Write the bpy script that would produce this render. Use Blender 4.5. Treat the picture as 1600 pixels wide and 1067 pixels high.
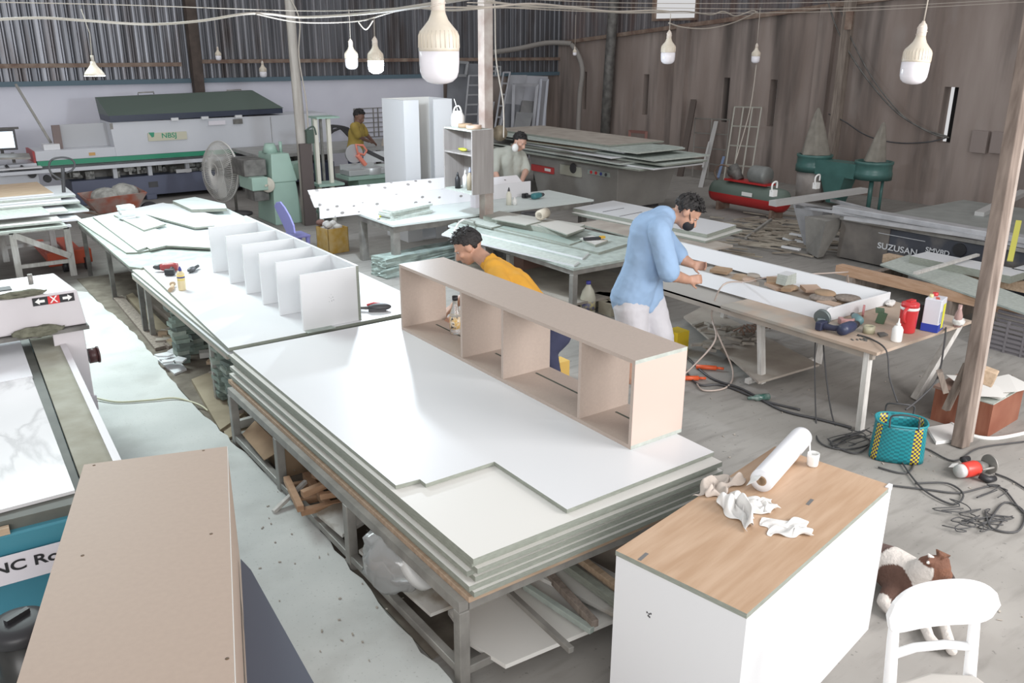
import bpy, bmesh, math, random
from mathutils import Vector, Matrix, Euler
random.seed(7)
PI = math.pi
for o in list(bpy.data.objects): bpy.data.objects.remove(o)
SC = bpy.context.scene
COL = SC.collection

# ------------------------------------------------------------------ camera
FPX, PITCH, ROLL, YAW, EYE = 1347.0, 0.3322, 0.0041, 0.6252, 2.15
def _cam_rows():
    cp, sp, cr, sr, cy, sy = math.cos(PITCH), math.sin(PITCH), math.cos(ROLL), math.sin(ROLL), math.cos(YAW), math.sin(YAW)
    R1 = Matrix(((1,0,0),(0,0,-1),(0,1,0)))
    Rp = Matrix(((1,0,0),(0,cp,-sp),(0,sp,cp)))
    Rr = Matrix(((cr,-sr,0),(sr,cr,0),(0,0,1)))
    Ry = Matrix(((cy,-sy,0),(sy,cy,0),(0,0,1)))      # hall axes -> camera heading
    return Rr @ Rp @ R1 @ Ry
ROWS = _cam_rows()
cam_data = bpy.data.cameras.new('camera'); cam = bpy.data.objects.new('camera', cam_data); COL.objects.link(cam)
right, down, fwd = Vector(ROWS[0]), Vector(ROWS[1]), Vector(ROWS[2])
M4 = Matrix((right, -down, -fwd)).transposed().to_4x4(); M4.translation = (0,0,EYE)
cam.matrix_world = M4
cam_data.sensor_width = 36; cam_data.lens = FPX/1600*36; cam_data.clip_start = .05; cam_data.clip_end = 200
SC.camera = cam
# measuring helpers: where a sight line of the survey camera meets a plane of the hall
def _ray(px, py): return right*((px-800)/FPX) + down*((py-533.5)/FPX) + fwd
def F(px, py, z=0.0):
    v = _ray(px, py); return v*((z-EYE)/v.z) + Vector((0,0,EYE))
def PX(px, py, x):
    v = _ray(px, py); return v*(x/v.x) + Vector((0,0,EYE))
def PY(px, py, y):
    v = _ray(px, py); return v*(y/v.y) + Vector((0,0,EYE))
def PD(px, py, d): return _ray(px, py)*d + Vector((0,0,EYE))

# ------------------------------------------------------------------ light
SC.view_settings.view_transform = 'Standard'; SC.view_settings.look = 'None'
SC.view_settings.gamma = 1; SC.view_settings.use_curve_mapping = False
SC.view_settings.exposure = 0.05
w = bpy.data.worlds.new('daylight'); SC.world = w; w.use_nodes = True
w.node_tree.nodes['Background'].inputs[0].default_value = (.99, 0.985, 1.0, 1)
w.node_tree.nodes['Background'].inputs[1].default_value = 0.64
def area(name, loc, aim, sx, sy, power, color):
    l = bpy.data.lights.new(name, 'AREA'); l.shape = 'RECTANGLE'; l.size = sx; l.size_y = sy
    l.energy = power; l.color = color
    o = bpy.data.objects.new(name, l); COL.objects.link(o); o.location = loc
    o.rotation_euler = (Vector(aim)-Vector(loc)).to_track_quat('-Z', 'Y').to_euler(); return o
area('roof_skylight', (.5, 9.6, 4.6), (.9, 6.9, .3), 2.6, 1.8, 108, (.84, .98, .98)).data.spread = 1.35
area('daylight_front_door', (4.6, -1.0, 2.2), (2.6, 1.3, .4), 2.2, 2.0, 200, (1.0, .97, .96))
area('front_fill_light', (-2.5, -4.5, 3.2), (4.5, 8.0, 1.0), 6.0, 3.0, 420, (1.0, .985, .98))  # added fill light behind the camera, lifts the upright faces

# ------------------------------------------------------------------ materials
_m = {}
def mat(key, col=(.5,.5,.5), rough=.6, metal=0.0, var=0.0, scale=6.0, col2=None, bump=0.0, stretch=(1,1,1), emit=0, alpha=1, spec=.5, trans=0, detail=4, sub=0):
    if key in _m: return _m[key]
    m = bpy.data.materials.new(key); m.use_nodes = True; nt = m.node_tree; b = nt.nodes['Principled BSDF']
    b.inputs['Roughness'].default_value = rough; b.inputs['Metallic'].default_value = metal
    b.inputs['Specular IOR Level'].default_value = spec
    if trans: b.inputs['Transmission Weight'].default_value = trans
    if alpha < 1: b.inputs['Alpha'].default_value = alpha
    c = (*col, 1)
    if emit:
        b.inputs['Emission Color'].default_value = c; b.inputs['Emission Strength'].default_value = emit
    if sub:
        b.inputs['Subsurface Weight'].default_value = sub; b.inputs['Subsurface Scale'].default_value = .02
    if var > 0 or col2 or bump:
        tc = nt.nodes.new('ShaderNodeTexCoord'); mp = nt.nodes.new('ShaderNodeMapping'); mp.inputs['Scale'].default_value = stretch
        nz = nt.nodes.new('ShaderNodeTexNoise'); nz.inputs['Scale'].default_value = scale; nz.inputs['Detail'].default_value = detail
        nt.links.new(tc.outputs['Object'], mp.inputs[0]); nt.links.new(mp.outputs[0], nz.inputs['Vector'])
        rp = nt.nodes.new('ShaderNodeValToRGB'); rp.color_ramp.elements[0].position = .35; rp.color_ramp.elements[1].position = .68
        if col2: a, bb = c, (*col2, 1)
        else:
            a = tuple(max(0, x*(1-var)) for x in col)+(1,); bb = tuple(min(1, x*(1+var)) for x in col)+(1,)
        rp.color_ramp.elements[0].color = a; rp.color_ramp.elements[1].color = bb
        nt.links.new(nz.outputs['Fac'], rp.inputs[0]); nt.links.new(rp.outputs[0], b.inputs['Base Color'])
        if bump:
            bp = nt.nodes.new('ShaderNodeBump'); bp.inputs['Strength'].default_value = bump; bp.inputs['Distance'].default_value = .02
            nt.links.new(nz.outputs['Fac'], bp.inputs['Height']); nt.links.new(bp.outputs[0], b.inputs['Normal'])
    else: b.inputs['Base Color'].default_value = c
    _m[key] = m; return m
def mix_noise(m, col, scale, lo, hi, stretch=(1,1,1), detail=6, fac=1.0):
    """lay a second patchy colour (stain, dust) over what the material already has"""
    nt = m.node_tree; b = nt.nodes['Principled BSDF']
    tc = nt.nodes.new('ShaderNodeTexCoord'); mp = nt.nodes.new('ShaderNodeMapping'); mp.inputs['Scale'].default_value = stretch
    nz = nt.nodes.new('ShaderNodeTexNoise'); nz.inputs['Scale'].default_value = scale; nz.inputs['Detail'].default_value = detail
    nt.links.new(tc.outputs['Object'], mp.inputs[0]); nt.links.new(mp.outputs[0], nz.inputs['Vector'])
    mr = nt.nodes.new('ShaderNodeMapRange'); mr.inputs[1].default_value = lo; mr.inputs[2].default_value = hi; mr.inputs[4].default_value = fac
    nt.links.new(nz.outputs['Fac'], mr.inputs[0])
    mx = nt.nodes.new('ShaderNodeMix'); mx.data_type = 'RGBA'
    nt.links.new(mr.outputs[0], mx.inputs[0]); mx.inputs[7].default_value = (*col, 1)
    bc = b.inputs['Base Color']
    if bc.links: nt.links.new(bc.links[0].from_socket, mx.inputs[6])
    else: mx.inputs[6].default_value = bc.default_value
    nt.links.new(mx.outputs[2], bc); return m

concrete = mat('concrete_floor', (.25,.238,.22), .75, var=.0, scale=1.3, col2=(.35,.335,.312), bump=.15, detail=9, spec=.25)
mix_noise(concrete, (.19,.18,.165), 3.5, .50, .72, (1,5,1), 10, .6)
mix_noise(concrete, (.12,.115,.11), 40, .66, .72, (1,1,1), 3, .6)
slabm = mat('concrete_slab', (.50,.515,.50), .8, scale=2.2, col2=(.60,.61,.59), bump=.2, detail=9, spec=.2)
mix_noise(slabm, (.34,.345,.33), 85, .62, .72, (1,1,1), 5, .7)
mix_noise(slabm, (.36,.36,.34), 3.0, .52, .75, (1,1,1), 9, .6)
wallm = mat('stained_render', (.25,.20,.175), .95, scale=1.1, col2=(.40,.34,.31), bump=.2, stretch=(1,1.6,.28), detail=7, spec=.1)
mix_noise(wallm, (.10,.088,.082), 2.6, .50, .70, (1,1,.10), 6, .85)
mix_noise(wallm, (.40,.37,.35), 3.1, .60, .80, (1,1,.5), 6, .35)
whitewall = mat('white_paint_wall', (.70,.71,.80), .9, scale=1.2, col2=(.78,.79,.87), spec=.1)
corr = mat('corrugated_steel', (.14,.145,.16), .36, .6, scale=2.2, col2=(.30,.305,.33), stretch=(4,4,.15), detail=6)
mix_noise(corr, (.10,.075,.065), 2.0, .50, .68, (2,2,.35), 6, .7)
corr_r = mat('corrugated_steel_brown', (.13,.12,.125), .6, .25, scale=2.2, col2=(.26,.25,.26), stretch=(4,4,.15), detail=6)
mix_noise(corr_r, (.14,.085,.07), 1.6, .45, .62, (2,2,.35), 6, .8)
white = mat('white_melamine', (.71,.72,.735), .34, spec=.45)
warmwhite = mat('cream_melamine', (.70,.69,.655), .4, spec=.4)
edge = mat('green_mdf_edge', (.27,.29,.25), .85, var=.12, scale=30, stretch=(1,1,8))
edge_l = mat('pale_green_mdf_edge', (.44,.475,.435), .85, var=.1, scale=30)
mdf_gr = mat('green_grey_mdf', (.37,.42,.385), .8, var=.15, scale=14)
beige = mat('beige_melamine', (.43,.355,.305), .45, var=.03, scale=90, spec=.4)
beige_l = mat('pale_pink_melamine', (.60,.475,.415), .45, spec=.4)
steel_g = mat('painted_grey_steel', (.29,.28,.26), .5, .3, var=.2, scale=9)
steel_gd = mat('dirty_steel', (.17,.165,.155), .6, .35, var=.3, scale=9)
rust = mat('rusty_steel', (.20,.13,.10), .8, .2, scale=8, col2=(.33,.26,.21))
woodm = mat('raw_timber', (.42,.31,.21), .8, scale=7, col2=(.55,.42,.30), stretch=(1,8,8))
woodd = mat('weathered_timber', (.19,.155,.13), .9, scale=6, col2=(.32,.27,.23), stretch=(8,8,.6))
woodw = mat('whitewashed_timber', (.52,.50,.47), .85, scale=7, col2=(.66,.65,.62), stretch=(6,6,1))
plyd = mat('dusty_plywood', (.33,.29,.25), .85, scale=5, col2=(.43,.39,.34))
black = mat('black_plastic', (.025,.025,.028), .45)
dark = mat('dark_grey_metal', (.09,.09,.095), .5, .4, var=.2)
rubber = mat('black_cable', (.06,.06,.062), .6)
redp = mat('red_plastic', (.62,.045,.05), .3)
plastic_w = mat('white_plastic', (.82,.82,.80), .35, sub=.0)
skin = mat('skin', (.50,.285,.20), .5, var=.08, scale=20)
hairm = mat('black_hair', (.018,.016,.016), .6, bump=.6, var=.2, scale=60)
glass = mat('clear_glass', (.9,.95,.93), .05, trans=1.0)
film = mat('clear_film', (.88,.9,.9), .12, trans=.75, spec=.7)

# ------------------------------------------------------------------ mesh builder
class B:
    def __init__(s): s.bm = bmesh.new()
    def box(s, x0, y0, z0, x1, y1, z1, mi=0):
        vs = [s.bm.verts.new(p) for p in ((x0,y0,z0),(x1,y0,z0),(x1,y1,z0),(x0,y1,z0),(x0,y0,z1),(x1,y0,z1),(x1,y1,z1),(x0,y1,z1))]
        for f in ((0,3,2,1),(4,5,6,7),(0,1,5,4),(1,2,6,5),(2,3,7,6),(3,0,4,7)):
            s.bm.faces.new([vs[i] for i in f]).material_index = mi
        return s
    def ob(s, c, size, rz=0, rx=0, ry=0, mi=0):
        n = len(s.bm.verts); a, b, d = size[0]/2, size[1]/2, size[2]/2
        s.box(-a,-b,-d,a,b,d,mi); s.bm.verts.ensure_lookup_table()
        R = Euler((rx,ry,rz)).to_matrix()
        for v in s.bm.verts[n:]: v.co = R @ v.co + Vector(c)
        return s
    def top(s, mi_top=0, mi_side=1):
        """faces looking up or down carry the face material, the cut edges the other"""
        s.bm.normal_update()
        for f in s.bm.faces: f.material_index = mi_top if abs(f.normal.z) > .7 else mi_side
        return s
    def hexa(s, pts, mi=0):
        vs = [s.bm.verts.new(p) for p in pts]
        for f in ((0,3,2,1),(4,5,6,7),(0,1,5,4),(1,2,6,5),(2,3,7,6),(3,0,4,7)): s.bm.faces.new([vs[i] for i in f]).material_index = mi
        return s
    def poly(s, pts, z0, z1, mi=0):
        a = [s.bm.verts.new((p[0],p[1],z0)) for p in pts]; b = [s.bm.verts.new((p[0],p[1],z1)) for p in pts]
        n = len(pts)
        s.bm.faces.new(a[::-1]).material_index = mi; s.bm.faces.new(b).material_index = mi
        for i in range(n): s.bm.faces.new((a[i],a[(i+1)%n],b[(i+1)%n],b[i])).material_index = mi
        return s
    def plate(s, pts, nrm, t, mi=0):
        """flat outline (3-D points) thickened along nrm"""
        nrm = Vector(nrm).normalized()*t
        a = [s.bm.verts.new(p) for p in pts]; b = [s.bm.verts.new(Vector(p)+nrm) for p in pts]; n = len(pts)
        s.bm.faces.new(a[::-1]).material_index = mi; s.bm.faces.new(b).material_index = mi
        for i in range(n): s.bm.faces.new((a[i],a[(i+1)%n],b[(i+1)%n],b[i])).material_index = mi
        return s
    def bar(s, p0, p1, w, h=None, mi=0):
        h = h or w; p0, p1 = Vector(p0), Vector(p1); d = (p1-p0).normalized()
        up = Vector((0,0,1)) if abs(d.z) < .95 else Vector((0,1,0))
        a = d.cross(up).normalized()*w/2; b = a.cross(d).normalized()*h/2
        return s.hexa([p0-a-b,p0+a-b,p1+a-b,p1-a-b,p0-a+b,p0+a+b,p1+a+b,p1-a+b], mi)
    def cyl(s, p0, p1, r0, r1=None, n=16, mi=0, cap=True):
        r1 = r0 if r1 is None else r1; p0, p1 = Vector(p0), Vector(p1); d = (p1-p0).normalized()
        up = Vector((0,0,1)) if abs(d.z) < .95 else Vector((1,0,0))
        a = d.cross(up).normalized(); b = d.cross(a).normalized(); A, C = [], []
        for i in range(n):
            t = 2*PI*i/n; q = a*math.cos(t)+b*math.sin(t)
            A.append(s.bm.verts.new(p0+q*r0)); C.append(s.bm.verts.new(p1+q*r1))
        for i in range(n):
            f = s.bm.faces.new((A[i],A[(i+1)%n],C[(i+1)%n],C[i])); f.smooth = True; f.material_index = mi
        if cap:
            s.bm.faces.new(A[::-1]).material_index = mi; s.bm.faces.new(C).material_index = mi
        return s
    def tube(s, pts, r, n=8, closed=False, mi=0):
        pts = [Vector(p) for p in pts]; N = len(pts); rings = []; a = None
        for i, p in enumerate(pts):
            if closed: d = (pts[(i+1)%N]-pts[i-1]).normalized()
            else: d = (pts[min(i+1,N-1)]-pts[max(i-1,0)]).normalized()
            if a is None:
                up = Vector((0,0,1)) if abs(d.z) < .9 else Vector((1,0,0)); a = d.cross(up).normalized()
            else:
                a = a - d*a.dot(d); a = a.normalized() if a.length > 1e-6 else d.orthogonal().normalized()
            b = d.cross(a); rr = r[i] if isinstance(r, (list,tuple)) else r
            rings.append([s.bm.verts.new(p+(a*math.cos(2*PI*k/n)+b*math.sin(2*PI*k/n))*rr) for k in range(n)])
        for i in range(N if closed else N-1):
            A, C = rings[i], rings[(i+1)%N]
            for k in range(n):
                f = s.bm.faces.new((A[k],A[(k+1)%n],C[(k+1)%n],C[k])); f.smooth = True; f.material_index = mi
        if not closed:
            s.bm.faces.new(rings[0][::-1]).material_index = mi; s.bm.faces.new(rings[-1]).material_index = mi
        return s
    def lathe(s, prof, c=(0,0,0), n=24, mi=0, axis=None):
        c = Vector(c); R = Matrix.Identity(3)
        if axis is not None: R = Vector((0,0,1)).rotation_difference(Vector(axis).normalized()).to_matrix()
        rings = [[s.bm.verts.new(c+R@Vector((r*math.cos(2*PI*k/n), r*math.sin(2*PI*k/n), z))) for k in range(n)] for r, z in prof]
        for A, C in zip(rings, rings[1:]):
            for k in range(n):
                f = s.bm.faces.new((A[k],A[(k+1)%n],C[(k+1)%n],C[k])); f.smooth = True; f.material_index = mi
        if prof[0][0] > 1e-4: s.bm.faces.new(rings[0][::-1]).material_index = mi
        if prof[-1][0] > 1e-4: s.bm.faces.new(rings[-1]).material_index = mi
        return s
    def ell(s, c, r, rz=0, rx=0, ry=0, mi=0, sub=3):
        n = len(s.bm.verts); k = bmesh.ops.create_icosphere(s.bm, subdivisions=sub, radius=1)
        R = Euler((rx,ry,rz)).to_matrix(); r = (r,r,r) if not isinstance(r,(tuple,list)) else r
        for v in k['verts']:
            v.co = R @ Vector((v.co.x*r[0], v.co.y*r[1], v.co.z*r[2])) + Vector(c)
            for f in v.link_faces: f.smooth = True; f.material_index = mi
        return s
    def capsule(s, p0, p1, r0, r1):
        for p, r in ((p0,r0),(p1,r1)):
            k = bmesh.ops.create_icosphere(s.bm, subdivisions=2, radius=r)
            for v in k['verts']: v.co += Vector(p)
        if (Vector(p1)-Vector(p0)).length > 1e-4: s.cyl(p0, p1, r0, r1, 20)
        return s
    def jitter(s, a, seed=1):
        r = random.Random(seed)
        for v in s.bm.verts: v.co += Vector((r.uniform(-a,a), r.uniform(-a,a), r.uniform(-a,a)))
        return s
    def mesh(s, name, mats):
        bmesh.ops.recalc_face_normals(s.bm, faces=s.bm.faces)
        me = bpy.data.meshes.new(name); s.bm.to_mesh(me); s.bm.free()
        for m in (mats if isinstance(mats,(list,tuple)) else [mats]): me.materials.append(m)
        return me
    def done(s, name, mats, parent=None, bevel=0, loc=None, rz=None, sol=0, subd=0):
        o = bpy.data.objects.new(name, s.mesh(name, mats)); COL.objects.link(o)
        if parent: o.parent = parent
        if loc: o.location = loc
        if rz is not None: o.rotation_euler[2] = rz
        if sol: md = o.modifiers.new('thick','SOLIDIFY'); md.thickness = sol
        if subd: md = o.modifiers.new('sub','SUBSURF'); md.levels = md.render_levels = subd
        if bevel: md = o.modifiers.new('bevel','BEVEL'); md.width = bevel; md.segments = 2; md.limit_method = 'ANGLE'
        return o
def tag(o, label, cat, group=None, kind=None):
    o['label'] = label; o['category'] = cat
    if group: o['group'] = group
    if kind: o['kind'] = kind
    return o
def root(name, loc, label, cat, group=None, rz=0):
    o = bpy.data.objects.new(name, None); COL.objects.link(o); o.location = loc; o.rotation_euler[2] = rz; o.empty_display_size = .1
    return tag(o, label, cat, group)
def struct(name, b, mats):
    o = b.done(name, mats); o['kind'] = 'structure'; return o
def dup(o, loc, rz=None, label=None, rot=None):
    r = o.copy(); COL.objects.link(r); r.location = loc
    if rz is not None: r.rotation_euler[2] = rz
    if rot is not None: r.rotation_euler = rot
    if label: r['label'] = label
    for ch in list(o.children):
        c = ch.copy(); COL.objects.link(c); c.parent = r
        for g in list(ch.children):
            d = g.copy(); COL.objects.link(d); d.parent = c
    return r
def text(body, size, m, name, parent=None, mw=None, depth=.0006, bold=False, sx=1.0, align='CENTER'):
    cu = bpy.data.curves.new(name, 'FONT'); cu.body = body; cu.size = size; cu.extrude = depth; cu.align_x = align; cu.align_y = 'CENTER'
    if bold: cu.offset = size*.018
    t = bpy.data.objects.new(name, cu); COL.objects.link(t); bpy.context.view_layer.update()
    me = bpy.data.meshes.new_from_object(t.evaluated_get(bpy.context.evaluated_depsgraph_get()))
    bpy.data.objects.remove(t); me.materials.clear(); me.materials.append(m)
    for v in me.vertices: v.co.x *= sx
    o = bpy.data.objects.new(name, me); COL.objects.link(o)
    if parent: o.parent = parent
    if mw is not None: o.matrix_local = mw
    return o
def face_mw(loc, xdir, ydir):
    x = Vector(xdir).normalized(); y = Vector(ydir).normalized(); z = x.cross(y)
    m = Matrix((x,y,z)).transposed().to_4x4(); m.translation = loc; return m
FACE_NX = lambda loc: face_mw(loc, (0,-1,0), (0,0,1))    # readable on a face that looks along -X
FACE_NY = lambda loc: face_mw(loc, (1,0,0), (0,0,1))     # readable on a face that looks along -Y
def spline(pts, n=8):
    pts = [Vector(p) for p in pts]; out = []
    P = [pts[0]]+pts+[pts[-1]]
    for i in range(1, len(P)-2):
        for k in range(n):
            t = k/n; a,b,c,d = P[i-1],P[i],P[i+1],P[i+2]
            out.append(.5*((2*b)+(c-a)*t+(2*a-5*b+4*c-d)*t*t+(3*b-a-3*c+d)*t*t*t))
    out.append(pts[-1]); return out
NTH = ['first','second','third','fourth','fifth','sixth','seventh','eighth','ninth','tenth','eleventh','twelfth','thirteenth','fourteenth','fifteenth','sixteenth','seventeenth','eighteenth','nineteenth','twentieth']
ORD = ['lowest','second lowest','third from the bottom','fourth from the bottom','fifth from the bottom','sixth from the bottom','seventh from the bottom','eighth from the bottom','ninth from the bottom','tenth from the bottom','eleventh from the bottom','twelfth from the bottom']

# ------------------------------------------------------------------ the hall
b = B(); b.box(-6,-4,-.2, 12.1,15.1,-.0); struct('floor', b, concrete)
# raised slab of the left aisle with a broken edge
b = B(); r = random.Random(3); pts = [(-6,-4),(1.24,-4)]
y = -3.8
while y < 8.3:
    pts.append((1.24 + (.06 if y > 2 else 0) + r.uniform(-.012,.010) + .025*math.sin(y*2.1), y)); y += .09
pts += [(1.2,8.35),(-6,8.35)]
b.poly(pts, .001, .035); struct('floor_slab', b, slabm)
b = B(); b.box(-6,15,0, 9.15,15.12,1.56,0); b.box(9.15,15,0,12.18,15.12,1.56,1); struct('wall_back', b, [whitewall, wallm])
def corrugated(name, fixed, a0, a1, z0, z1, axis, m, hole=None, period=.125, amp=.014):
    b = B(); n = int((a1-a0)/period*6)
    zs = sorted(set([z0,z1]+([hole[2],hole[3]] if hole else [])))
    rows = []
    for z in zs:
        row = []
        for i in range(n+1):
            a = a0+(a1-a0)*i/n; d = amp*(1 if (i%6) in (0,1) else -1)*(1 if (i%6) != 3 else .8)
            row.append(b.bm.verts.new((a, fixed+d, z) if axis == 'x' else (fixed+d, a, z)))
        rows.append(row)
    for j in range(len(zs)-1):
        for i in range(n):
            am = a0+(a1-a0)*(i+.5)/n; zm = (zs[j]+zs[j+1])/2
            if hole and hole[0] < am < hole[1] and hole[2] < zm < hole[3]: continue
            b.bm.faces.new((rows[j][i],rows[j][i+1],rows[j+1][i+1],rows[j+1][i]))
    o = struct(name, b, m); md = o.modifiers.new('t','SOLIDIFY'); md.thickness = .004; return o
corrugated('wall_back_cladding', 15.05, -6, 12.3, 1.54, 5.2, 'x', corr)
corrugated('wall_right_cladding', 12.1, -4, 15.1, 1.9, 5.2, 'y', corr_r, hole=(11.22,12.25,2.60,3.6))
# rendered wall with narrow slit openings, its top rising towards the front
SL = [(14.1,.10),(12.32,.14),(10.36,.13),(9.38,.13),(6.42,.20)]
def wtop(y): return 2.16 + (14.9-y)*.083
b = B(); cuts = [15.0]
for y,wd in SL: cuts += [y+wd/2, y-wd/2]
cuts.append(-4.0)
for i in range(0, len(cuts), 2):
    y1, y0 = cuts[i], cuts[i+1]
    b.hexa([(12,y0,0),(12.18,y0,0),(12.18,y1,0),(12,y1,0),(12,y0,wtop(y0)),(12.18,y0,wtop(y0)),(12.18,y1,wtop(y1)),(12,y1,wtop(y1))])
for y,wd in SL:
    y0,y1 = y-wd/2, y+wd/2
    b.box(12,y0,0,12.18,y1,.88)
    b.hexa([(12,y0,1.62),(12.18,y0,1.62),(12.18,y1,1.62),(12,y1,1.62),(12,y0,wtop(y0)),(12.18,y0,wtop(y0)),(12.18,y1,wtop(y1)),(12,y1,wtop(y1))])
struct('wall_right', b, wallm)
for i,(y,wd) in enumerate(SL):
    b = B(); b.box(12.14,y-wd/2+.0,.88,12.16,y+wd/2-(.012 if i < 4 else .07),1.62); 
    struct('window_%d' % (i+1), b, mat('slit_depth_black', (.012,.011,.011), .9))  # black panel colours in the dark depth of each slit
b = B(); b.box(12.03,11.2,2.56,12.09,12.3,2.60); b.box(12.03,11.2,2.6,12.09,11.24,3.6); b.box(12.03,12.24,2.6,12.09,12.3,3.6)
struct('window_6', b, rust)
blue_trim = mat('blue_grey_flashing', (.11,.17,.21), .6)
b = B(); b.box(-6,14.94,1.53,12,15.0,1.60); struct('trim_1', b, blue_trim)
b = B(); b.box(-6,14.93,1.79,4.2,14.99,1.85); b.box(4.5,14.93,1.83,12,14.99,1.89); b.box(-6,14.93,3.2,12,14.99,3.26); struct('trim_2', b, rust)
b = B(); b.hexa([(11.94,-4,wtop(-4)-.02),(12.0,-4,wtop(-4)-.02),(12.0,15,wtop(15)-.02),(11.94,15,wtop(15)-.02),(11.94,-4,wtop(-4)+.05),(12.0,-4,wtop(-4)+.05),(12.0,15,wtop(15)+.05),(11.94,15,wtop(15)+.05)])
struct('trim_3', b, rust)
b = B()
for y in (11.4, 8.45, 3.0): b.box(11.9,y-.13,0,12.0,y+.13,wtop(y))
struct('trim_4', b, wallm)
# columns
def column(name, x, y, top, w, m, label, cat='column'):
    b = B(); b.box(x-w/2,y-w/2,0,x+w/2,y+w/2,top)
    return tag(b.done(name, m, bevel=.006), label, cat)
column('steel_column', 4.4, 14.85, 4.6, .16, mat('dark_brown_steel', (.085,.065,.055), .8, var=.3, scale=5), 'brown steel column against the back wall behind the edge banding machine')
column('timber_column', 8.15, 11.8-.0 if False else 8.15, 4.6, .1, woodd, 'x') if False else None
p = PX(1300,240,11.8); column('timber_post', p.x, p.y, 4.8, .13, woodd, 'dark timber post against the stained right wall beside the dust collector')
p = PX(950,205,11.85); b = B(); b.tube([(p.x,p.y+.1,0),(p.x,p.y+.05,1.5),(p.x,p.y-.12,4.8)], .1, 12)
tag(b.done('round_post', steel_gd), 'pale round post leaning slightly by the narrow slit at the far end of right wall', 'post')
# ------------------------------------------------------------------ main workbench in the middle
def legframe(t, x0, x1, ys, ztop, w=.042, m=None, rail=.05, toprail=True, inner=True):
    m = m or steel_g
    for y in ys:
        for x in (x0, x1):
            b = B(); b.box(x, y-w/2, 0, x+w, y+w/2, ztop-.0405); b.done('leg', m, t, bevel=.003)
    if rail:
        for x in (x0, x1):
            b = B(); b.box(x+.004, ys[0], rail, x+w-.004, ys[-1], rail+w*.8); b.done('stretcher', m, t, bevel=.003)
        for y in ys[::max(1,len(ys)-1)]:
            b = B(); b.box(x0+w, y-w*.4, rail, x1, y+w*.4, rail+w*.8); b.done('stretcher', m, t, bevel=.003)
    if toprail:
        b = B()
        for x in (x0, x1): b.box(x+.002, ys[0]-.015, ztop-.04, x+w-.002, ys[-1]+.015, ztop)
        for y in ys: b.box(x0+w, y-w/2+.002, ztop-.04, x1, y+w/2-.002, ztop)
        b.done('top_frame', m, t)
t = root('workbench', (1.3,2.1,0), 'long steel workbench in the middle carrying a thick pile of white sheets', 'workbench')
legframe(t, 0.0, 1.2, [.02,.9,1.69,2.36], .36)
b = B(); b.box(.03,-.015,.36,1.26,2.44,.382); b.done('tabletop', mat('brown_bench_board', (.34,.24,.165), .8, scale=7, col2=(.44,.33,.24), stretch=(1,8,8)), t, bevel=.002)
MAIN = []
zs = [.382+.0218*i for i in range(8)]; zs[7] = .535
offs = [(0,.0,1.22,2.44),(-.012,.012,1.22,2.43),(.018,.02,1.2,2.42),(-.006,.035,1.22,2.4),(.014,.0,1.215,2.43),(.004,.018,1.21,2.42),(-.002,0,1.222,2.44)]
for i in range(7):
    ox, oy, sx, sy = offs[i]
    b = B(); b.box(0,0,0,sx,sy,zs[i+1]-zs[i]-.0012); b.top()
    o = b.done('board_sheet', [warmwhite, edge], loc=(1.345+ox, 2.075+oy, zs[i]))
    tag(o, 'cream sheet in the big pile on the middle workbench, %s' % (['lowest of the pile','second lowest','third lowest','fourth lowest','fifth lowest','sixth lowest','just under the notched white sheet'][i]), 'board', 'large sheets piled on the middle workbench')
b = B(); b.poly([(1.365,4.51),(1.36,2.64),(1.46,2.63),(1.46,2.585),(1.78,2.585),(1.78,2.12),(2.575,2.13),(2.60,4.5)], .536, .553); b.top()
tag(b.done('board_sheet', [white, edge]), 'topmost white sheet on the middle workbench, with a stepped notch cut out', 'board', 'large sheets piled on the middle workbench')

# open compartment carcass standing on the pile
t = root('cabinet_carcass', (2.305,2.345,.5535), 'long beige open cabinet carcass with four bays standing on the white sheets', 'cabinet')
L, D, Hc, T = 1.965, .30, .395, .017
bm_ = [beige, edge_l]
b = B(); b.box(0,0,Hc-T,D,L,Hc); b.top(0,0)
b.bm.normal_update()
for f in b.bm.faces:
    if f.normal.y < -.7: f.material_index = 1
b.done('top_panel', bm_, t)
b = B(); b.box(0,.0,0,D,L,T)
b.bm.normal_update()
for f in b.bm.faces:
    if f.normal.y < -.7: f.material_index = 1
b.done('bottom_panel', bm_, t)
b = B(); b.box(0,0,T,D,T,Hc-T)
b.bm.normal_update()
for f in b.bm.faces:
    if f.normal.y < -.7: f.material_index = 1
tag_ = b.done('end_panel', [beige, beige_l], t); tag_['label'] = 'pale pink outer face'
b = B(); b.box(0,L-T,T,D,L,Hc-T); b.done('end_panel', beige, t)
for yv in (3.655, 3.28, 2.69):
    b = B(); b.box(.003,yv-2.345-T/2,T,D-.003,yv-2.345+T/2,Hc-T); b.done('divider', beige, t)
b = B()
for y0,y1 in ((.05,.30),(.40,.90),(.98,1.26),(1.36,1.88)): b.box(.183,y0,T,.193,y1,T+.0012)
b.done('groove', mat('groove_dark_green', (.07,.085,.07), .8), t)

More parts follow.
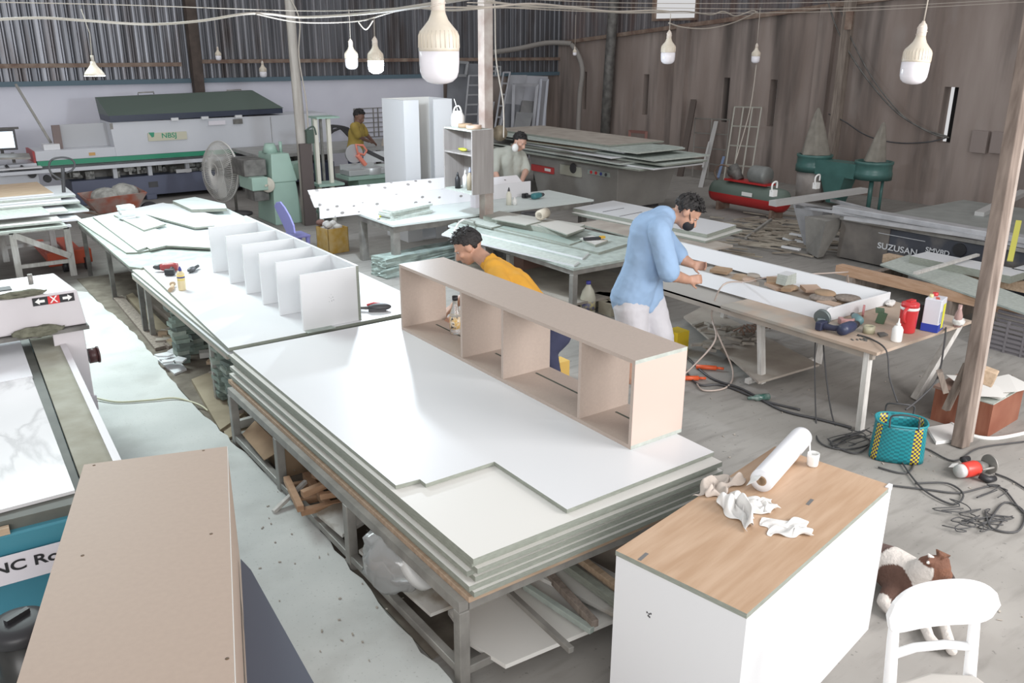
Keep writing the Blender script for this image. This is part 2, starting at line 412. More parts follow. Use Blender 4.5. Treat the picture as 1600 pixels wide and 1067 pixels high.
# ------------------------------------------------------------------ second table with white sheets and finned shelf unit
t = root('trestle_table', (1.4,4.64,0), 'low table holding two white sheets behind the middle workbench', 'table')
for x in (.02,1.02):
    for y in (.5,2.05):
        b = B(); b.box(x,y,0,x+.035,y+.035,.455); b.done('leg', steel_g, t)
b = B(); b.box(-.03,.02,.455,1.16,2.18,.478); b.done('tabletop', plyd, t)
for i,(x0,y0,x1,y1,z0,m) in enumerate(((1.37,4.62,2.60,6.83,.479,white),(1.385,4.66,2.6,6.86,.498,warmwhite))):
    b = B(); b.box(x0,y0,z0,x1,y1,z0+.0175); b.top()
    tag(b.done('board_sheet', [m, edge]), ['lowest white sheet on the low table, below the finned shelf unit','off-white sheet between two others on the low table'][i], 'board', 'sheets on the table behind the workbench')
b = B(); b.poly([(1.375,4.62),(2.5,4.635),(2.73,4.66),(2.74,6.8),(1.46,6.84)], .5165, .535); b.top()
tag(b.done('board_sheet', [white, edge]), 'topmost white sheet on the low table, carrying the finned shelf unit', 'board', 'sheets on the table behind the workbench')
t = root('shelf_unit', (2.2,4.66,.536), 'white shelf unit lying on its side with six upright square fins', 'shelf')
b = B(); b.box(-.002,0,0,.016,1.95,.345)
b.bm.normal_update()
for f in b.bm.faces:
    f.material_index = 1 if (f.normal.y < -.7) else 0
b.done('back_panel', [white, edge], t)
for y,zz in ((0,.34),(.37,.34),(.66,.34),(.97,.34),(1.30,.34),(1.68,.34)):
    b = B(); b.box(-.36,y,0,-.002,y+.017,zz); o = b.done('fin_panel', white, t)
b = B()
for k,(dx,dz) in enumerate(((0,0),(.012,.006),(-.01,.009),(.004,-.016),(-.012,-.018),(.016,-.012),(.002,.024))):
    b.cyl((-.175+dx,-.0005,.17+dz),(-.175+dx,.001,.17+dz),.0022 if k%2 else .0014,n=8)
b.done('screw_hole', dark, t)
b = B(); b.box(1.84,4.60,.5362,2.02,4.635,.5385) ; b.ob((1.93,4.64,.5372),(.17,.05,.0012),.1)
tag(b.done('offcut', mdf_gr), 'thin grey offcut strip at the front edge of the white table behind the workbench', 'offcut')

# glue bottle, drill and tools at its left end
p = F(285,453,.5355)
t = root('glue_bottle', (p.x,p.y,.5355), 'yellow glue bottle standing upright at left end of the white table', 'bottle')
yel = mat('pale_yellow_label', (.80,.62,.22), .5); navy = mat('navy_print', (.05,.06,.25), .5)
b = B(); b.lathe([(0,0),(.024,0),(.026,.005),(.026,.115),(.018,.13),(.009,.137)]); b.done('body', mat('cream_glue', (.72,.60,.36), .4), t)
b = B(); b.lathe([(.0265,.07),(.0265,.112)]); b.done('label_band', yel, t)
b = B(); b.lathe([(.0268,.088),(.0268,.098)],n=20); b.done('printed_band', navy, t)
b = B(); b.lathe([(.011,.135),(.011,.148),(.004,.165),(0,.17)]); b.done('nozzle', navy, t)
def drill(name, loc, rz, label, mbody, mgrip, chuck=dark, s=1.0):
    t = root(name, loc, label, 'power tool', rz=rz); t.scale = (s,s,s)
    b = B(); b.lathe([(.0,0),(.028,.002),(.032,.03),(.03,.10),(.024,.125)], (-.06,0,.034), axis=(1,0,0)); b.done('motor_body', mbody, t)
    b = B(); b.lathe([(.02,0),(.022,.01),(.018,.04),(.008,.055)], (.065,0,.034), axis=(1,0,0)); b.done('chuck', chuck, t)
    b = B(); b.tube([(-.02,0,.032),(-.03,.06,.025),(-.035,.11,.024)], [.018,.016,.02], 10); b.ob((-.035,.125,.026),(.07,.035,.045)); b.done('grip', mgrip, t, bevel=.005)
    return t
p = F(266,424,.5355); drill('cordless_drill', (p.x,p.y,.5355), 2.6, 'small drill with red end cap lying behind the yellow glue bottle', mat('maroon_plastic', (.35,.06,.06), .4), black)
p = F(300,425,.5355); b = B(); b.ell((0,0,.02),(.05,.026,.02),rz=.8); b.cyl((.03,.03,.02),(.07,.08,.02),.012); o = b.done('hand_sander', dark, loc=(p.x,p.y,.5355)); tag(o, 'dark hand tool lying to the right of the yellow glue bottle', 'tool')
p = F(268,456,.5355); b = B(); b.tube([(0,0,.012),(.03,.05,.014),(.05,.11,.016)],[.014,.016,.012],10); b.ell((.055,.13,.02),(.022,.018,.018)); o = b.done('wooden_handle_tool', woodm, loc=(p.x-.01,p.y,.5355)); tag(o, 'brown wooden-handled tool lying in front of the yellow glue bottle', 'tool')
p = F(600,484,.5355)
t = root('nail_gun', (p.x-.03,p.y,.5355), 'grey hand tool with red trigger on the low white table beside the beige carcass', 'tool', rz=-.5)
b = B(); b.ell((0,0,.025),(.075,.035,.024)); b.box(-.07,-.03,0,.04,.03,.02); b.done('body', dark, t, bevel=.004)
b = B(); b.tube([(-.05,.0,.02),(-.11,.01,.018),(-.16,.03,.014)],[.012,.009,.006],8); b.done('nozzle', steel_gd, t)
b = B(); b.tube([(-.08,.03,.03),(-.04,.05,.035),(.0,.055,.03)],.008,8); b.done('trigger', redp, t)
# pvc bottle with flowered label in first bay
p = F(704,508,.571)
t = root('drink_bottle', (2.50,4.02,.571), 'clear bottle with black cap and patterned label inside the far bay of the beige carcass', 'bottle')
b = B(); b.lathe([(0,0),(.03,0),(.033,.008),(.033,.11),(.03,.125),(.016,.165),(.014,.2)]); b.done('body', film, t)
lab = mat('patterned_label', (.75,.48,.12), .5, scale=55, col2=(.85,.82,.78)); mix_noise(lab, (.08,.06,.05), 60, .58, .62)
b = B(); b.lathe([(.0335,.03),(.0335,.105)]); b.done('label_band', lab, t)
b = B(); b.lathe([(.0165,.198),(.0165,.222),(.0,.223)]); b.done('cap', black, t)

# ------------------------------------------------------------------ below the middle workbench
def plank(pts, z, th, m, name, label, cat='board', group=None, rise=0):
    b = B(); q = [F(x,y,z) for x,y in pts]
    b.plate([Vector((v.x,v.y,z)) for v in q], (0,0,1), th)
    if rise: b.bm.verts.ensure_lookup_table()
    return tag(b.done(name, m), label, cat, group)
dustw = mat('dusty_white_board', (.52,.51,.48), .6, scale=5, col2=(.62,.61,.58)); mix_noise(dustw, (.30,.26,.21), 4, .5, .62)
plank([(561,864),(600,838),(770,925),(673,964)], .1, .015, [dustw], 'offcut_board', 'dusty white board on the bottom rails under the plastic-wrapped roll')
plank([(495,806),(560,772),(592,806),(535,840)], .12, .016, [dustw], 'offcut_board', 'small white board jutting out under the workbench beside broken brown timber')
plank([(735,1010),(700,960),(830,900),(980,965),(790,1045)], .07, .018, [warmwhite], 'offcut_board', 'large pale board on the bottom rails at the front end of the workbench')
plank([(840,905),(905,870),(1010,930),(1000,985)], .11, .018, [dustw], 'offcut_board', 'stained pale board under the right side of the workbench beside the white cabinet')
def stick(a, c, z0, z1, w, m, label, name='timber_strip', cat='timber strip', group=None, h=None):
    p0 = F(*a, z0); p1 = F(*c, z1); b = B(); b.bar(p0, p1, w, h or w); return tag(b.done(name, m, bevel=.002), label, cat, group)
stick((795,925),(893,1016), .16, .16, .022, steel_g, 'grey square metal bar slanting out from under the front of the workbench', 'metal_bar', 'bar')
stick((855,895),(930,975), .13, .13, .03, woodd, 'dark timber strip under the workbench right of the slanting grey bar')
stick((880,880),(990,960), .15, .15, .035, edge, 'green board strip under the workbench next to the white cabinet')
stick((905,872),(1000,945), .17, .17, .03, woodm, 'brown timber strip under the workbench closest to the white cabinet')
stick((820,915),(925,985), .11, .11, .025, mdf_gr, 'thin green strip on the floor side of the slanting grey bar')
red_brown = mat('reddish_timber', (.33,.19,.11), .8, scale=9, col2=(.46,.29,.18), stretch=(1,1,6))
rr = random.Random(11); sc = [((455,760),(530,745)),((462,785),(528,770)),((478,742),(520,800)),((470,800),(535,785)),((448,748),(470,795)),((490,740),(545,760)),((500,775),(545,768)),((472,772),(520,752))]
for i,(a,c) in enumerate(sc):
    stick(a, c, .05+.022*i, .06+.022*i, .026+.01*rr.random(), red_brown, 'broken timber piece under the workbench, %s' % ['at the heap bottom','second from the heap bottom','crossing the heap lower down','in the heap middle left','leaning at the heap left end','near the heap top','short one near the heap top','topmost of the heap'][i], 'timber_scrap', 'timber scrap', 'broken timber heaped under the workbench')
stick((427,800),(478,752), .04, .10, .02, woodw, 'pale timber stick poking out over the raised slab from under the workbench')
# plastic wrapped roll
p = F(655,925,.115)
t = root('wrapped_roll', (p.x+.01,p.y+.05,.115), 'roll of edging wrapped in crumpled clear plastic under the workbench', 'roll')
b = B(); b.lathe([(.05,0),(.115,0),(.115,.035),(.05,.035),(.05,0)], (0,0,.1), 28, axis=(.55,-.5,.5)); b.done('edging_coil', mat('pale_edging', (.62,.63,.62), .4), t)
b = B(); b.ell((-.03,.06,.11),(.15,.15,.115),rx=.4,sub=3); b.jitter(.016,5); b.done('plastic_wrap', film, t)
# cardboard box with a roll
p = F(455,735,0); card = mat('brown_cardboard', (.36,.25,.16), .9, var=.12, scale=8)
t = root('cardboard_box', (1.42,3.95,0), 'open brown cardboard box holding a big roll under the workbench', 'box')
b = B()
b.box(-.02,0,.0,.42,.42,.01)
for x0,y0,x1,y1 in ((-.02,0,-.012,.42),(.412,0,.42,.42),(-.012,0,.412,.008),(-.012,.412,.412,.42)): b.box(x0,y0,.01,x1,y1,.17)
b.done('walls', card, t)
b = B(); b.plate([(-.02,.0,.17),(-.02,.42,.17),(-.1,.40,.12),(-.11,.05,.11)], (0,0,1), .005); b.done('flap', card, t)
t = root('edging_roll', (1.65,4.07,.012), 'big flat white edging roll with black core in the cardboard box', 'roll')
b = B(); b.lathe([(.055,0),(.15,0),(.152,.02),(.15,.125),(.055,.13),(.055,0)], n=36); b.done('coil', mat('dusty_edging', (.56,.53,.49), .5, var=.06, scale=5), t)
b = B(); b.lathe([(.028,.01),(.054,.01),(.054,.132),(.046,.132),(.046,.10),(.028,.10)], n=24)
for k in range(4): b.ob((.037*math.cos(k*PI/2),.037*math.sin(k*PI/2),.112),(.02,.008,.012),k*PI/2)
b.done('core', black, t)

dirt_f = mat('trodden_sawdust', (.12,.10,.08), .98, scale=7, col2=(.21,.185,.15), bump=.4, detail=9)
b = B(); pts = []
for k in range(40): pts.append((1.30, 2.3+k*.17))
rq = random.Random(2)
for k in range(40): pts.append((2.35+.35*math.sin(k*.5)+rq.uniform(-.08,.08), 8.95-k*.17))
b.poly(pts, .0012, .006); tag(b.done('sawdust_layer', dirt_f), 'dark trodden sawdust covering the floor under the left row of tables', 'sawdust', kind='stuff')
# piles of green offcuts propping the white table
gofc = [mat('green_offcut_%d' % k, c, .85, var=.15, scale=12) for k,c in enumerate(((.17,.21,.185),(.22,.27,.235),(.13,.16,.145),(.28,.32,.28)))]
def offcut_pile(x, y, n, z0, sx, sy, where, seed, cols=gofc, th=.024, grp='green offcut piles propping the white table'):
    rg = random.Random(seed); z = z0
    for i in range(n):
        a = sx*rg.uniform(.8,1.1); c = sy*rg.uniform(.8,1.1); h = th
        b = B(); b.box(-a/2,-c/2,0,a/2,c/2,h-.001)
        o = b.done('offcut_block', cols[rg.randrange(len(cols))], loc=(x+rg.uniform(-.015,.015), y+rg.uniform(-.015,.015), z), rz=rg.uniform(-.25,.25))
        w = 'lowest' if i == 0 else 'topmost' if i == n-1 else ['second','third','fourth','fifth','sixth','seventh','eighth','ninth','tenth','eleventh','twelfth','thirteenth','fourteenth','fifteenth','sixteenth','seventeenth'][i-1]+' from the bottom'
        tag(o, 'green offcut %s, %s' % (where, w), 'offcut', grp); z += h
    return z
offcut_pile(1.50,4.93,17,.04,.12,.12,'in the near corner pile',21)
offcut_pile(1.48,5.12,14,.05,.10,.13,'in the pile second from the near corner',22)
offcut_pile(1.47,6.05,15,.0,.10,.11,'in the far pile under the white table',23,th=.03)
offcut_pile(1.62,6.2,10,.0,.12,.11,'in the pile behind the far pile',24,th=.03)
woodbrd = mat('brown_floor_board', (.27,.22,.15), .85, scale=5, col2=(.37,.31,.22))
plank([(300,600),(330,588),(387,650),(345,680)], .0, .035, [woodbrd], 'floor_board', 'brown board lying on the floor below the near offcut pile')
plank([(338,652),(372,635),(395,672),(355,690)], .0, .02, [woodbrd], 'floor_board', 'short brown board on the floor beside the cardboard box')
plank([(240,560),(266,552),(292,580),(273,588)], .0, .02, [white], 'offcut_board', 'small white board on the floor at the slab edge among white chips')
for i,(x,y) in enumerate(((262,560),(271,553),(280,563),(268,572),(284,573),(258,568))):
    p = F(x,y,.02); b = B(); b.poly([(-.06,-.02),(-.02,-.045),(.05,-.03),(.065,.015),(.0,.04)],0,.012); o = b.done('board_chip', white, loc=(p.x,p.y,.021+.012*i), rz=i*1.1)
    tag(o, 'broken white chip lying on the small white board at the slab edge, %s' % ['lowest','second','third','fourth','fifth','topmost'][i], 'chip', 'broken white chips at the slab edge')
# long planks on the floor under the far tables
plank([(178,470),(192,466),(262,545),(243,550)], .0, .03, [woodd], 'floor_plank', 'long grey plank on the floor under the greenish far table, nearest the slab')
plank([(198,468),(208,464),(285,540),(268,548)], .0, .04, [woodbrd], 'floor_plank', 'long tan plank on the floor under the greenish far table, middle one')
plank([(215,462),(240,455),(316,520),(300,535)], .0, .05, [plyd], 'floor_plank', 'long pale plank on the floor under the white table')
rr = random.Random(5); scrapm = [plyd, mdf_gr, woodm, woodd, dustw]
spots = [(235,548),(248,540),(258,548),(244,556),(266,536),(252,530),(270,545),(236,540),(290,560),(300,572),(320,600),(330,640),(312,585),(350,665),(362,690),(240,535)]
for i,(x,y) in enumerate(spots):
    p = F(x,y,0); a = rr.uniform(.05,.13); c = rr.uniform(.03,.08); b = B(); b.box(-a/2,-c/2,0,a/2,c/2,rr.uniform(.012,.05))
    o = b.done('scrap_block', scrapm[i%5], loc=(p.x+.12,p.y+.1,.0+.002*i), rz=rr.uniform(0,3))
    tag(o, 'small scrap block on the floor by the slab edge, %s from the far end' % NTH[sorted(spots).index((x,y))], 'scrap', 'small scrap blocks along the slab edge')

# ------------------------------------------------------------------ greenish far left table
tealw = mat('pale_teal_board', (.66,.72,.70), .5, var=.03)
t = root('work_table', (1.4,6.9,0), 'pale green-topped table with thin steel legs at the end of the raised slab', 'table')
for x,y in ((.0,-.08),(.02,1.06),(.02,2.1),(1.3,-.02),(1.32,2.2)):
    b = B(); b.box(x,y,0,x+.035,y+.035,.515); b.done('leg', steel_gd, t)
b = B(); b.box(0,-.06,.47,.035,2.1,.51); b.box(.035,-.06,.47,1.3,-.02,.51); b.done('top_frame', steel_gd, t)
b = B(); b.poly([(-.02,.02),(.04,-.08),(1.2,-.08),(1.4,.3),(1.4,2.2),(.9,2.4),(0,2.2)], .512, .530); b.top(); b.done('tabletop', [mdf_gr, edge], t)
b = B(); b.poly([(0,2.16),(.06,.46),(.13,.42),(1.25,.7),(1.36,1.0),(1.38,2.1),(.9,2.65)], .5305, .545); b.top(); o = b.done('top_sheet', [tealw, edge], t)
def tb(pts, z, label, m=None, th=.016):
    b = B(); b.poly([(lambda q:(q.x,q.y))(F(x,y,z)) for x,y in pts], z, z+th); b.top()
    return tag(b.done('board_offcut', [m or tealw, edge]), label, 'board', 'boards lying on the greenish far left table')
tb([(145,341),(160,338),(232,388),(215,394)], .547, 'long narrow board along the left edge of the greenish table', white)
tb([(163,345),(176,340),(300,377),(235,392)], .546, 'wide pale board across the middle of the greenish table')
tb([(178,338),(215,332),(260,352),(225,362)], .563, 'short board under the block pile on the greenish table')
tb([(200,330),(255,319),(388,350),(305,358)], .56, 'long white board pointing right across the greenish table', white)
tb([(270,318),(305,312),(352,323),(355,330),(300,332)], .578, 'board with rounded corner at the far end of the greenish table', tealw, .03)
tb([(290,344),(310,336),(350,346),(325,358)], .53, 'dark small board under the right boards of the greenish table', mdf_gr)
tb([(240,395),(245,390),(345,378),(350,384)], .5, 'thin board sticking out over the near rim of the greenish table', edge, .012) if False else None
tb([(255,386),(300,372),(350,382),(330,390)], .547, 'short white board near the front rim of the greenish table', white)
tb([(335,358),(365,352),(385,356),(380,368),(345,368)], .547, 'thick white block board beside the finned shelf unit', white, .035)
offcut_pile(*(lambda p:(p.x,p.y))(F(200,340,.58)), 6, .58, .16, .10, 'block on the greenish far table', 31, cols=[tealw, white], th=.02, grp='pale blocks piled on the greenish far table')
# drooping plastic sheet edge between tables
b = B(); pts = []
for i in range(13): 
    t_ = i/12; pts.append((1.75+t_*.95, 6.86, .50-.03*abs(math.sin(t_*7))))
vt = [b.bm.verts.new((x,y+.16,.515)) for x,y,z in pts]; vb = [b.bm.verts.new(p_) for p_ in pts]
for i in range(12): b.bm.faces.new((vt[i],vt[i+1],vb[i+1],vb[i]))
tag(b.done('plastic_sheet', mat('milky_film', (.75,.80,.79), .3), sol=.002), 'crumpled milky plastic sheet hanging at the near rim of the greenish table', 'plastic sheet')

# ------------------------------------------------------------------ white cabinet with oak top (front right)
oak = mat('oak_laminate', (.43,.28,.175), .42, scale=3.2, col2=(.52,.365,.25), stretch=(1,9,1), detail=8)
mix_noise(oak, (.40,.25,.15), 6, .58, .75, (1.2,14,1), 6, .5)
va, vb_ = Vector((1.66,1.73,0)), Vector((1.745,1.275,0)); ang = math.atan2((Vector((2.775,1.465,0))-vb_).y, (Vector((2.775,1.465,0))-vb_).x)
t = root('low_cabinet', (1.745,1.275,0), 'white cabinet with an oak laminate top in the right foreground', 'cabinet', rz=ang)
W_, D_ = 1.048, .462
b = B(); b.box(0,0,.0,W_,.017,.612); b.done('front_panel', white, t)
b = B(); b.box(0,.017,0,.017,D_,.612); b.done('side_panel', white, t)
b = B(); b.box(W_-.017,.017,0,W_,D_,.612); b.done('side_panel', white, t)
b = B(); b.box(.017,D_-.017,0,W_-.017,D_,.612); b.done('back_panel', white, t)
b = B(); b.box(-.002,.0,.6125,W_-.004,D_+.002,.630); b.top(); b.done('top_panel', [oak, edge], t)
b = B(); b.box(W_-.035,-.002,.6125,W_,.012,.634); b.done('corner_lip', white, t)
b = B()
for k,(y,z) in enumerate(((.33,.46),(.322,.458),(.325,.45),(.316,.462),(.32,.448))): b.box(-.0008,y,z,.0,y+.005,z+.006)
b.done('printed_mark', dark, t)
b = B()
for x,y in ((.03,.38),(.72,.16)): b.ob((x,y,.6302),(.05,.012,.0008), .1)
b.done('slot', mat('grey_metal_slot', (.2,.2,.2), .4, .4), t)

# film roll, cup, rags on the oak top
ZT = .6308
p0 = F(1188,768,ZT+.0); p1 = F(1252,696,ZT+.0)
a = Vector((p0.x,p0.y,ZT+.034)); c = Vector((p1.x+.0,p1.y,ZT+.034)); dv = (c-a).normalized()
t = root('film_roll', (a.x,a.y,ZT), 'thick white roll of stretch film lying on the oak top', 'roll')
ln = (c-a).length
b = B(); b.lathe([(.018,0),(.042,0),(.043,.01),(.043,ln-.03),(.041,ln-.01),(.018,ln),(.018,0)], (0,0,.043), 32, axis=dv); b.done('film', mat('stretch_film', (.80,.81,.84), .22), t)
b = B(); b.lathe([(.014,-.002),(.0185,-.002),(.0185,ln+.002),(.014,ln+.002),(.014,-.002)], (0,0,.043), 20, axis=dv); b.done('core_tube', card, t)
b = B(); q = dv.cross(Vector((0,0,1)))*.033; 
b.plate([Vector((0,0,.05))-q, Vector((0,0,.066)), Vector((0,0,.066))-dv*.05, Vector((0,0,.04))-q-dv*.06],(0,0,1),.001); b.done('loose_end', plastic_w, t)
p = F(1269,727,ZT)
t = root('brush_cup', (p.x,p.y,ZT), 'small white cut-down bottle cup holding a white stick on the oak top', 'cup')
prof = [(.0,.002),(.019,0),(.021,.006),(.0225,.04),(.022,.052),(.0205,.052),(.0205,.006),(.0,.005)]
b = B(); b.lathe(prof, n=20)
for k in range(5): b.ell((.012*math.cos(k*1.257),.012*math.sin(k*1.257),.004),(.008,.008,.006),sub=1)
b.done('cup_body', plastic_w, t)
b = B(); b.tube([(0,0,.01),(-.014,.008,.06),(-.018,.012,.105)],[.003,.003,.0022],8); b.done('stick', plastic_w, t)
def cloth(loc, pts, h, m, label, seed, n=26, name='rag'):
    """crumpled cloth: outline grid with folds"""
    rg = random.Random(seed); b = B(); w = [rg.uniform(0,6.28) for _ in range(8)]
    P = [Vector(q) for q in pts]   # quad corners, local
    g = []
    for i in range(n+1):
        row = []
        for j in range(n+1):
            u, v = i/n, j/n
            q = (P[0]*(1-u)+P[1]*u)*(1-v)+(P[3]*(1-u)+P[2]*u)*v
            z = h*(.5+.5*math.sin(9*u+w[0]+3*math.sin(4*v+w[1])))*(.5+.5*math.sin(7*v+w[2]+2*math.sin(5*u+w[3])))
            z += .25*h*math.sin(17*(u+v)+w[4]); e = min(u,1-u,v,1-v)
            z = max(0,z)*min(1, .35+e*5)+.0008
            q = q + Vector((.012*math.sin(11*v+w[5]), .012*math.sin(10*u+w[6]),0))
            row.append(b.bm.verts.new((q.x,q.y,z)))
        g.append(row)
    for i in range(n):
        for j in range(n):
            f = b.bm.faces.new((g[i][j],g[i+1][j],g[i+1][j+1],g[i][j+1])); f.smooth = True
    o = b.done(name, m, loc=loc, sol=.0015, subd=1); return tag(o, label, 'rag')
rag = mat('white_cotton', (.74,.73,.71), .9, bump=.2, var=.04, scale=30)
def cl(pix, h, m, label, seed, z=ZT):
    q = [F(x,y,z) for x,y in pix]; c0 = sum(q, Vector())/len(q)
    return cloth((c0.x,c0.y,z), [(v.x-c0.x, v.y-c0.y, 0) for v in q], h, m, label, seed)
cl([(1118,790),(1150,768),(1180,808),(1172,832)], .05, rag, 'crumpled white rag heaped in front of the film roll', 3)
cl([(1150,778),(1205,782),(1218,800),(1165,808)], .035, rag, 'thin white rag bunched against the open end of the film roll', 4)
cl([(1185,812),(1258,815),(1270,838),(1205,838)], .02, rag, 'flat white rag spread towards the middle of the oak top', 8)
tanrag = mat('greyish_tan_cloth', (.50,.44,.39), .9, bump=.2, var=.06, scale=30)
cl([(1085,775),(1120,742),(1165,752),(1120,778)], .045, tanrag, 'greyish tan cloth bunched at the far left corner of oak top', 6)

# ------------------------------------------------------------------ white chair
t = root('dining_chair', (0,0,0), 'white wooden chair with curved backrest and grey seat, bottom right corner', 'chair')
cw = mat('white_lacquer', (.88,.88,.88), .3); z0 = .745
# back plane: from the left post to the right post
PL = F(1398,935,z0-.03); PR = F(1560,920,z0-.03); ctr = (PL+PR)/2
t.location = (ctr.x, ctr.y, 0); ax = (PR-PL).normalized(); ax.z = 0; ax.normalize(); fr = Vector((ax.y,-ax.x,0))   # fr: towards the seat
if fr.dot(-ctr) < 0: fr = -fr
hw = (PR-PL).length/2
def cp(u, v, z): return ax*u + fr*v + Vector((0,0,z))
# backrest: wide rounded slab, slightly curved
b = B(); N = 24; up = []; 
rows = []
for i in range(N+1):
    s_ = -1+2*i/N; u = s_*(hw+.012); bow = .028*(1-s_*s_)
    hh = .125*(max(0,1-abs(s_)**3.2))**.5
    hc = .662+ .004*s_
    top_ = hc+hh*.60; bot = hc-.072*(max(0,1-abs(s_)**6))**.5 - .0
    rows.append([b.bm.verts.new(cp(u,-bow-.009,bot)), b.bm.verts.new(cp(u,-bow-.009,top_)), b.bm.verts.new(cp(u,-bow+.009,top_)), b.bm.verts.new(cp(u,-bow+.009,bot))])
for A,C in zip(rows, rows[1:]):
    for k in range(4): 
        f = b.bm.faces.new((A[k],A[(k+1)%4],C[(k+1)%4],C[k])); f.smooth = False
b.bm.faces.new(rows[0]); b.bm.faces.new(rows[-1][::-1])
b.done('backrest', cw, t, bevel=.004)
for s_ in (-1,1):
    u = s_*hw*.80
    b = B(); b.tube([cp(u*1.02,.05,.0),cp(u,.0+.0,.25),cp(u,.0,.42),cp(u,-.02,.56),cp(u,-.03,.64)],[.013,.016,.018,.016,.013],10)
    b.done('rear_leg', cw, t)
    b = B(); b.tube([cp(s_*hw*.95,.36,0),cp(s_*hw*.95,.35,.40)],[.012,.018],10); b.done('front_leg', cw, t)
b = B(); b.tube([cp(-hw*.8,-.012,.515),cp(-hw*.3,-.026,.52),cp(hw*.3,-.026,.52),cp(hw*.8,-.012,.515)],.0135,8); b.done('back_rail', cw, t)
b = B(); b.poly([tuple(cp(u,v,0))[:2] for u,v in ((-hw*.8,.02),(0,-.01),(hw*.8,.02),(hw*1.08,.2),(hw*1.05,.36),(hw*.8,.40),(-hw*.8,.40),(-hw*1.05,.36),(-hw*1.08,.2))],.40,.445)
b.done('seat', mat('grey_seat_pad', (.45,.43,.40), .7), t, bevel=.012)
b = B()
for s_ in (-1,1): b.bar(cp(s_*hw*.85,.03,.375), cp(s_*hw*.95,.35,.375), .016,.04)
b.bar(cp(-hw*.9,.35,.375), cp(hw*.9,.35,.375), .016,.04); b.bar(cp(-hw*.8,.02,.375), cp(hw*.8,.02,.375), .016,.04)
b.done('apron', cw, t)

# ------------------------------------------------------------------ brown topped cabinet (front left)
tanp = mat('tan_melamine', (.43,.335,.27), .5, var=.02, scale=60, spec=.35)
A_, Bv = Vector((.36,2.97,0)), Vector((.80,2.83,0)); yaw = math.atan2((Bv-A_).y,(Bv-A_).x)
t = root('tall_cabinet', (.36,2.97,0), 'tan cabinet with screw heads in its top in the left foreground', 'cabinet', rz=yaw)
Lc = 2.05
b = B(); b.box(0,-Lc,.783,.462,0,.80); b.done('top_panel', [tanp], t)
b = B(); b.box(.445,-Lc,.0,.462,0,.782); b.done('side_panel', [tanp], t)
b = B(); b.box(0,-Lc,.0,.017,0,.782); b.done('side_panel', [tanp], t)
b = B(); b.box(.018,-.018,.0,.444,-.001,.782); b.done('back_panel', [tanp], t)
b = B(); b.box(.4622,-Lc,.782,.4635,0,.80); b.done('edge_band', warmwhite, t)
b = B()
for px_,py_ in ((129,868),(330,834),(355,1029),(147,727),(318,702)):
    q = F(px_,py_,.80); v = Matrix.Rotation(-yaw,3,'Z') @ (Vector((q.x,q.y,0))-A_)
    y_ = min(v.y, -.01); b.lathe([(0,0),(.0048,0),(.0048,.0006),(0,.0007)], (v.x,y_,.8), 10)
b.done('screw_head', mat('brown_screw', (.16,.11,.07), .5, .5), t)
slate = mat('slate_board', (.07,.08,.11), .45)
q = [F(392,890,.45), F(495,1075,.45)]; d = (q[1]-q[0]); e_ = q[1]+d*.6
def _side(x, y): v = Matrix.Rotation(yaw,3,'Z') @ Vector((x,y,0)); return Vector((A_.x+v.x, A_.y+v.y, .45))
loc_ = lambda v: Matrix.Rotation(-yaw,3,'Z') @ Vector((v.x-A_.x, v.y-A_.y, 0))
l0, l1 = loc_(q[0]), loc_(e_)
b = B(); b.plate([_side(.470,l0.y+.08), q[0], e_, _side(.470,l1.y)], (0,0,-1), .02)
for f_ in (.12,.9):
    m0 = _side(.50,l0.y).lerp(_side(.50,l1.y),f_); b.box(m0.x-.015,m0.y-.015,.0,m0.x+.015,m0.y+.015,.431)
tag(b.done('slate_panel', slate), 'dark slate-blue panel jutting out beside the tan cabinet', 'panel')
# ------------------------------------------------------------------ CNC router on the left
marble = mat('marble_sheet', (.66,.65,.66), .18, scale=1.2, col2=(.74,.73,.74), spec=.6)
_nt = marble.node_tree; _b = _nt.nodes['Principled BSDF']
_tc = _nt.nodes.new('ShaderNodeTexCoord'); _n = _nt.nodes.new('ShaderNodeTexNoise'); _n.inputs['Scale'].default_value = 2.1; _n.inputs['Detail'].default_value = 9; _n.inputs['Distortion'].default_value = .5
_mp = _nt.nodes.new('ShaderNodeMapping'); _mp.inputs['Scale'].default_value = (1.6,.7,1); _mp.inputs['Rotation'].default_value = (0,0,.6)
_nt.links.new(_tc.outputs['Object'], _mp.inputs[0]); _nt.links.new(_mp.outputs[0], _n.inputs['Vector'])
_r = _nt.nodes.new('ShaderNodeValToRGB'); e = _r.color_ramp.elements; e[0].position = .455; e[0].color = (1,1,1,1); e[1].position = .55; e[1].color = (1,1,1,1)
k = e.new(.5); k.color = (.38,.37,.38,1)
_nt.links.new(_n.outputs['Fac'], _r.inputs[0])
_mx = _nt.nodes.new('ShaderNodeMix'); _mx.data_type = 'RGBA'; _mx.blend_type = 'MULTIPLY'; _mx.inputs[0].default_value = .42
_nt.links.new(_b.inputs['Base Color'].links[0].from_socket, _mx.inputs[6]); _nt.links.new(_r.outputs[0], _mx.inputs[7]); _nt.links.new(_mx.outputs[2], _b.inputs['Base Color'])
mach_w = mat('machine_white_enamel', (.60,.57,.59), .35, var=.03, scale=4)
blue_p = mat('machine_blue_enamel', (.045,.20,.27), .4, var=.12, scale=3)
dusty_rail = mat('dusty_rail', (.30,.29,.23), .95, scale=6, col2=(.40,.40,.34), bump=.3, detail=9)
cyx = -.05
t = root('router_machine', (-.6,3.2,0), 'big blue and white cutting router with gantry and marble sheet on its bed', 'machine', rz=cyx)
b = B(); b.box(-.9,.02,.0,.98,2.6,.36); b.done('base', blue_p, t, bevel=.01)
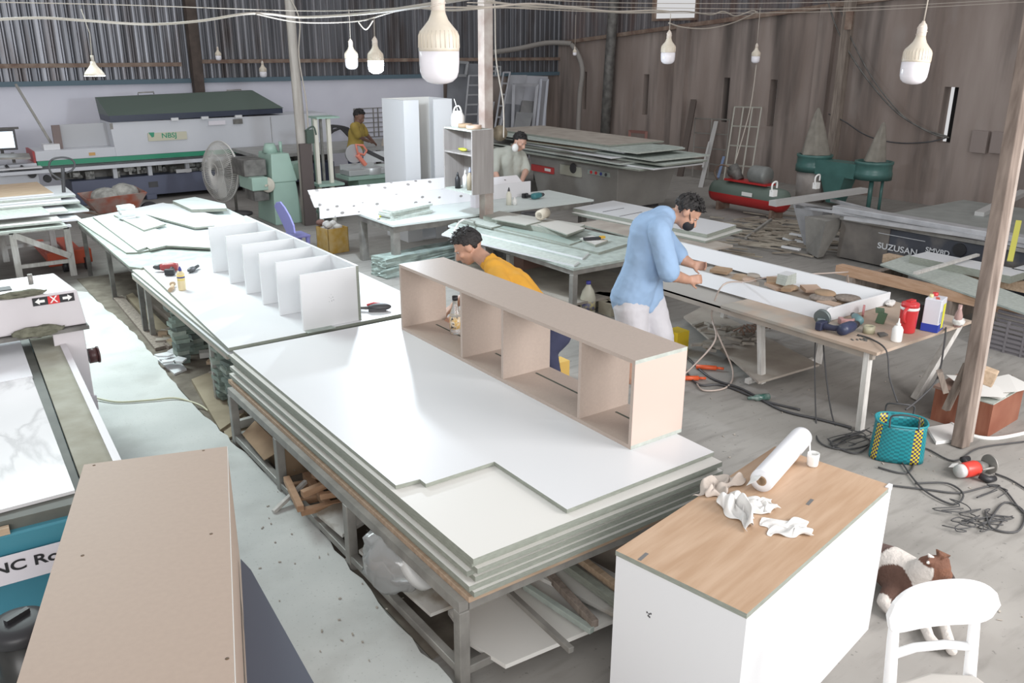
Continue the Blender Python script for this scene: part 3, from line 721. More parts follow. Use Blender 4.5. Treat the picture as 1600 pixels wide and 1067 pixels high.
b = B(); b.hexa([(-.9,-.0,.36),(.97,-.0,.36),(.97,2.6,.36),(-.9,2.6,.36),(-.9,-.05,.545),(1.0,-.05,.545),(1.0,2.6,.545),(-.9,2.6,.545)]); b.done('upper_body', mat('machine_light_blue_enamel', (.07,.27,.35), .4), t, bevel=.008)
b = B(); b.box(-.9,-.02,.545,.97,2.6,.585); b.done('bed', mat('dark_bed', (.11,.115,.10), .6, var=.2), t)
b = B(); b.box(.975,.0,.56,1.1,2.55,.60); b.done('side_rail', dusty_rail, t)
b = B(); b.box(1.1,.0,.5,1.13,2.55,.606); b.done('rail_cover', mach_w, t)
b = B(); b.box(-.9,-.055,.548,.72,-.03,.572); b.done('timber_strip', woodm, t)
wsign = mat('white_sign', (.78,.75,.80), .5)
S = Matrix.Rotation(-.0,4,'Z')
tiltv = Vector((0,-.05,.185)).normalized()
b = B(); b.plate([(.05,-.012,.335),(.985,-.012,.335),(.985,-.046,.465),(.05,-.046,.465)], (0,-1,-.25), .002); pl = b.done('name_plate', wsign, t)
q_ = PY(53,863,3.18)-Vector(t.location); mw = face_mw((q_.x-.190,-.036,q_.z-.004),(1,0,-.0),tiltv)
text('CNC Router', .067, black, 'lettering', pl, mw, bold=True, sx=1.10, align='LEFT')
# marble sheets on the bed
b = B(); b.poly([(-1.2,3.19),(.345,3.21),(.395,4.57),(-1.2,4.52)], .587, .60); tag(b.done('marble_board', [marble]), 'near marble-patterned sheet on the router bed', 'board')
b = B(); b.poly([(-1.2,4.53),(.40,4.58),(.44,5.5),(-1.2,5.5)], .587, .601); tag(b.done('marble_board', [mat('marble_sheet_pale', (.80,.81,.84), .15)]), 'farther marble-patterned sheet under the router gantry', 'board')
# gantry
t = root('router_gantry', (.0,5.0,0), 'white router gantry with a red X arrow plate above the machine bed', 'machine')
b = B(); b.hexa([(-1.6,0,.695),(.74,.0,.695),(.74,.30,.695),(-1.6,.30,.695),(-1.6,-.0,.89),(.72,-.0,.89),(.66,.30,.93),(-1.6,.30,.93)]); b.done('beam', mach_w, t, bevel=.008)
b = B(); b.box(-1.6,-.03,.672,.745,.2,.692); b.done('lower_rail', steel_gd, t)
b = B(); b.hexa([(.56,-.02,.20),(.715,-.02,.20),(.72,.28,.20),(.60,.28,.20),(.565,-.0,.67),(.72,-.0,.67),(.72,.28,.67),(.6,.28,.67)]); b.done('upright', mach_w, t, bevel=.006)
b = B(); b.box(.57,-.035,.20,.725,-.015,.285); b.done('lower_cover', mat('machine_white_enamel_b', (.55,.52,.55), .35), t, bevel=.003)
b = B(); b.cyl((.73,.06,.49),(.775,.06,.49),.042,n=20); b.cyl((.775,.06,.49),(.785,.06,.49),.047,n=20); b.done('motor_cap', mat('dark_red_black', (.07,.03,.03), .4), t)
b = B(); b.box(.655,-.004,.0+.83,.735,.0,.878) if False else b.box(.50,-.004,.835,.70,.0,.878); pl = b.done('axis_plate', black, t)
b = B(); b.box(.572,-.006,.835,.628,-.004,.878); b.done('red_square', redp, pl)
text('X', .05, plastic_w, 'letter', pl, FACE_NY((.60,-.0065,.857)), bold=True)
for s_ in (-1,1):
    b = B(); q = .60+s_*.065
    pts = [(q+s_*.025,.857),(q+s_*.003,.874),(q+s_*.003,.864),(q-s_*.022,.864),(q-s_*.022,.850),(q+s_*.003,.850),(q+s_*.003,.840)]
    b.plate([(x,-.0045,z) for x,z in pts], (0,-1,0), .0008); b.done('arrow', plastic_w, pl)
b = B(); b.box(-1.6,.02,.931,.42,.10,.937); b.done('top_rail', black, t)
b = B(); b.cyl((.52,.10,.93),(.52,.10,.985),.012); b.done('top_pin', steel_g, t)
dirt = mat('grey_green_dust', (.16,.16,.12), 1, bump=.5, scale=30, var=.2)
b = B(); b.ell((.46,.01,.905),(.12,.03,.018)); b.jitter(.006,2); b.done('dust_clump', dirt, t)
b = B(); b.ell((.50,-.02,.70),(.13,.03,.03)); b.jitter(.008,2); b.done('dust_clump', dirt, t)
p = F(150,628,.037)
b = B(); b.tube(spline([F(150,622,.05),F(185,628,.045),F(235,625,.045),F(275,622,.045),F(310,632,.03),F(325,642,.01)]), .006, 6)
tag(b.done('hose', mat('yellowish_hose', (.60,.58,.42), .5)), 'thin yellowish hose crossing the raised slab from the router upright', 'hose')
# waste bin like black keg
t = root('oil_drum', (-.20,2.85,0), 'black ribbed plastic barrel with lid in the bottom left corner', 'barrel')
p = F(28,968,.60); t.location = (p.x,p.y,0)
b = B(); b.lathe([(.05,0),(.068,.03),(.072,.2),(.076,.21),(.072,.22),(.072,.42),(.077,.43),(.072,.44),(.071,.55)],n=32); b.done('body', mat('black_drum', (.02,.02,.018), .35, var=.5, scale=8), t)
b = B(); b.lathe([(.072,.55),(.082,.555),(.084,.58),(.076,.592),(.05,.60),(0,.60)],n=32); b.ob((.0,.01,.606),(.07,.016,.014),.5); b.done('lid', black, t)

# ------------------------------------------------------------------ far left trestle with boards, pallet jack, wheelbarrow
t = root('white_trestle', (.35,9.1,0), 'whitewashed timber trestle with diagonal brace at the far left', 'table')
for x in (.47,.93):
    for y in (0,1.0):
        b = B(); b.box(x,y,0,x+.055,y+.05,.50); b.done('leg', woodw, t)
for y in (0,1.0):
    b = B(); b.box(.525,y+.01,.13,.93,y+.04,.165); b.box(-.8,y,.462,.98,y+.05,.498); b.done('rail', woodw, t)
b = B(); b.bar((.50,-.01,.46),(.95,-.01,.20),.012,.055); b.done('brace', woodw, t)
b = B(); b.box(-.8,-.02,.0,-.75,.03,.50); b.done('leg', woodw, t)
lb = [((-.7,-.15),(.98,1.3),white),((-.6,-.25),(.93,1.0),edge_l),((-.75,-.1),(1.08,.9),white),((-.2,-.2),(.9,.8),warmwhite),((-.7,.1),(1.2,1.1),mdf_gr),((-.75,.05),(1.0,1.2),white),((-.35,-.12),(.82,.5),edge_l),((-.7,.3),(1.15,1.3),white),((-.75,.4),(1.02,1.35),warmwhite),((.1,.45),(1.14,1.2),white),((-.7,.5),(.98,1.4),woodm)]
z = .50
for i,((x0,y0),(x1,y1),m) in enumerate(lb):
    b = B(); b.box(x0,y0,0,x1,y1,.019); b.top()
    o = b.done('board_sheet', [m, edge_l if i%2 else white], loc=(.35,9.1,z), rz=(-1)**i*.02)
    tag(o, 'board piled on the whitewashed trestle, %s' % (ORD[i] if i < 10 else 'topmost'), 'board', 'boards piled on the whitewashed trestle'); z += .0215
t = root('pallet_jack', (1.45,9.6,0), 'red pallet jack with looped dark handle behind the whitewashed trestle', 'pallet jack')
b = B(); b.box(-.07,-.2,.06,.07,1.0,.10); b.box(-.3,-.2,.06,-.18,1.0,.10); b.ob((-.12,-.2,.13),(.4,.14,.14)); b.done('fork', mat('orange_red_paint', (.55,.09,.04), .5), t, bevel=.01)
hd = [PY(x,y,9.75)-Vector(t.location) for x,y in ((101,330),(98,262))]
b = B(); b.tube([Vector((-.1,-.05,.15)), hd[0], hd[1]], .018, 8); b.done('handle_shaft', dark, t)
lp = [PY(x,y,9.75)-Vector(t.location) for x,y in ((98,282),(80,270),(77,256),(84,248),(100,246),(113,250),(117,258),(112,266),(103,270))]
b = B(); b.tube(spline(lp,5), .010, 8); b.done('handle_loop', dark, t)
b = B()
for x in (-.2,.0): b.cyl((x,-.28,.06),(x+.05,-.28,.06),.06)
b.done('wheel', black, t)
# wheelbarrow
p = F(182,350,0)
t = root('wheelbarrow', (p.x,p.y,0), 'rusty wheelbarrow full of sacks in front of the dark blue machine base', 'wheelbarrow')
b = B()
a = [(-.22,-.20,.19),(.22,-.20,.19),(.22,.2,.19),(-.22,.2,.19)]; c = [(-.34,-.30,.38),(.34,-.30,.41),(.34,.30,.41),(-.34,.30,.38)]
for pr in (0,1,2,3):
    q = (pr+1)%4; vs = [b.bm.verts.new(v) for v in (a[pr],a[q],c[q],c[pr])]; b.bm.faces.new(vs)
b.bm.faces.new([b.bm.verts.new(v) for v in a]); b.done('tray', mat('rusty_red_tray', (.36,.10,.06), .7, scale=6, col2=(.33,.27,.24)), t, sol=.008)
b = B()
for s_ in (-1,1): b.tube([(-.75,s_*.25,.33),(-.2,s_*.18,.17),(.38,s_*.06,.1)],.014,8); b.tube([(-.15,s_*.18,.17),(-.22,s_*.2,.0)],.012,8)
b.done('frame', rust, t)
b = B(); b.cyl((.42,-.035,.12),(.42,.035,.12),.12,n=24); b.done('wheel', black, t)
b = B(); b.ell((-.08,0,.34),(.17,.2,.12)); b.ell((.14,.02,.37),(.17,.2,.12)); b.jitter(.008,3); o = b.done('sack', mat('grey_sack', (.36,.36,.33), .8, var=.3, scale=12, bump=.4), loc=(p.x,p.y,0)); tag(o, 'dull grey sacks heaped in the wheelbarrow tray', 'sack')

# ------------------------------------------------------------------ edge banding machine
grn = mat('machine_green_stripe', (.035,.30,.17), .4); navyb = mat('machine_navy_base', (.13,.145,.21), .5, var=.08, scale=2)
mw_ = mat('machine_grey_white', (.62,.64,.68), .4, var=.03, scale=2)
darkgreen = mat('hood_green', (.10,.135,.115), .45); navy2 = mat('hood_navy', (.035,.045,.075), .4)
t = root('edge_banding_machine', (2.05,13.2,0), 'long white edge banding machine with green stripe along the back wall', 'machine')
b = B(); b.box(0,0,.06,3.9,.55,.34)
for x in (.05,.95,1.9,2.9,3.7): b.box(x,-.03,0,x+.14,.12,.075)
b.done('base', navyb, t, bevel=.008)
b = B(); b.box(1.0,-.004,.17,1.13,-.0,.25); b.done('recess', dark, t)
b = B(); b.box(-.15,.25,.34,3.9,.60,.5); b.done('inner_body', steel_gd, t)
b = B()
for x in (.55,1.02,1.55,2.15,2.75,3.3): b.box(x,-.0,.34,x+.055,.06,.50)
b.done('upright', mw_, t)
rg = random.Random(9); b = B()
for i in range(46):
    x = rg.uniform(.05,3.6); b.ob((x,rg.uniform(.08,.2),rg.uniform(.36,.48)),(rg.uniform(.03,.14),.05,rg.uniform(.03,.11)),rg.uniform(-.3,.3))
    if i%3 == 0: b.cyl((x+.06,.06,rg.uniform(.38,.46)),(x+.06,.14,rg.uniform(.38,.46)),rg.uniform(.02,.045))
b.done('mechanism', mat('mechanism_grey', (.16,.16,.15), .5, .5, scale=25, col2=(.42,.42,.40)), t)['kind'] = 'stuff'
for x0,x1,z0_,z1_ in ((1.40,1.62,.35,.40),(2.62,3.0,.37,.44)):
    b = B(); b.box(x0,-.03,z0_,x1,-.01,z1_); b.done('cover', white, t)
b = B(); b.box(-.85,-.18,.50,3.4,.02,.545); b.box(3.4,-.18,.5,3.9,.02,.545); b.done('feed_rail', mw_, t, bevel=.004)
b = B(); b.box(-.7,-.10,.55,3.9,.02,.568); b.done('chain_strip', dark, t)
b = B(); b.box(-.95,-.20,.575,-.35,-.04,.59); b.done('feed_plate', white, t)
b = B(); b.box(-.37,.03,.57,3.9,.60,.635); b.done('green_band', grn, t)
b = B(); b.box(-.38,.03,.636,.68,.60,.765); b.done('end_body', mw_, t, bevel=.006)
b = B(); b.box(-.41,.02,.56,-.382,.60,.77); b.done('end_plate', mat('red_end_plate', (.38,.05,.05), .5), t)
b = B(); b.hexa([(.63,.02,.636),(3.9,.02,.636),(3.9,.65,.636),(.63,.65,.636),(.60,.03,1.10),(3.85,.03,1.10),(3.85,.65,1.10),(.60,.65,1.10)]); b.done('upper_body', mw_, t, bevel=.004)
b = B(); b.box(.6,.028,1.0,.64,.03,1.09); b.box(2.9,.018,.70,2.905,.022,1.08); b.done('panel_seam', steel_g, t)
b = B(); b.hexa([(.61,.0,1.10),(3.1,.0,1.13),(3.1,.65,1.13),(.61,.65,1.10),(.60,.0,1.19),(3.1,.0,1.20),(3.1,.65,1.2),(.60,.65,1.19)]); hd = b.done('hood_front', navy2, t)
b = B(); b.hexa([(.60,-.0,1.185),(3.12,-.0,1.205),(3.12,.65,1.205),(.60,.65,1.185),(.58,.55,1.41),(2.85,.55,1.45),(2.85,.65,1.45),(.58,.65,1.41)]); b.done('hood_lid', darkgreen, t)
for x in (1.15,2.45):
    b = B(); b.tube([(x,.56,1.43),(x,.55,1.46),(x+.22,.55,1.465),(x+.22,.56,1.435)],.009,6); b.done('lid_handle', steel_g, t)
for x in (1.42,1.85,2.35):
    b = B(); b.box(x,-.03,1.09,x+.1,.03,1.13); b.done('hinge', white, t)
b = B(); b.box(1.08,.0,.82,1.62,.022,.93); pl = b.done('name_plate', mat('cream_plate', (.60,.58,.45), .5), t)
text('NBSJ', .095, grn, 'lettering', pl, FACE_NY((1.37,-.001,.885)), bold=True, sx=1.1)
b = B(); b.plate([(1.09,-.001,.94),(1.13,-.001,.87),(1.16,-.001,.88),(1.17,-.001,.94)],(0,-1,0),.001); b.done('leaf_emblem', grn, pl)
b = B(); b.box(1.95,.0,1.0,2.2,.02,1.06); b.done('notice', wsign, t)
b = B(); b.box(2.32,.0,1.0,2.46,.02,1.07); b.done('meter', steel_gd, t)
b = B(); b.box(.28,.02,.67,.36,.028,.71); b.done('warning_label', mat('orange_label', (.62,.36,.12), .5), t)
b = B(); b.box(-.10,.2,.766,.0,.26,1.08); b.done('bracket', mat('brown_bracket', (.22,.17,.16), .6), t)
b = B(); b.box(-.25,.12,.766,-.05,.3,.84); b.done('control_box', white, t)
b = B(); b.box(.0,.28,.766,.62,.30,1.08); b.done('acrylic_guard', mat('milky_guard', (.45,.46,.48), .3), t)
b = B(); b.bar((-.42,.4,1.62),(-.1,.4,.80),.06,.03); b.done('leaning_bar', steel_g, t)
# monitor with console at its left
t = root('control_console', (1.25,13.3,0), 'white control console with lit monitor at the end of the edge banding machine', 'console')
b = B(); b.box(-.55,-.1,0,.42,.5,.62); b.done('cabinet_body', mw_, t, bevel=.01)
b = B(); b.hexa([(-.2,-.25,.72),(.34,-.25,.69),(.36,.0,.72),(-.2,.0,.75),(-.2,-.25,.745),(.34,-.25,.715),(.36,.0,.745),(-.2,.0,.775)]); b.done('keyboard_shelf', steel_g, t)
b = B(); b.ob((.06,.05,.93),(.37,.03,.27),-.1); sc_ = b.done('monitor', dark, t, bevel=.008)
b = B(); b.ob((.06,.033,.93),(.31,.002,.21),-.1); b.done('screen', mat('lit_screen', (.75,.88,1.0), .3, emit=1.3), sc_)
b = B(); b.ob((.05,.1,1.07),(.5,.12,.02),-.1); b.cyl((.06,.08,.75),(.06,.08,.85),.02); b.cyl((.18,.12,.5),(.18,.12,.75),.02); b.done('monitor_arm', steel_gd, t)
b = B(); b.tube(spline([(.05,-.12,.62),(.1,-.14,.56),(.2,-.14,.55),(.24,-.12,.6)],5),.018,8); b.done('cable_guide', black, t)
for px_ in (50,74):
    b = B(); q = PY(px_,272+ (px_-50)*.3,13.18)-Vector(t.location); b.cyl(q+Vector((0,-.03,0)),q+Vector((0,.03,0)),.05); b.done('vent_cap', black, t)

# ------------------------------------------------------------------ industrial fan
p = F(352,338,0)
t = root('pedestal_fan', (p.x,p.y,0), 'big pedestal fan with round wire guard beside the green mortising machine', 'fan')
cz = PX(344,268,p.x).z; ctr = Vector((0,0,cz)); ax = Vector((-.93,-.25,.08)).normalized(); R_ = .385
u1 = ax.cross(Vector((0,0,1))).normalized(); u2 = u1.cross(ax).normalized()
wirem = mat('fan_wire', (.66,.65,.62), .5, .3)
for sgn,nm in ((1,'front_guard'),(-1,'rear_guard')):
    b = B()
    for k in range(84):
        a_ = 2*PI*k/84; d_ = u1*math.cos(a_)+u2*math.sin(a_)
        b.tube([ctr+d_*.05+ax*sgn*.105, ctr+d_*.22+ax*sgn*.10, ctr+d_*.34+ax*sgn*.055, ctr+d_*R_], .0032, 4)
    for rr_,off in ((.10,.105),(.22,.10),(.34,.055)): b.tube([ctr+(u1*math.cos(2*PI*k/40)+u2*math.sin(2*PI*k/40))*rr_+ax*sgn*off for k in range(40)], .0028, 5, closed=True)
    b.tube([ctr+(u1*math.cos(2*PI*k/48)+u2*math.sin(2*PI*k/48))*R_+ax*sgn*.004 for k in range(48)], .007, 6, closed=True)
    b.done(nm, wirem, t)
b = B()
for k in range(3):
    a_ = 2*PI*k/3+.4; pts = []
    for s_,w_ in ((.05,.03),(.2,.09),(.33,.08)):
        for sg in (-1,1):
            aa = a_+sg*w_/s_*.6; pts.append(ctr+(u1*math.cos(aa)+u2*math.sin(aa))*s_+ax*sg*.03)
    o_ = [pts[0],pts[2],pts[4],pts[5],pts[3],pts[1]]
    b.plate(o_, ax, .004)
b.cyl(ctr-ax*.03,ctr+ax*.05,.05); b.done('blade', mat('fan_blade', (.48,.47,.44), .5), t)
b = B(); b.cyl(ctr-ax*.28,ctr-ax*.09,.07,.085); b.done('motor', steel_g, t)
q = ctr-ax*.18; b = B(); b.cyl((q.x,q.y,.03),(q.x,q.y,q.z-.06),.018); b.done('pole', steel_g, t)
b = B(); b.lathe([(.20,0),(.20,.02),(.05,.04),(.02,.06)],(q.x,q.y,0)); b.done('base', dark, t)

# ------------------------------------------------------------------ green mortising machine
mint = mat('mint_enamel', (.33,.47,.40), .45, var=.05, scale=3)
t = root('mortising_machine', (3.85,10.60,0), 'pale green mortising machine with round handwheel', 'machine')
def q3(x, y, X): return PX(x,y,X)-Vector(t.location)
# body built round the visible faces
b = B(); b.hexa([(-.02,-.26,0),(.34,-.26,0),(.34,.36,0),(-.02,.36,0),(.0,-.22,.52),(.30,-.22,.52),(.30,.30,.52),(.0,.30,.52)]); b.done('pedestal', mint, t, bevel=.01)
b = B(); b.hexa([(-.01,-.23,.52),(.32,-.23,.52),(.32,.30,.52),(-.01,.30,.52),(.03,-.16,.86),(.26,-.16,.86),(.26,.28,.86),(.03,.28,.86)]); b.done('column_head', mint, t, bevel=.012)
b = B(); b.cyl((.10,.05,.86),(.10,.05,.97),.10,.06); b.cyl((.22,.0,.86),(.22,.0,.99),.02); b.done('top_gear', mint, t)
b = B(); b.box(-.30,-.1,.60,-.02,.35,.80); b.box(-.22,-.15,.30,-.03,.20,.44); b.done('table_slide', steel_gd, t, bevel=.01)
b = B(); b.box(-.26,-.22,.44,-.06,.25,.60); b.done('table_bracket', mint, t, bevel=.01)
b = B(); b.hexa([(.32,-.1,.50),(.60,-.1,.58),(.60,.1,.58),(.32,.1,.50),(.32,-.1,.72),(.58,-.1,.74),(.58,.1,.74),(.32,.1,.72)]); b.done('side_arm', mint, t, bevel=.01)
hw_ = q3(415,290,3.97)
b = B(); c_ = Vector((-.06,-.20,.50)); axh = Vector((-.7,-.75,0)).normalized()
b.lathe([(.0,-.01),(.05,-.012),(.062,-.008),(.088,-.012),(.094,0),(.088,.012),(.062,.008),(.05,.014),(.0,.02)], c_, 28, axis=axh); b.cyl(c_+axh*.02,c_+axh*.06,.014); b.done('handwheel', mat('cream_wheel', (.55,.52,.44), .5), t)
# purple plastic chair seen over the shelf
p = F(440,400,0)
t = root('plastic_chair', (p.x,p.y,0), 'lilac plastic chair with a rounded back beside the finned shelf unit', 'chair')
lil = mat('lilac_plastic', (.30,.30,.66), .4)
b = B(); a_ = [PX(x,y,p.x+.0)-Vector(t.location) for x,y in ((428,322),(431,316),(437,315),(444,324),(452,338),(458,352),(460,365),(448,365))]
b.plate(a_, (.9,.2,0), .02); b.done('backrest', lil, t, bevel=.006)
c0 = a_[6]; b = B(); b.ob((.14,-.06,.22),(.26,.26,.025)); b.done('seat', lil, t, bevel=.01)
for x in (.03,.24):
    for y in (-.17,.05):
        b = B(); b.cyl((x,y,0),(x,y,.21),.02,.024); b.done('leg', lil, t)
# yellow carton with rubbish
p = F(521,392,0)
yc = mat('yellow_carton', (.56,.34,.07), .7, scale=14, col2=(.62,.45,.20))
t = root('yellow_carton', (p.x,p.y,0), 'battered yellow carton overflowing with white rubbish on the floor', 'carton', rz=.1)
b = B(); w2 = .125
b.box(-w2,-w2,0,w2,w2,.01)
for x0,y0,x1,y1 in ((-w2,-w2,-w2+.008,w2),(w2-.008,-w2,w2,w2),(-w2,-w2,w2,-w2+.008),(-w2,w2-.008,w2,w2)): b.box(x0,y0,.01,x1,y1,.27)
b.done('walls', yc, t)
b = B()
for i in range(7): b.ell((rr.uniform(-.07,.07),rr.uniform(-.07,.07),.26+rr.uniform(-.02,.04)),(.05,.045,.035),rz=i,sub=2)
b.jitter(.006,4); o = b.done('rubbish', rag, loc=(p.x,p.y,0)); tag(o, 'white crumpled rubbish heaped in the yellow carton', 'rubbish', kind='stuff')
b = B(); b.ell((-.09,.09,.31),(.05,.04,.035)); o = b.done('brown_glove', mat('brown_glove', (.18,.10,.08), .9), loc=(p.x,p.y,0)); tag(o, 'dark brown crumpled glove on top of the yellow carton', 'glove')

# ------------------------------------------------------------------ tall cream frame, mitre saw stand
t = root('panel_clamp_frame', (4.4,10.25,0), 'tall narrow cream rack of four uprights standing beside the post', 'rack')
crm = mat('cream_paint', (.74,.71,.62), .5)
L0, L1 = PY(487,185,10.25)-Vector(t.location), PY(519,185,10.1)-Vector(t.location)
for i,(x,y,wd,m) in enumerate(((0,0,.045,crm),(L1.x,-.02,.045,crm),(.08,.25,.03,mint),(.18,.25,.03,steel_g))):
    b = B(); b.box(x-wd/2,y-wd/2,0,x+wd/2,y+wd/2,L0.z); b.done('upright', m, t)
b = B(); b.ob((.12,.0,L0.z+.01),(.30,.26,.02)); b.ob((.12,.02,.47),(.34,.28,.03)); b.ob((.12,.02,.12),(.30,.28,.03)); b.done('crosspiece', mint, t)
p = F(597,300,0) ; 
def at(px, py, Y, t): return PY(px,py,Y)-Vector(t.location)
t = root('mitre_saw', (5.05,10.6,.0), 'mitre saw with orange handle and guard on a pale green stand', 'saw')
S0 = at(590,270,10.6,t)
b = B(); b.box(S0.x-.5,-.15,S0.z-.05,S0.x+.45,.25,S0.z); b.done('stand_top', mint, t)
b = B(); b.hexa([(S0.x-.3,-.1,0),(S0.x+.1,-.1,0),(S0.x+.1,.2,0),(S0.x-.3,.2,0),(S0.x-.35,-.12,S0.z-.05),(S0.x+.2,-.12,S0.z-.05),(S0.x+.2,.22,S0.z-.05),(S0.x-.35,.22,S0.z-.05)]); b.done('stand_body', mat('green_stand', (.20,.30,.24), .6), t)
b = B(); b.ob((S0.x-.2,.02,S0.z+.04),(.55,.3,.07)); b.ob((S0.x-.25,.1,S0.z+.1),(.5,.03,.07)); b.cyl((S0.x-.1,-.02,S0.z+.0),(S0.x-.1,-.02,S0.z+.09),.14,n=24); b.done('saw_table', mat('cast_alloy', (.55,.57,.57), .4, .4), t, bevel=.005)
q = at(553,240,10.55,t)
b = B(); b.cyl(q+Vector((0,-.02,0)), q+Vector((0,.02,0)), .12,n=28); b.done('blade_guard', mat('grey_guard', (.55,.55,.56), .3, .3), t)
org = mat('salmon_orange_plastic', (.75,.24,.17), .4)
lp = [at(x,y,10.5,t) for x,y in ((556,226),(567,227),(573,235),(569,242),(559,239))]
b = B(); b.tube(lp, .016, 8, closed=True); b.done('handle', org, t)
b = B(); b.bar(at(558,242,10.5,t), at(571,258,10.5,t), .07, .05); b.done('motor_housing', org, t, bevel=.01)
# back table with boards where the far worker leans
t = root('saw_bench', (6.0,12.4,0), 'long grey bench where the far worker in yellow leans', 'table')
z1 = at(560,228,12.4,t).z
b = B(); b.box(-1.7,-.3,z1-.05,2.3,.8,z1); b.done('tabletop', mat('grey_bench_top', (.34,.34,.33), .6, var=.1), t)
for x in (-1.6,.2,2.1):
    for y in (-.25,.7):
        b = B(); b.box(x,y,0,x+.06,y+.06,z1-.05); b.done('leg', steel_gd, t)
b = B(); b.box(-.1,-.32,z1-.22,1.8,-.28,z1-.06); b.done('front_panel', white, t)
b = B(); b.box(-.3,-.7,.35,1.9,-.3,.40); b.done('lower_shelf', tealw, t)
b = B(); b.poly([(6.3,12.2),(8.2,12.1),(8.2,13.1),(6.8,13.1)], z1, z1+.025); tag(b.done('plywood_sheet', mat('tan_sheet', (.45,.40,.34), .7)), 'tan sheet being pushed across the far grey bench by the worker', 'board')
t = root('scrap_crate', (5.95,10.9,0), 'dark box-like crate of strips right of the mitre saw', 'crate')
b = B(); b.box(.1,0,0,.62,.5,.42); b.done('crate_body', mat('dark_crate', (.10,.105,.10), .8, var=.3), t)
b = B()
for i in range(9): b.bar((-.5,.05+.04*i,.22+.02*i),(.5,.1+.03*i,.30+.02*i),.03,.02)
b.done('strips', mdf_gr, t)
b = B(); b.bar(PY(573,236,10.7),PY(612,255,10.7),.03,.05); tag(b.done('metal_bar', dark), 'dark slanting metal bar right of the mitre saw handle', 'metal arm')
# wire grid on the back wall
t = root('wire_grid', (7.0,14.985,0), 'wire mesh grid hanging on the white back wall behind the far worker', 'grid')
xs0, xs1 = PY(556,170,14.9).x-7, PY(622,170,14.9).x-7; zt, zb = PY(590,169,14.9).z, PY(590,214,14.9).z
b = B()
for k in range(7):
    zz = zb+(zt-zb)*k/6; b.bar((xs0,0,zz),(xs1,0,zz),.012)
for fx in (0,.45,.56,.92,1): b.bar((xs0+(xs1-xs0)*fx,0,zb),(xs0+(xs1-xs0)*fx,0,zt),.016)
b.done('wires', steel_g, t)
b = B(); 
for i in range(14): b.tube(spline([PY(508+rr.uniform(-6,6),212,14.3),PY(520+rr.uniform(-10,10),196+rr.uniform(0,8),14.3),PY(536+rr.uniform(-6,8),200,14.3),PY(545,214,14.3)],4),.015,6)
tag(b.done('scrap_wire_heap', dark), 'dark heap of tangled wire frames against the white back wall', 'wire heap', kind='stuff')
# ------------------------------------------------------------------ grey bench with wrapped panel, column, hung shelf
t = root('grey_workbench', (3.86,7.32,0), 'grey steel workbench with teal top in the middle of the hall', 'workbench')
def bench(t, sx, sy, z, legs, w, mtop, mleg, apron=.06, th=.02):
    b = B(); b.box(0,0,z-th,sx,sy,z); b.done('tabletop', mtop, t)
    b = B(); b.box(.02,.0+.02,z-th-apron,sx-.02,.05,z-th); b.box(.02,sy-.05,z-th-apron,sx-.02,sy-.02,z-th); b.box(.02,.05,z-th-apron,.05,sy-.05,z-th); b.box(sx-.05,.05,z-th-apron,sx-.02,sy-.05,z-th); b.done('apron', mleg, t)
    for x,y in legs:
        b = B(); b.box(x,y,0,x+w,y+w,z-th-apron+.001); b.done('leg', mleg, t, bevel=.002)
bench(t, 2.55, .82, .5, [(.02,.02),(.02,.72),(1.25,.02),(1.1,.72),(2.4,.02),(2.4,.72)], .07, [tealw], steel_g)
wrapm = mat('printed_wrap', (.78,.77,.79), .5)
_nt = wrapm.node_tree; _b = _nt.nodes['Principled BSDF']; _tc = _nt.nodes.new('ShaderNodeTexCoord'); _mp = _nt.nodes.new('ShaderNodeMapping'); _mp.inputs['Scale'].default_value = (8,8,13); _mp.inputs['Rotation'].default_value = (0,.5,0)
_v = _nt.nodes.new('ShaderNodeTexVoronoi'); _v.inputs['Scale'].default_value = 1.0; _v.inputs['Randomness'].default_value = .35
_nt.links.new(_tc.outputs['Object'], _mp.inputs[0]); _nt.links.new(_mp.outputs[0], _v.inputs['Vector'])
_r = _nt.nodes.new('ShaderNodeValToRGB'); _r.color_ramp.elements[0].position = .16; _r.color_ramp.elements[0].color = (.28,.26,.25,1); _r.color_ramp.elements[1].position = .2; _r.color_ramp.elements[1].color = (.78,.77,.79,1)
_nt.links.new(_v.outputs['Distance'], _r.inputs[0]); _nt.links.new(_r.outputs[0], _b.inputs['Base Color'])
t = root('wrapped_board', (3.9,8.0,.5), 'long white panel in printed wrap standing folded at the back of the grey workbench', 'panel')
def rel(v, t): return v-Vector(t.location)
a, c, d_, e_ = PY(500,334,8.0), PY(744,317,8.0), PY(744,290,8.0), PY(500,305,8.0)
zb_ = .501
for nm,(xa,xb) in dict(face=(a.x, c.x+.1)).items():
    b = B(); b.box(xa,8.0,zb_,xb,8.018,d_.z); o = b.done('front_face', wrapm, t); o.location = -Vector(t.location)
b = B(); b.hexa([(a.x-.04,8.02,e_.z-.12),(c.x+.1,8.02,e_.z-.12),(c.x+.1,8.04,e_.z-.12),(a.x-.04,8.04,e_.z-.12),(a.x-.04,8.16,e_.z+.03),(c.x+.1,8.16,e_.z+.03),(c.x+.1,8.18,e_.z+.03),(a.x-.04,8.18,e_.z+.03)]); o = b.done('folded_back', wrapm, t); o.location = -Vector(t.location)
t = root('wrapped_board', (5.2,7.95,.5), 'short white panel in printed wrap right of the column in front of the masked worker', 'panel')
a, c, d_ = PY(770,308,7.95), PY(829,303,7.95), PY(829,283,7.95)
b = B(); b.box(a.x,7.95,zb_,c.x,7.968,d_.z); o = b.done('front_face', wrapm, t); o.location = -Vector(t.location)
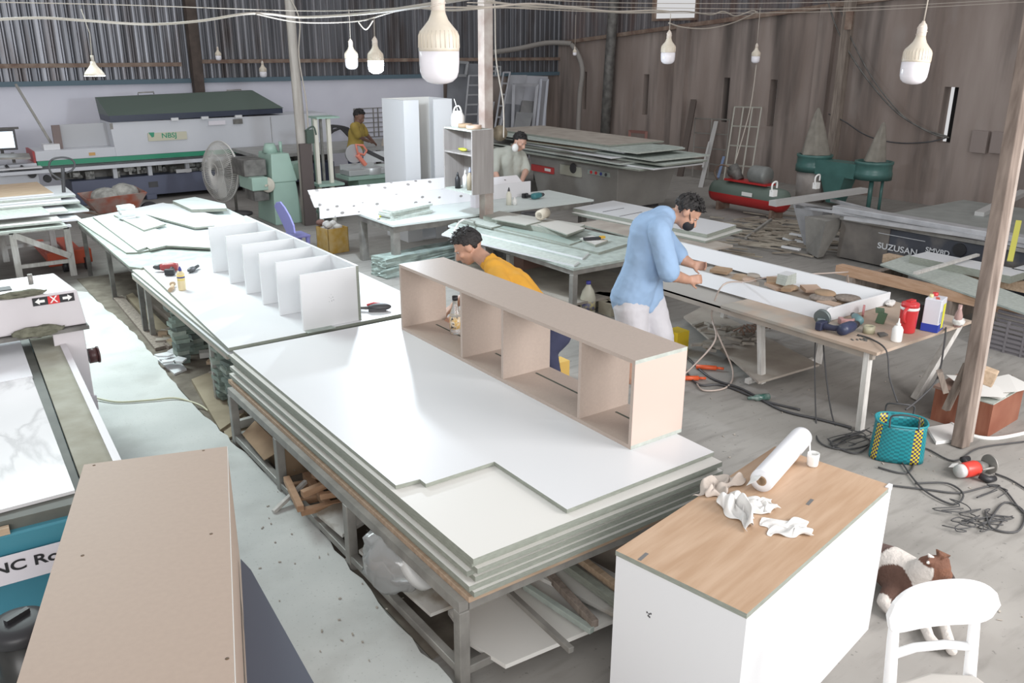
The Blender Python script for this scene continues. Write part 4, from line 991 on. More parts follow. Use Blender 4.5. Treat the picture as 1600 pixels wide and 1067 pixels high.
b = B(); b.hexa([(a.x,7.97,d_.z-.01),(c.x-.1,7.97,d_.z-.01),(c.x-.1,7.99,d_.z-.01),(a.x,7.99,d_.z-.01),(a.x,8.08,d_.z+.06),(c.x-.1,8.08,d_.z+.06),(c.x-.1,8.1,d_.z+.06),(a.x,8.1,d_.z+.06)]); o = b.done('folded_back', wrapm, t); o.location = -Vector(t.location)
column('steel_column', 4.87, 7.2, 4.6, .105, mat('rusty_beige_column', (.30,.23,.20), .8, scale=5, col2=(.46,.41,.37), stretch=(1,1,1)), 'rust-stained beige column in the middle of the hall carrying the small open shelf')
t = root('wall_shelf', (4.53,6.93,.78), 'small grey wood-grain open shelf box fixed to the rusty column', 'shelf')
gw = mat('grey_wood_grain', (.27,.245,.235), .5, scale=3, col2=(.34,.315,.30), stretch=(9,9,.6), detail=6)
HB, HT = PX(738,305,4.53).z, PX(738,204,4.53).z; t.location.z = HB; h = HT-HB
b = B(); b.box(0,0,0,.245,.016,h); b.done('side_panel', gw, t)
b = B(); b.box(0,.5,0,.245,.516,h); b.done('side_panel', gw, t)
b = B(); b.box(.229,.016,0,.245,.5,h); b.done('back_panel', gw, t)
for zz,nm in ((0,'bottom_panel'),(h-.016,'top_panel'),(h*.60,'shelf_board')):
    b = B(); b.box(.0,.016,zz,.229,.5,zz+.015); b.done(nm, edge_l if nm != 'shelf_board' else gw, t)
bx = Vector((4.53,6.93,HB))
def small_bottle(dx, dy, hh, r, m, label, capm=None, z=None, name='glue_bottle', cat='bottle', loc=None):
    l = loc or (bx+Vector((dx,dy,.0155 if z is None else z)))
    t = root(name, l, label, cat)
    b = B(); b.lathe([(0,0),(r,0),(r,hh*.6),(r*.5,hh*.74),(r*.4,hh*.78)],n=16); b.done('body', m, t)
    b = B(); b.lathe([(r*.45,hh*.78),(r*.42,hh*.84),(r*.12,hh),(0,hh)],n=12); b.done('nozzle', capm or m, t); return t
small_bottle(.06,.36,.16,.028,black,'black squeeze bottle on the floor of the small open shelf',black)
small_bottle(.13,.33,.18,.028,plastic_w,'white squeeze bottle behind the black one in the small open shelf',plastic_w)
small_bottle(.10,.20,.22,.030,mat('tan_label', (.40,.34,.25), .5),'taller bottle with tan label and blue nozzle in the small open shelf',mat('pale_blue_cap', (.45,.50,.68), .4))
small_bottle(.08,.09,.20,.02,mat('red_brown_bottle', (.30,.13,.10), .4),'thin reddish brown bottle nearest the side panel of the small open shelf')
b = B(); b.ell((0,0,.02),(.03,.06,.018)); b.ell((0,.06,.02),(.012,.03,.012)); tag(b.done('tape_measure', mat('olive_yellow', (.42,.42,.06), .4), loc=bx+Vector((.08,.28,h*.60+.016))), 'olive yellow tool lying on the middle board of the small shelf', 'tool')
b = B(); b.cyl((0,0,0),(0,0,.09),.03,.035); tag(b.done('green_cup', mat('dark_green_plastic', (.03,.14,.09), .4), loc=bx+Vector((.13,.10,h*.60+.016))), 'dark green cup on the middle board of the small shelf', 'cup')
tapem = mat('tan_tape', (.50,.36,.27), .4)
for k,(dx,dy,r_) in enumerate(((.10,.12,.075),(.12,.30,.07))):
    b = B(); b.lathe([(r_*.5,0),(r_,0),(r_,.035),(r_*.5,.035),(r_*.5,0)],n=28)
    tag(b.done('tape_roll', tapem if k==0 else card, loc=bx+Vector((dx,dy,h+.001))), ['pinkish tan tape roll lying on top of the small shelf near its front end','brown tape roll lying on top of the small shelf under the jug'][k], 'tape')
t = root('plastic_jug', bx+Vector((.11,.42,h+.001)), 'white handled jug with curled straw on top of the small shelf', 'jug')
b = B(); b.lathe([(0,0),(.06,0),(.065,.02),(.065,.10),(.045,.14),(.02,.15)],n=20); b.done('body', plastic_w, t)
b = B(); b.tube(spline([(-.05,0,.12),(-.03,0,.18),(.02,0,.19),(.05,0,.12)],4),.008,6); b.done('handle', plastic_w, t)
b = B(); b.tube(spline([(0,0,.15),(-.01,.02,.22),(-.02,.03,.26)],4),.004,6); b.done('straw', plastic_w, t)
# white carcass standing behind
t = root('open_wardrobe', (4.7,8.55,0), 'tall white open carcass standing upright behind the grey workbench', 'cabinet')
x0, x1 = PY(630,155,8.55).x-4.7, PY(706,158,8.55).x-4.7; zt = PY(630,157,8.55).z
b = B(); b.box(x0,0,0,x0+.19,.02,zt); b.done('front_stile', white, t)
b = B(); b.box(x0,.02,0,x0+.018,.5,zt); b.done('side_panel', white, t)
b = B(); b.box(x0+.018,.48,0,x1,.5,zt); b.done('back_panel', warmwhite, t)
b = B(); b.box(x1-.24,.0,0,x1,.02,zt-.0); b.done('front_stile', white, t)
b = B(); b.box(x1-.018,.02,0,x1,.48,zt); b.done('side_panel', white, t)
b = B(); b.box(x0+.018,.02,.0,x1-.018,.48,.02); b.done('bottom_panel', white, t)
# tools on grey bench
def stack_small(px, py, z, n, sx, sy, m, label, grp, rz=0, th=.019, seed=1):
    rg = random.Random(seed); p = F(px,py,z); zz = z
    for i in range(n):
        b = B(); b.box(-sx/2,-sy/2,0,sx/2,sy/2,th); b.top()
        o = b.done('board_sheet', [m, edge_l], loc=(p.x+rg.uniform(-.02,.02),p.y+rg.uniform(-.02,.02),zz), rz=rz+rg.uniform(-.07,.07)); zz += th+.001
        tag(o, label % (['lowest','second','third','fourth','fifth','sixth'][i] if i < n-1 else 'topmost'), 'board', grp)
stack_small(636,338,.5005,5,.55,.16,tealw,'pale teal board in the small pile on the grey workbench, %s','small boards piled on the grey workbench',rz=.25,seed=3)
p = F(600,341,.5); t = root('tape_measure', (p.x,p.y,.501), 'bright yellow tape measure at the left end of the grey workbench', 'tape measure')
b = B(); b.ob((0,0,.028),(.09,.05,.055)); b.done('case', mat('bright_yellow', (.75,.72,.02), .4), t, bevel=.012)
b = B(); b.ob((.03,-.026,.028),(.03,.006,.03)); b.ob((-.06,-.02,.004),(.05,.02,.003)); b.done('clip', dark, t)
small_bottle(0,0,.19,.03,mat('cream_glue_b', (.72,.70,.60), .4),'tall cream glue bottle with dark cap on the grey workbench by the wrapped panel',dark,loc=F(795,320,.5005))
small_bottle(0,0,.09,.025,plastic_w,'short white glue bottle beside the tall cream one on the grey workbench',plastic_w,loc=F(804,320,.5005))
p = F(838,311,.5); t = drill('cordless_drill', (p.x,p.y,.5005), .2, 'teal cordless drill lying at the right end of grey workbench', mat('teal_tool', (.05,.20,.22), .4), black, s=1.1)
p = F(715,328,.5); b = B(); b.box(-.05,-.04,0,.05,.04,.14); tag(b.done('white_carton', [wsign], loc=(p.x+.25,p.y+.02,.5005), rz=.2), 'small white carton on the grey workbench just right of the column', 'carton')
# wrapped packages under the grey bench
clearw = mat('wrapped_package', (.33,.40,.37), .25, var=.25, scale=9, bump=.5)
for k,(px_,py_,sx,sy,sz,z0_,lb_) in enumerate(((640,432,1.3,.26,.10,.0,'lowest'),(640,432,1.25,.24,.09,.105,'middle'),(690,408,1.2,.22,.1,.0,'rear'),)):
    p = F(px_,py_,0); b = B(); b.box(0,-sy/2,0,sx,sy/2,sz)
    bmesh.ops.subdivide_edges(b.bm, edges=b.bm.edges, cuts=5, use_grid_fill=True); b.jitter(.008,k)
    o = b.done('wrapped_package', clearw, loc=(p.x-.25,p.y+.15,z0_), rz=.15, bevel=0)
    tag(o, 'long board package in crinkled clear film under the grey workbench, %s one' % lb_, 'package', 'film-wrapped packages under the grey workbench')

# ------------------------------------------------------------------ middle table with stacked grey boards
t = root('green_top_table', (4.36,5.2,0), 'steel table crowded with grey-green boards behind the man in yellow', 'table')
bench(t, 1.1, 1.85, .44, [(.01,.01),(1.03,.01),(.01,.9),(1.03,.9),(.01,1.77),(1.03,1.77)], .05, [mdf_gr], steel_g, apron=.045)
b = B(); b.box(.06,.05,.10,1.03,1.75,.12); b.done('lower_shelf', plyd, t)
def bpoly(pix, z, th, m, label, e=None, name='board_sheet', cat='board', grp=None):
    b = B(); b.poly([(lambda q:(q.x,q.y))(F(x,y,z)) for x,y in pix], z, z+th); b.top()
    return tag(b.done(name, [m, e or edge]), label, cat, grp)
bpoly([(690,368),(705,358),(905,411),(897,417)], .4405, .016, edge_l, 'long pale strip along the near edge of crowded table', white)
bpoly([(700,355),(712,350),(920,397),(910,406)], .4405, .018, mdf_gr, 'long green-grey board second from the near edge of crowded table', white)
bpoly([(715,348),(775,338),(1000,378),(935,398)], .4405, .02, mdf_gr, 'wide green-grey board covering the middle of the crowded table')
bpoly([(722,346),(760,340),(802,350),(768,358)], .461, .016, edge_l, 'small pale board at the far left of crowded table')
bpoly([(780,357),(800,350),(915,375),(890,384)], .461, .012, mat('sage_board', (.30,.36,.32), .7), 'sage green board beside the thick grey slab stack')
bpoly([(755,345),(780,337),(914,359),(885,371)], .474, .05, mat('grey_taupe_board', (.40,.39,.35), .7), 'thick grey taupe slab stack in the middle of crowded table', edge)
bpoly([(768,343),(788,337),(846,347),(822,353)], .525, .01, mat('grey_taupe_board_b', (.44,.43,.39), .7), 'small taupe plate on the left half of the thick slab stack')
bpoly([(840,352),(868,346),(914,358),(886,368)], .525, .01, mat('grey_taupe_board_c', (.46,.44,.40), .7), 'small taupe plate on the right half of the thick slab stack')
bpoly([(905,352),(935,345),(1000,358),(985,372)], .462, .012, plyd, 'brownish board at the right side of crowded table')
bpoly([(905,376),(925,371),(950,379),(930,386)], .462, .02, dustw, 'pale offcut below the clamp on the crowded table')
p = F(848,343,.536); t = root('masking_tape_roll', (p.x,p.y,.54), 'cream tape roll standing on its rim on the grey slab stack', 'tape')
b = B(); b.lathe([(.03,-.06),(.05,-.06),(.05,.06),(.03,.06),(.03,-.06)],(0,0,.05),24,axis=(.9,.3,.1)); b.done('coil', mat('cream_tape', (.52,.47,.38), .6), t)
p = F(829,332,.5); b = B(); b.lathe([(.06,0),(.10,0),(.10,.03),(.06,.03),(.06,0)],n=28); tag(b.done('edging_ring', dark, loc=(p.x,p.y,.47)), 'flat black ring of edging at the far side of crowded table', 'ring')
b = B(); b.ob((0,0,.012),(.16,.035,.022)); b.ob((.1,.0,.018),(.05,.03,.02),mi=1); p = F(925,375,.482); tag(b.done('box_cutter', [black, mat('amber_plastic', (.65,.38,.03), .4)], loc=(p.x,p.y,.484), rz=-.3), 'black and amber box cutter on the pale offcut', 'cutter')
b = B(); b.tube(spline([F(712,366,.46),PD(710,362,8.0),PD(716,350,8.0),PD(726,343,8.0),F(742,346,.47)],5),.008,6)
# white cable arc over the table corner
tag(b.done('white_cable', plastic_w), 'white cable arching above the far man-side corner of crowded table', 'cable')
# underneath: box, white box, jug, blocks
p = F(835,440,.121); b = B(); b.box(-.15,-.1,0,.15,.1,.17); tag(b.done('brown_carton', mat('brown_carton', (.25,.15,.12), .8), loc=(4.9,6.5,.121)), 'brown carton on the lower shelf under the crowded table', 'carton')
b = B()
for s_ in (0,1): b.box(-.13,-.10+.19*s_,0,.13,-.09+.19*s_,.08); b.box(-.13+.25*s_,-.1,0,-.12+.25*s_,.1,.08)
b.box(-.13,-.1,0,.13,.1,.008); tag(b.done('small_tray', white, loc=(F(858,452,0).x,F(858,452,0).y,0), rz=.2), 'small open white tray on the floor under the crowded table', 'tray')
p = F(918,488,.0)
t = root('glue_canister', (p.x,p.y,0), 'big translucent glue canister with blue cap on the floor by the table leg', 'canister')
b = B(); b.lathe([(0,0),(.062,0),(.066,.01),(.066,.13),(.05,.19),(.022,.235),(.018,.25)],n=24); b.done('body', mat('milky_plastic', (.72,.70,.58), .3, sub=.0), t)
b = B(); b.lathe([(.02,.248),(.02,.275),(0,.276)],n=16); b.done('cap', mat('blue_cap', (.08,.08,.40), .4), t)
b = B(); b.lathe([(.0668,.03),(.0668,.11)],n=24); b.done('label_band', mat('yellow_blue_label', (.70,.62,.28), .5, scale=30, col2=(.12,.14,.40)), t)
b = B(); b.lathe([(.0,.0),(.045,0),(.048,.04),(.03,.05)]) if False else None
for i in range(4):
    p = F(943+i*6,492-(i%2)*6,0); b = B(); b.box(-.04,-.08,0,.04,.08,.10+.02*(i%2)); tag(b.done('carton_block', mat('pale_carton', (.46,.42,.33), .8, var=.15), loc=(p.x+.05,p.y+.1*(i%2),0), rz=.2*i), 'small tan block carton beside the glue canister, %s' % ['nearest it','second from it','third from it','farthest from it'][i], 'carton', 'tan cartons beside the glue canister')
for k,(a_,c_,w_,m_,l_) in enumerate((((800,442),(880,425),.09,woodd,'brown beam lying on the floor under the crowded table, nearest the man in yellow'),((815,452),(885,440),.05,edge_l,'pale strip on the floor under the crowded table before the brown beam'),((845,470),(895,452),.12,mdf_gr,'green-grey plank on the floor under the crowded table'),((860,478),(890,462),.07,steel_gd,'dark plank on the floor under the crowded table by its front leg'))):
    b = B(); b.bar(F(*a_,.03),F(*c_,.03),w_,.05); tag(b.done('floor_plank', m_), l_, 'plank')
# table behind the man in blue with long white doors
t = root('white_board_table', (5.55,5.0,0), 'table with curved metal legs holding long white doors behind the man in blue', 'table')
b = B(); b.box(.08,.1,.40,.62,1.7,.42); b.done('tabletop', plyd, t)
for x,y in ((.1,.2),(.55,.2),(.1,1.6),(.55,1.6)):
    b = B(); b.tube(spline([(x,y,0),(x,y,.25),(x+.02,y,.36),(x+.05,y+.03,.40)],4),.014,8); b.done('leg', steel_gd, t)
bpoly([(893,335),(955,322),(1160,362),(1102,380)], .4215, .02, warmwhite, 'lower long white door on the table behind the man in blue', edge)
bpoly([(895,330),(958,318),(1150,357),(1104,372)], .4425, .035, white, 'upper long white door on the table behind the man in blue', edge)
for a_,c_,k in (((942,331),(975,325),'left'),((968,338),(1003,331),'right')):
    b = B(); b.bar(F(*a_,.479),F(*c_,.479),.008,.003); tag(b.done('strap', dark), 'dark strap lying across the upper long white door, %s one' % k, 'strap')

# ------------------------------------------------------------------ right workbench
t = root('timber_workbench', (4.40,2.52,0), 'long timber workbench with splayed whitewashed legs on the right', 'workbench')
wt = mat('work_top_ply', (.40,.30,.23), .75, scale=4, col2=(.50,.41,.33)); mix_noise(wt, (.36,.34,.30), 3, .45,.65)
b = B(); b.box(-.03,.0,.485,1.02,1.15,.503); b.done('tabletop', wt, t)
b = B(); b.box(.0,1.1,.47,1.0,1.98,.484); b.done('tabletop_extension', mat('dusty_top', (.38,.36,.33), .85), t)
for (x,y),(u,v) in (((.02,.08),(-.02,.04)),((.96,.05),(.7,.12)),((.1,.92),(.12,.87)),((.9,.95),(.75,.88)),((.05,1.85),(-.02,1.85)),((.85,1.8),(.9,1.9))):
    b = B(); b.bar((u,v,0),(x,y,.484),.045,.035); b.done('leg', woodw, t, bevel=.002)
b = B(); b.bar((.0,.9,.03),(.72,.9,.03),.035,.03); b.done('stretcher', woodw, t)
b = B(); b.box(.0,.04,.44,.03,1.95,.483); b.done('side_rail', plyd, t)
# low shelf with clutter under it
bpoly([(1068,497),(1100,480),(1280,572),(1185,600)] , .05, .015, plyd, 'wide dusty board lying low between the legs of the timber workbench', plyd, 'floor_board')
t = root('clutter_heap', (0,0,0), 'heap of grey offcuts and a coil on the low dusty board', 'offcuts'); t['kind'] = 'stuff'
b = B(); rg = random.Random(4)
for i in range(26):
    q = F(rg.uniform(1085,1180), rg.uniform(505,545), .07+.004*(i%7)); b.ob((q.x,q.y,q.z+rg.uniform(0,.03)),(rg.uniform(.05,.16),rg.uniform(.02,.06),.02),rg.uniform(0,3),rg.uniform(-.2,.2))
b.done('offcuts', [mat('clutter_grey', (.22,.20,.18), .8, scale=10, col2=(.36,.33,.28))], t)
q = F(1152,525,.09); b = B(); b.tube([q+Vector((.02*i,.04*math.cos(i*1.9),.03+.04*math.sin(i*1.9))) for i in range(30)],.009,6); b.done('coil', mat('brown_rope', (.25,.17,.13), .9), t)
# the long white tray frame
t = root('long_drawer_frame', (4.66,3.05,.504), 'long shallow white frame full of offcuts on the timber workbench', 'frame')
def rl(x,y,z,dz=0): q = F(x,y,z)-Vector(t.location); return (q.x,q.y,q.z+dz)
L_ = 1.85
b = B(); b.hexa([(-.02,0,0),(.0,0,0),(.0,L_-.35,0),(-.02,L_-.35,0),(.06,0,.075),(.075,0,.075),(.075,L_-.35,.075),(.06,L_-.35,.075)]); b.done('near_side', white, t)
b = B(); b.hexa([(.53,0,0),(.55,0,0),(.55,L_+.1,0),(.53,L_+.1,0),(.66,0,.075),(.68,0,.075),(.68,L_+.1,.075),(.66,L_+.1,.075)]); b.done('far_side', white, t)
b = B(); b.box(.0,-.018,0,.66,.0,.085); b.done('end_panel', white, t, bevel=.004)
b = B(); b.cyl((.0,-.019,.045),(.0,-.0,.045),.045,n=20); b.done('rounded_corner', white, t)
OFC = []; rg = random.Random(17); cs = [woodm, plyd, tapem, woodd, card]
for i in range(20):
    y = rg.uniform(3.12,4.2); x = rg.uniform(4.86,5.12); sx, sy = rg.uniform(.09,.17), rg.uniform(.06,.12)
    b = B()
    if i%3: b.box(-sx/2,-sy/2,0,sx/2,sy/2,.022)
    else: b.lathe([(0,0),(sx*.5,0),(sx*.55,.01),(sx*.5,.02),(0,.02)],n=14)
    o = b.done('wood_offcut', cs[i%5], loc=(x,y,.505+.012*(i%5)), rz=rg.uniform(0,3)); o.rotation_euler[0] = rg.uniform(-.15,.15)
    o['y'] = y; tag(o, '', 'offcut', 'brown offcuts inside the long white frame'); OFC.append(o)
for i,o in enumerate(sorted(OFC, key=lambda o: o['y'])): o['label'] = 'brown wood offcut in the long white frame, %s from its near end' % NTH[i]; del o['y']
for i in range(4):
    b = B(); b.box(-.06,-.04,0,.06,.04,.018); b.top(); p = F(1237,462,.56); tag(b.done('board_block', [white, edge_l], loc=(4.98,3.62,.57+.0185*i), rz=.05*i), 'pale small block stacked among the brown offcuts, %s' % ['lowest','second lowest','second highest','topmost'][i], 'block', 'pale blocks stacked inside the white frame')
# tools and cans on the bench
ZB = .5035
p = F(1282,508,ZB); t = root('angle_grinder', (p.x,p.y,ZB), 'grey angle grinder leaning on the end of the long white frame', 'power tool', rz=.6)
b = B(); b.cyl((-.02,0,.03),(.12,.0,.035),.026,.022); b.ob((-.04,0,.035),(.05,.05,.05)); b.done('body', mat('grinder_grey', (.16,.19,.20), .4), t, bevel=.006)
b = B(); b.cyl((-.05,0,.06),(-.03,-.01,.065),.052,n=24); b.done('disc', mat('worn_disc', (.16,.19,.19), .5, .3), t)
p = F(1322,522,ZB); drill('impact_drill', (p.x,p.y,ZB), .1, 'dark blue power drill lying on the timber workbench', mat('dark_blue_tool', (.03,.04,.085), .4), mat('dark_blue_tool_b', (.03,.035,.07), .5), black, 1.15)
p = F(1350,508,ZB); drill('small_grinder', (p.x,p.y+.05,ZB), .9, 'teal and pink hand grinder behind the dark blue drill', mat('teal_grey_tool', (.14,.26,.28), .4), mat('pink_grey_tool', (.45,.25,.24), .5), dark, .85)
p = F(1357,520,ZB); b = B(); b.lathe([(.02,0),(.035,0),(.035,.045),(.02,.045),(.02,0)],n=24); tag(b.done('tape_roll', mat('khaki_tape', (.42,.40,.28), .4), loc=(p.x,p.y,ZB)), 'khaki tape roll standing flat beside the dark blue drill', 'tape')
p = F(1354,497,ZB); b = B(); b.cyl((0,-.006,.038),(0,.006,.038),.036,n=24); tag(b.done('sanding_disc', mat('pink_disc', (.50,.22,.22), .6), loc=(p.x+.02,p.y+.04,ZB), rz=.5), 'pink sanding disc standing on edge behind the khaki tape roll', 'disc')
p = F(1376,505,ZB); b = B(); b.ob((0,0,.035),(.03,.05,.07),0,.2); b.ob((.02,.02,.075),(.06,.05,.02),.3); tag(b.done('green_clamp', mat('dull_green', (.09,.15,.09), .5), loc=(p.x,p.y,ZB), rz=.3), 'dull green clamp between the pink disc and red jug', 'clamp')
p = F(1376,524,ZB); b = B(); b.poly([(-.04,-.02),(.03,-.03),(.05,.01),(.01,.03)],0,.01); tag(b.done('whetstone', steel_gd, loc=(p.x,p.y,ZB)), 'flat dark stone beside the khaki tape roll', 'stone')
p = F(1400,533,ZB); t = root('squeeze_bottle', (p.x,p.y,ZB), 'white translucent squeeze bottle at the front edge of the timber workbench', 'bottle')
b = B(); b.lathe([(0,0),(.028,0),(.031,.006),(.031,.075),(.022,.092),(.012,.098)],n=24); b.done('body', mat('translucent_white', (.80,.81,.80), .3), t)
b = B(); b.lathe([(.013,.097),(.013,.108),(.006,.115),(.002,.142),(0,.142)],n=16); b.done('nozzle', plastic_w, t)
p = F(1416,518,ZB); t = root('thermos_jug', (p.x,p.y,ZB), 'bright red insulated jug with white rim band on the timber workbench', 'jug')
b = B(); b.lathe([(0,0),(.045,0),(.048,.006),(.052,.14),(.053,.145)],n=28); b.done('body', redp, t)
b = B(); b.lathe([(.0535,.143),(.0545,.147),(.0545,.158),(.053,.160)],n=28); b.done('rim_band', plastic_w, t)
b = B(); b.lathe([(.053,.160),(.051,.182),(.03,.192),(0,.194)],n=28); b.ob((.0,.0,.195),(.06,.03,.012)); b.done('lid', redp, t)
b = B(); b.tube(spline([(-.045,-.01,.16),(-.085,-.02,.15),(-.09,-.02,.10),(-.05,-.01,.07)],5),.010,8); b.done('handle', redp, t)
p = F(1441,514,ZB); t = root('black_carton', (p.x+.01,p.y+.02,ZB), 'black printed carton between the red jug and square tin', 'carton', rz=.1)
b = B(); b.box(-.03,-.03,0,.03,.03,.155); b.done('box_body', mat('black_print_carton', (.025,.03,.03), .3), t)
b = B(); b.ell((-.0,-.0305,.05),(.014,.0015,.018),sub=2); b.done('orange_print', mat('orange_print', (.75,.30,.12), .5), t)
p = F(1461,518,ZB); t = root('solvent_tin', (p.x+.01,p.y+.03,ZB), 'square white and blue solvent tin with yellow stripe and red cap', 'tin', rz=.25)
b = B(); b.box(-.05,-.045,0,.07,.05,.205); b.done('tin_body', mat('tin_white', (.66,.68,.74), .3), t, bevel=.004)
tb_ = mat('tin_blue', (.03,.06,.38), .35)
b = B(); b.box(-.0515,-.0465,.002,.0715,.0515,.05); b.hexa([(-.0515,-.0465,.05),(.0715,-.0465,.05),(.0715,.0515,.05),(-.0515,.0515,.05),(-.0515,-.0465,.10),(.0715,-.0465,.05),(.0715,.0515,.05),(-.0515,.0515,.10)]) if False else None; b.done('blue_band', tb_, t)
b = B(); b.box(.005,-.047,.015,.055,-.0468,.17); b.done('yellow_stripe', mat('tin_yellow', (.70,.68,.04), .4), t)
b = B(); b.box(-.04,-.047,.06,-.005,-.0465,.13); b.done('blue_picture', mat('tin_greyblue', (.35,.38,.48), .4), t)
b = B(); b.cyl((.045,.02,.205),(.045,.02,.225),.016,n=16); b.done('red_cap', redp, t)
b = B(); b.cyl((.0,.03,.205),(.0,.03,.222),.012,n=16); b.done('cream_cap', mat('cream_cap', (.72,.66,.35), .4), t)
b = B(); b.ob((-.01,-.01,.206),(.05,.02,.002),.3); b.done('red_smear', mat('red_smear', (.55,.10,.06), .5), t)
p = F(1495,510,ZB); t = root('wrapped_bottle', (p.x,p.y,ZB), 'small bottle of pinkish liquid in clear plastic behind the square tin', 'bottle')
b = B(); b.lathe([(0,0),(.022,0),(.024,.07),(.012,.11),(.012,.14)],n=16); b.done('body', mat('pinkish_glass', (.42,.28,.26), .15), t)
b = B(); b.ell((.01,0,.03),(.04,.035,.03)); b.jitter(.004,2); b.done('plastic_bag', mat('crinkled_plastic', (.62,.62,.60), .3), t)
p = F(1327,458,ZB); t = root('brush_pot', (p.x,p.y,ZB), 'small cut white carton holding a wooden stick behind the long white frame', 'pot')
b = B(); b.lathe([(0,0),(.03,0),(.038,.065),(.035,.065),(.028,.004),(0,.004)],n=4); b.done('pot', plastic_w, t)
b = B(); b.bar((0,0,.005),(-.02,.02,.13),.012,.008); b.done('stick', woodd, t)
p = F(1390,478,ZB); b = B(); b.ell((0,0,.02),(.05,.03,.02),rz=.3); b.jitter(.005,4); tag(b.done('crumpled_paper', rag, loc=(p.x+.0,p.y,ZB)), 'crumpled white paper wad left of the red jug', 'paper')
b = B()
for i in range(12):
    p = F(1340+rr.uniform(-18,18),527+rr.uniform(-5,6),ZB+.002); b.ob(p,(rr.uniform(.01,.03),.008,.004),rr.uniform(0,3))
tag(b.done('shavings', steel_gd), 'scatter of small bits in front of the dark blue drill', 'bits', kind='stuff')

# ------------------------------------------------------------------ cables and the woven basket
def cable(pts, r, m, label, name='cable', seg=6, cat='cable', grp=None):
    b = B(); b.tube(spline(pts, seg), r, 6); return tag(b.done(name, m), label, cat, grp)
C0 = F(1278,505,.50)
cable([F(1276,508,.51),PX(1273,560,4.5),F(1275,655,.01),F(1280,690,.008),F(1320,702,.008),F(1365,690,.01),F(1400,650,.1)], .0048, rubber, 'black cable hanging from grinder and looping over the floor to the woven basket')
cable([F(1287,505,.51),PX(1288,560,4.48),F(1303,660,.01),F(1330,680,.008),F(1375,660,.01),F(1395,645,.2)], .0048, rubber, 'second black cable hanging beside the first from the bench corner')
cable([F(1340,523,.51),F(1362,530,.51),PX(1385,548,4.42),PX(1390,590,4.40),PX(1402,628,4.3)], .005, rubber, 'thin black cable from the dark blue drill down into the woven basket')
cable([F(1478,512,.51),PX(1475,540,4.85),PX(1465,590,4.6),PX(1440,620,4.4),PX(1415,640,4.25)], .005, rubber, 'black cable curving from behind the tin down to the woven basket')
cable([F(x,y,.008) for x,y in ((1372,730),(1420,738),(1440,700),(1490,720),(1530,700),(1600,690))], .0048, rubber, 'black cable running from basket past the post to the right')
cable([F(x,y,.008) for x,y in ((1390,758),(1450,765),(1500,770),(1560,760),(1598,800),(1640,830))], .0048, rubber, 'black cable on the floor in front of the red router')
cable([F(x,y,.012) for x,y in ((1395,700),(1425,745),(1450,770),(1490,788),(1505,772),(1480,755),(1430,755))], .0048, rubber, 'grey cable coil lying before the woven basket')
cable([F(x,y,.008) for x,y in ((1555,740),(1580,750),(1620,775))], .0048, rubber, 'cable leaving the red router towards the right edge')
cable([F(x,y,.008) for x,y in ((1545,815),(1570,785),(1600,800),(1590,830),(1550,825),(1540,800))], .005, rubber, 'tangled black cable loop on the floor below the red router')
cable([F(x,y,.008) for x,y in ((1300,700),(1335,680),(1360,690),(1340,708),(1310,700),(1300,690),(1350,672))], .005, rubber, 'small cable coil on the floor between the oak cabinet and the basket')
cable([F(x,y,.01) for x,y in ((1070,555),(1110,590),(1160,608),(1220,640),(1280,655),(1330,668))], .008, dark, 'long dark cable bundle running on the floor under the timber workbench')
cable([F(x,y,.01) for x,y in ((1065,570),(1090,600),(1130,602),(1190,625),(1250,640))], .007, dark, 'second dark cable on the floor beside the long bundle')
pinkc = mat('pale_pink_hose', (.50,.42,.37), .5)
cable([F(1325,425,.51),F(1210,432,.53),F(1170,440,.56),F(1130,445,.62),PX(1112,490,4.5),PX(1118,530,4.35),PX(1085,570,4.2),F(1060,592,.02)], .006, pinkc, 'pale pink air hose draped over the trays and down to the floor', 'air_hose', cat='hose')
cable([PX(1112,500,4.5),PX(1125,530,4.4),F(1145,580,.03),F(1135,605,.01),F(1100,610,.01),F(1088,598,.01)], .006, pinkc, 'second loop of the pale pink air hose in front of the low board', 'air_hose', cat='hose')
b = B(); b.ell((0,0,.02),(.035,.015,.012)); b.ob((.03,.03,.02),(.03,.02,.02)); p = F(1207,423,.53); tag(b.done('hose_coupling', mat('blue_coupling', (.04,.05,.30), .4), loc=p), 'blue hose coupling lying on the far side of the long white frame', 'coupling')
p = F(1188,625,0); b = B(); b.lathe([(0,0),(.022,.004),(.022,.09),(.012,.11),(.010,.15),(0,.15)],(0,0,.022),16,axis=(-.9,.42,.0)); t = tag(b.done('green_flask', mat('dark_green_flask', (.03,.10,.08), .2, scale=20, col2=(.25,.3,.28)), loc=(p.x+.05,p.y-.03,.0)), 'dark green bottle lying on the floor in front of the cables', 'bottle')
for k,(x,y) in enumerate(((1075,595),(1103,578))):
    p = F(x,y,0); b = B(); b.cyl((-.07,0,.02),(.07,0,.02),.016); b.cyl((.07,0,.02),(.12,.0,.018),.009); tag(b.done('orange_screwdriver', mat('safety_orange', (.72,.12,.04), .4), loc=(p.x,p.y,0), rz=-.6-.2*k), ['orange gripped tool on floor against the beige carcass','orange gripped tool on floor among dark cables'][k], 'tool')
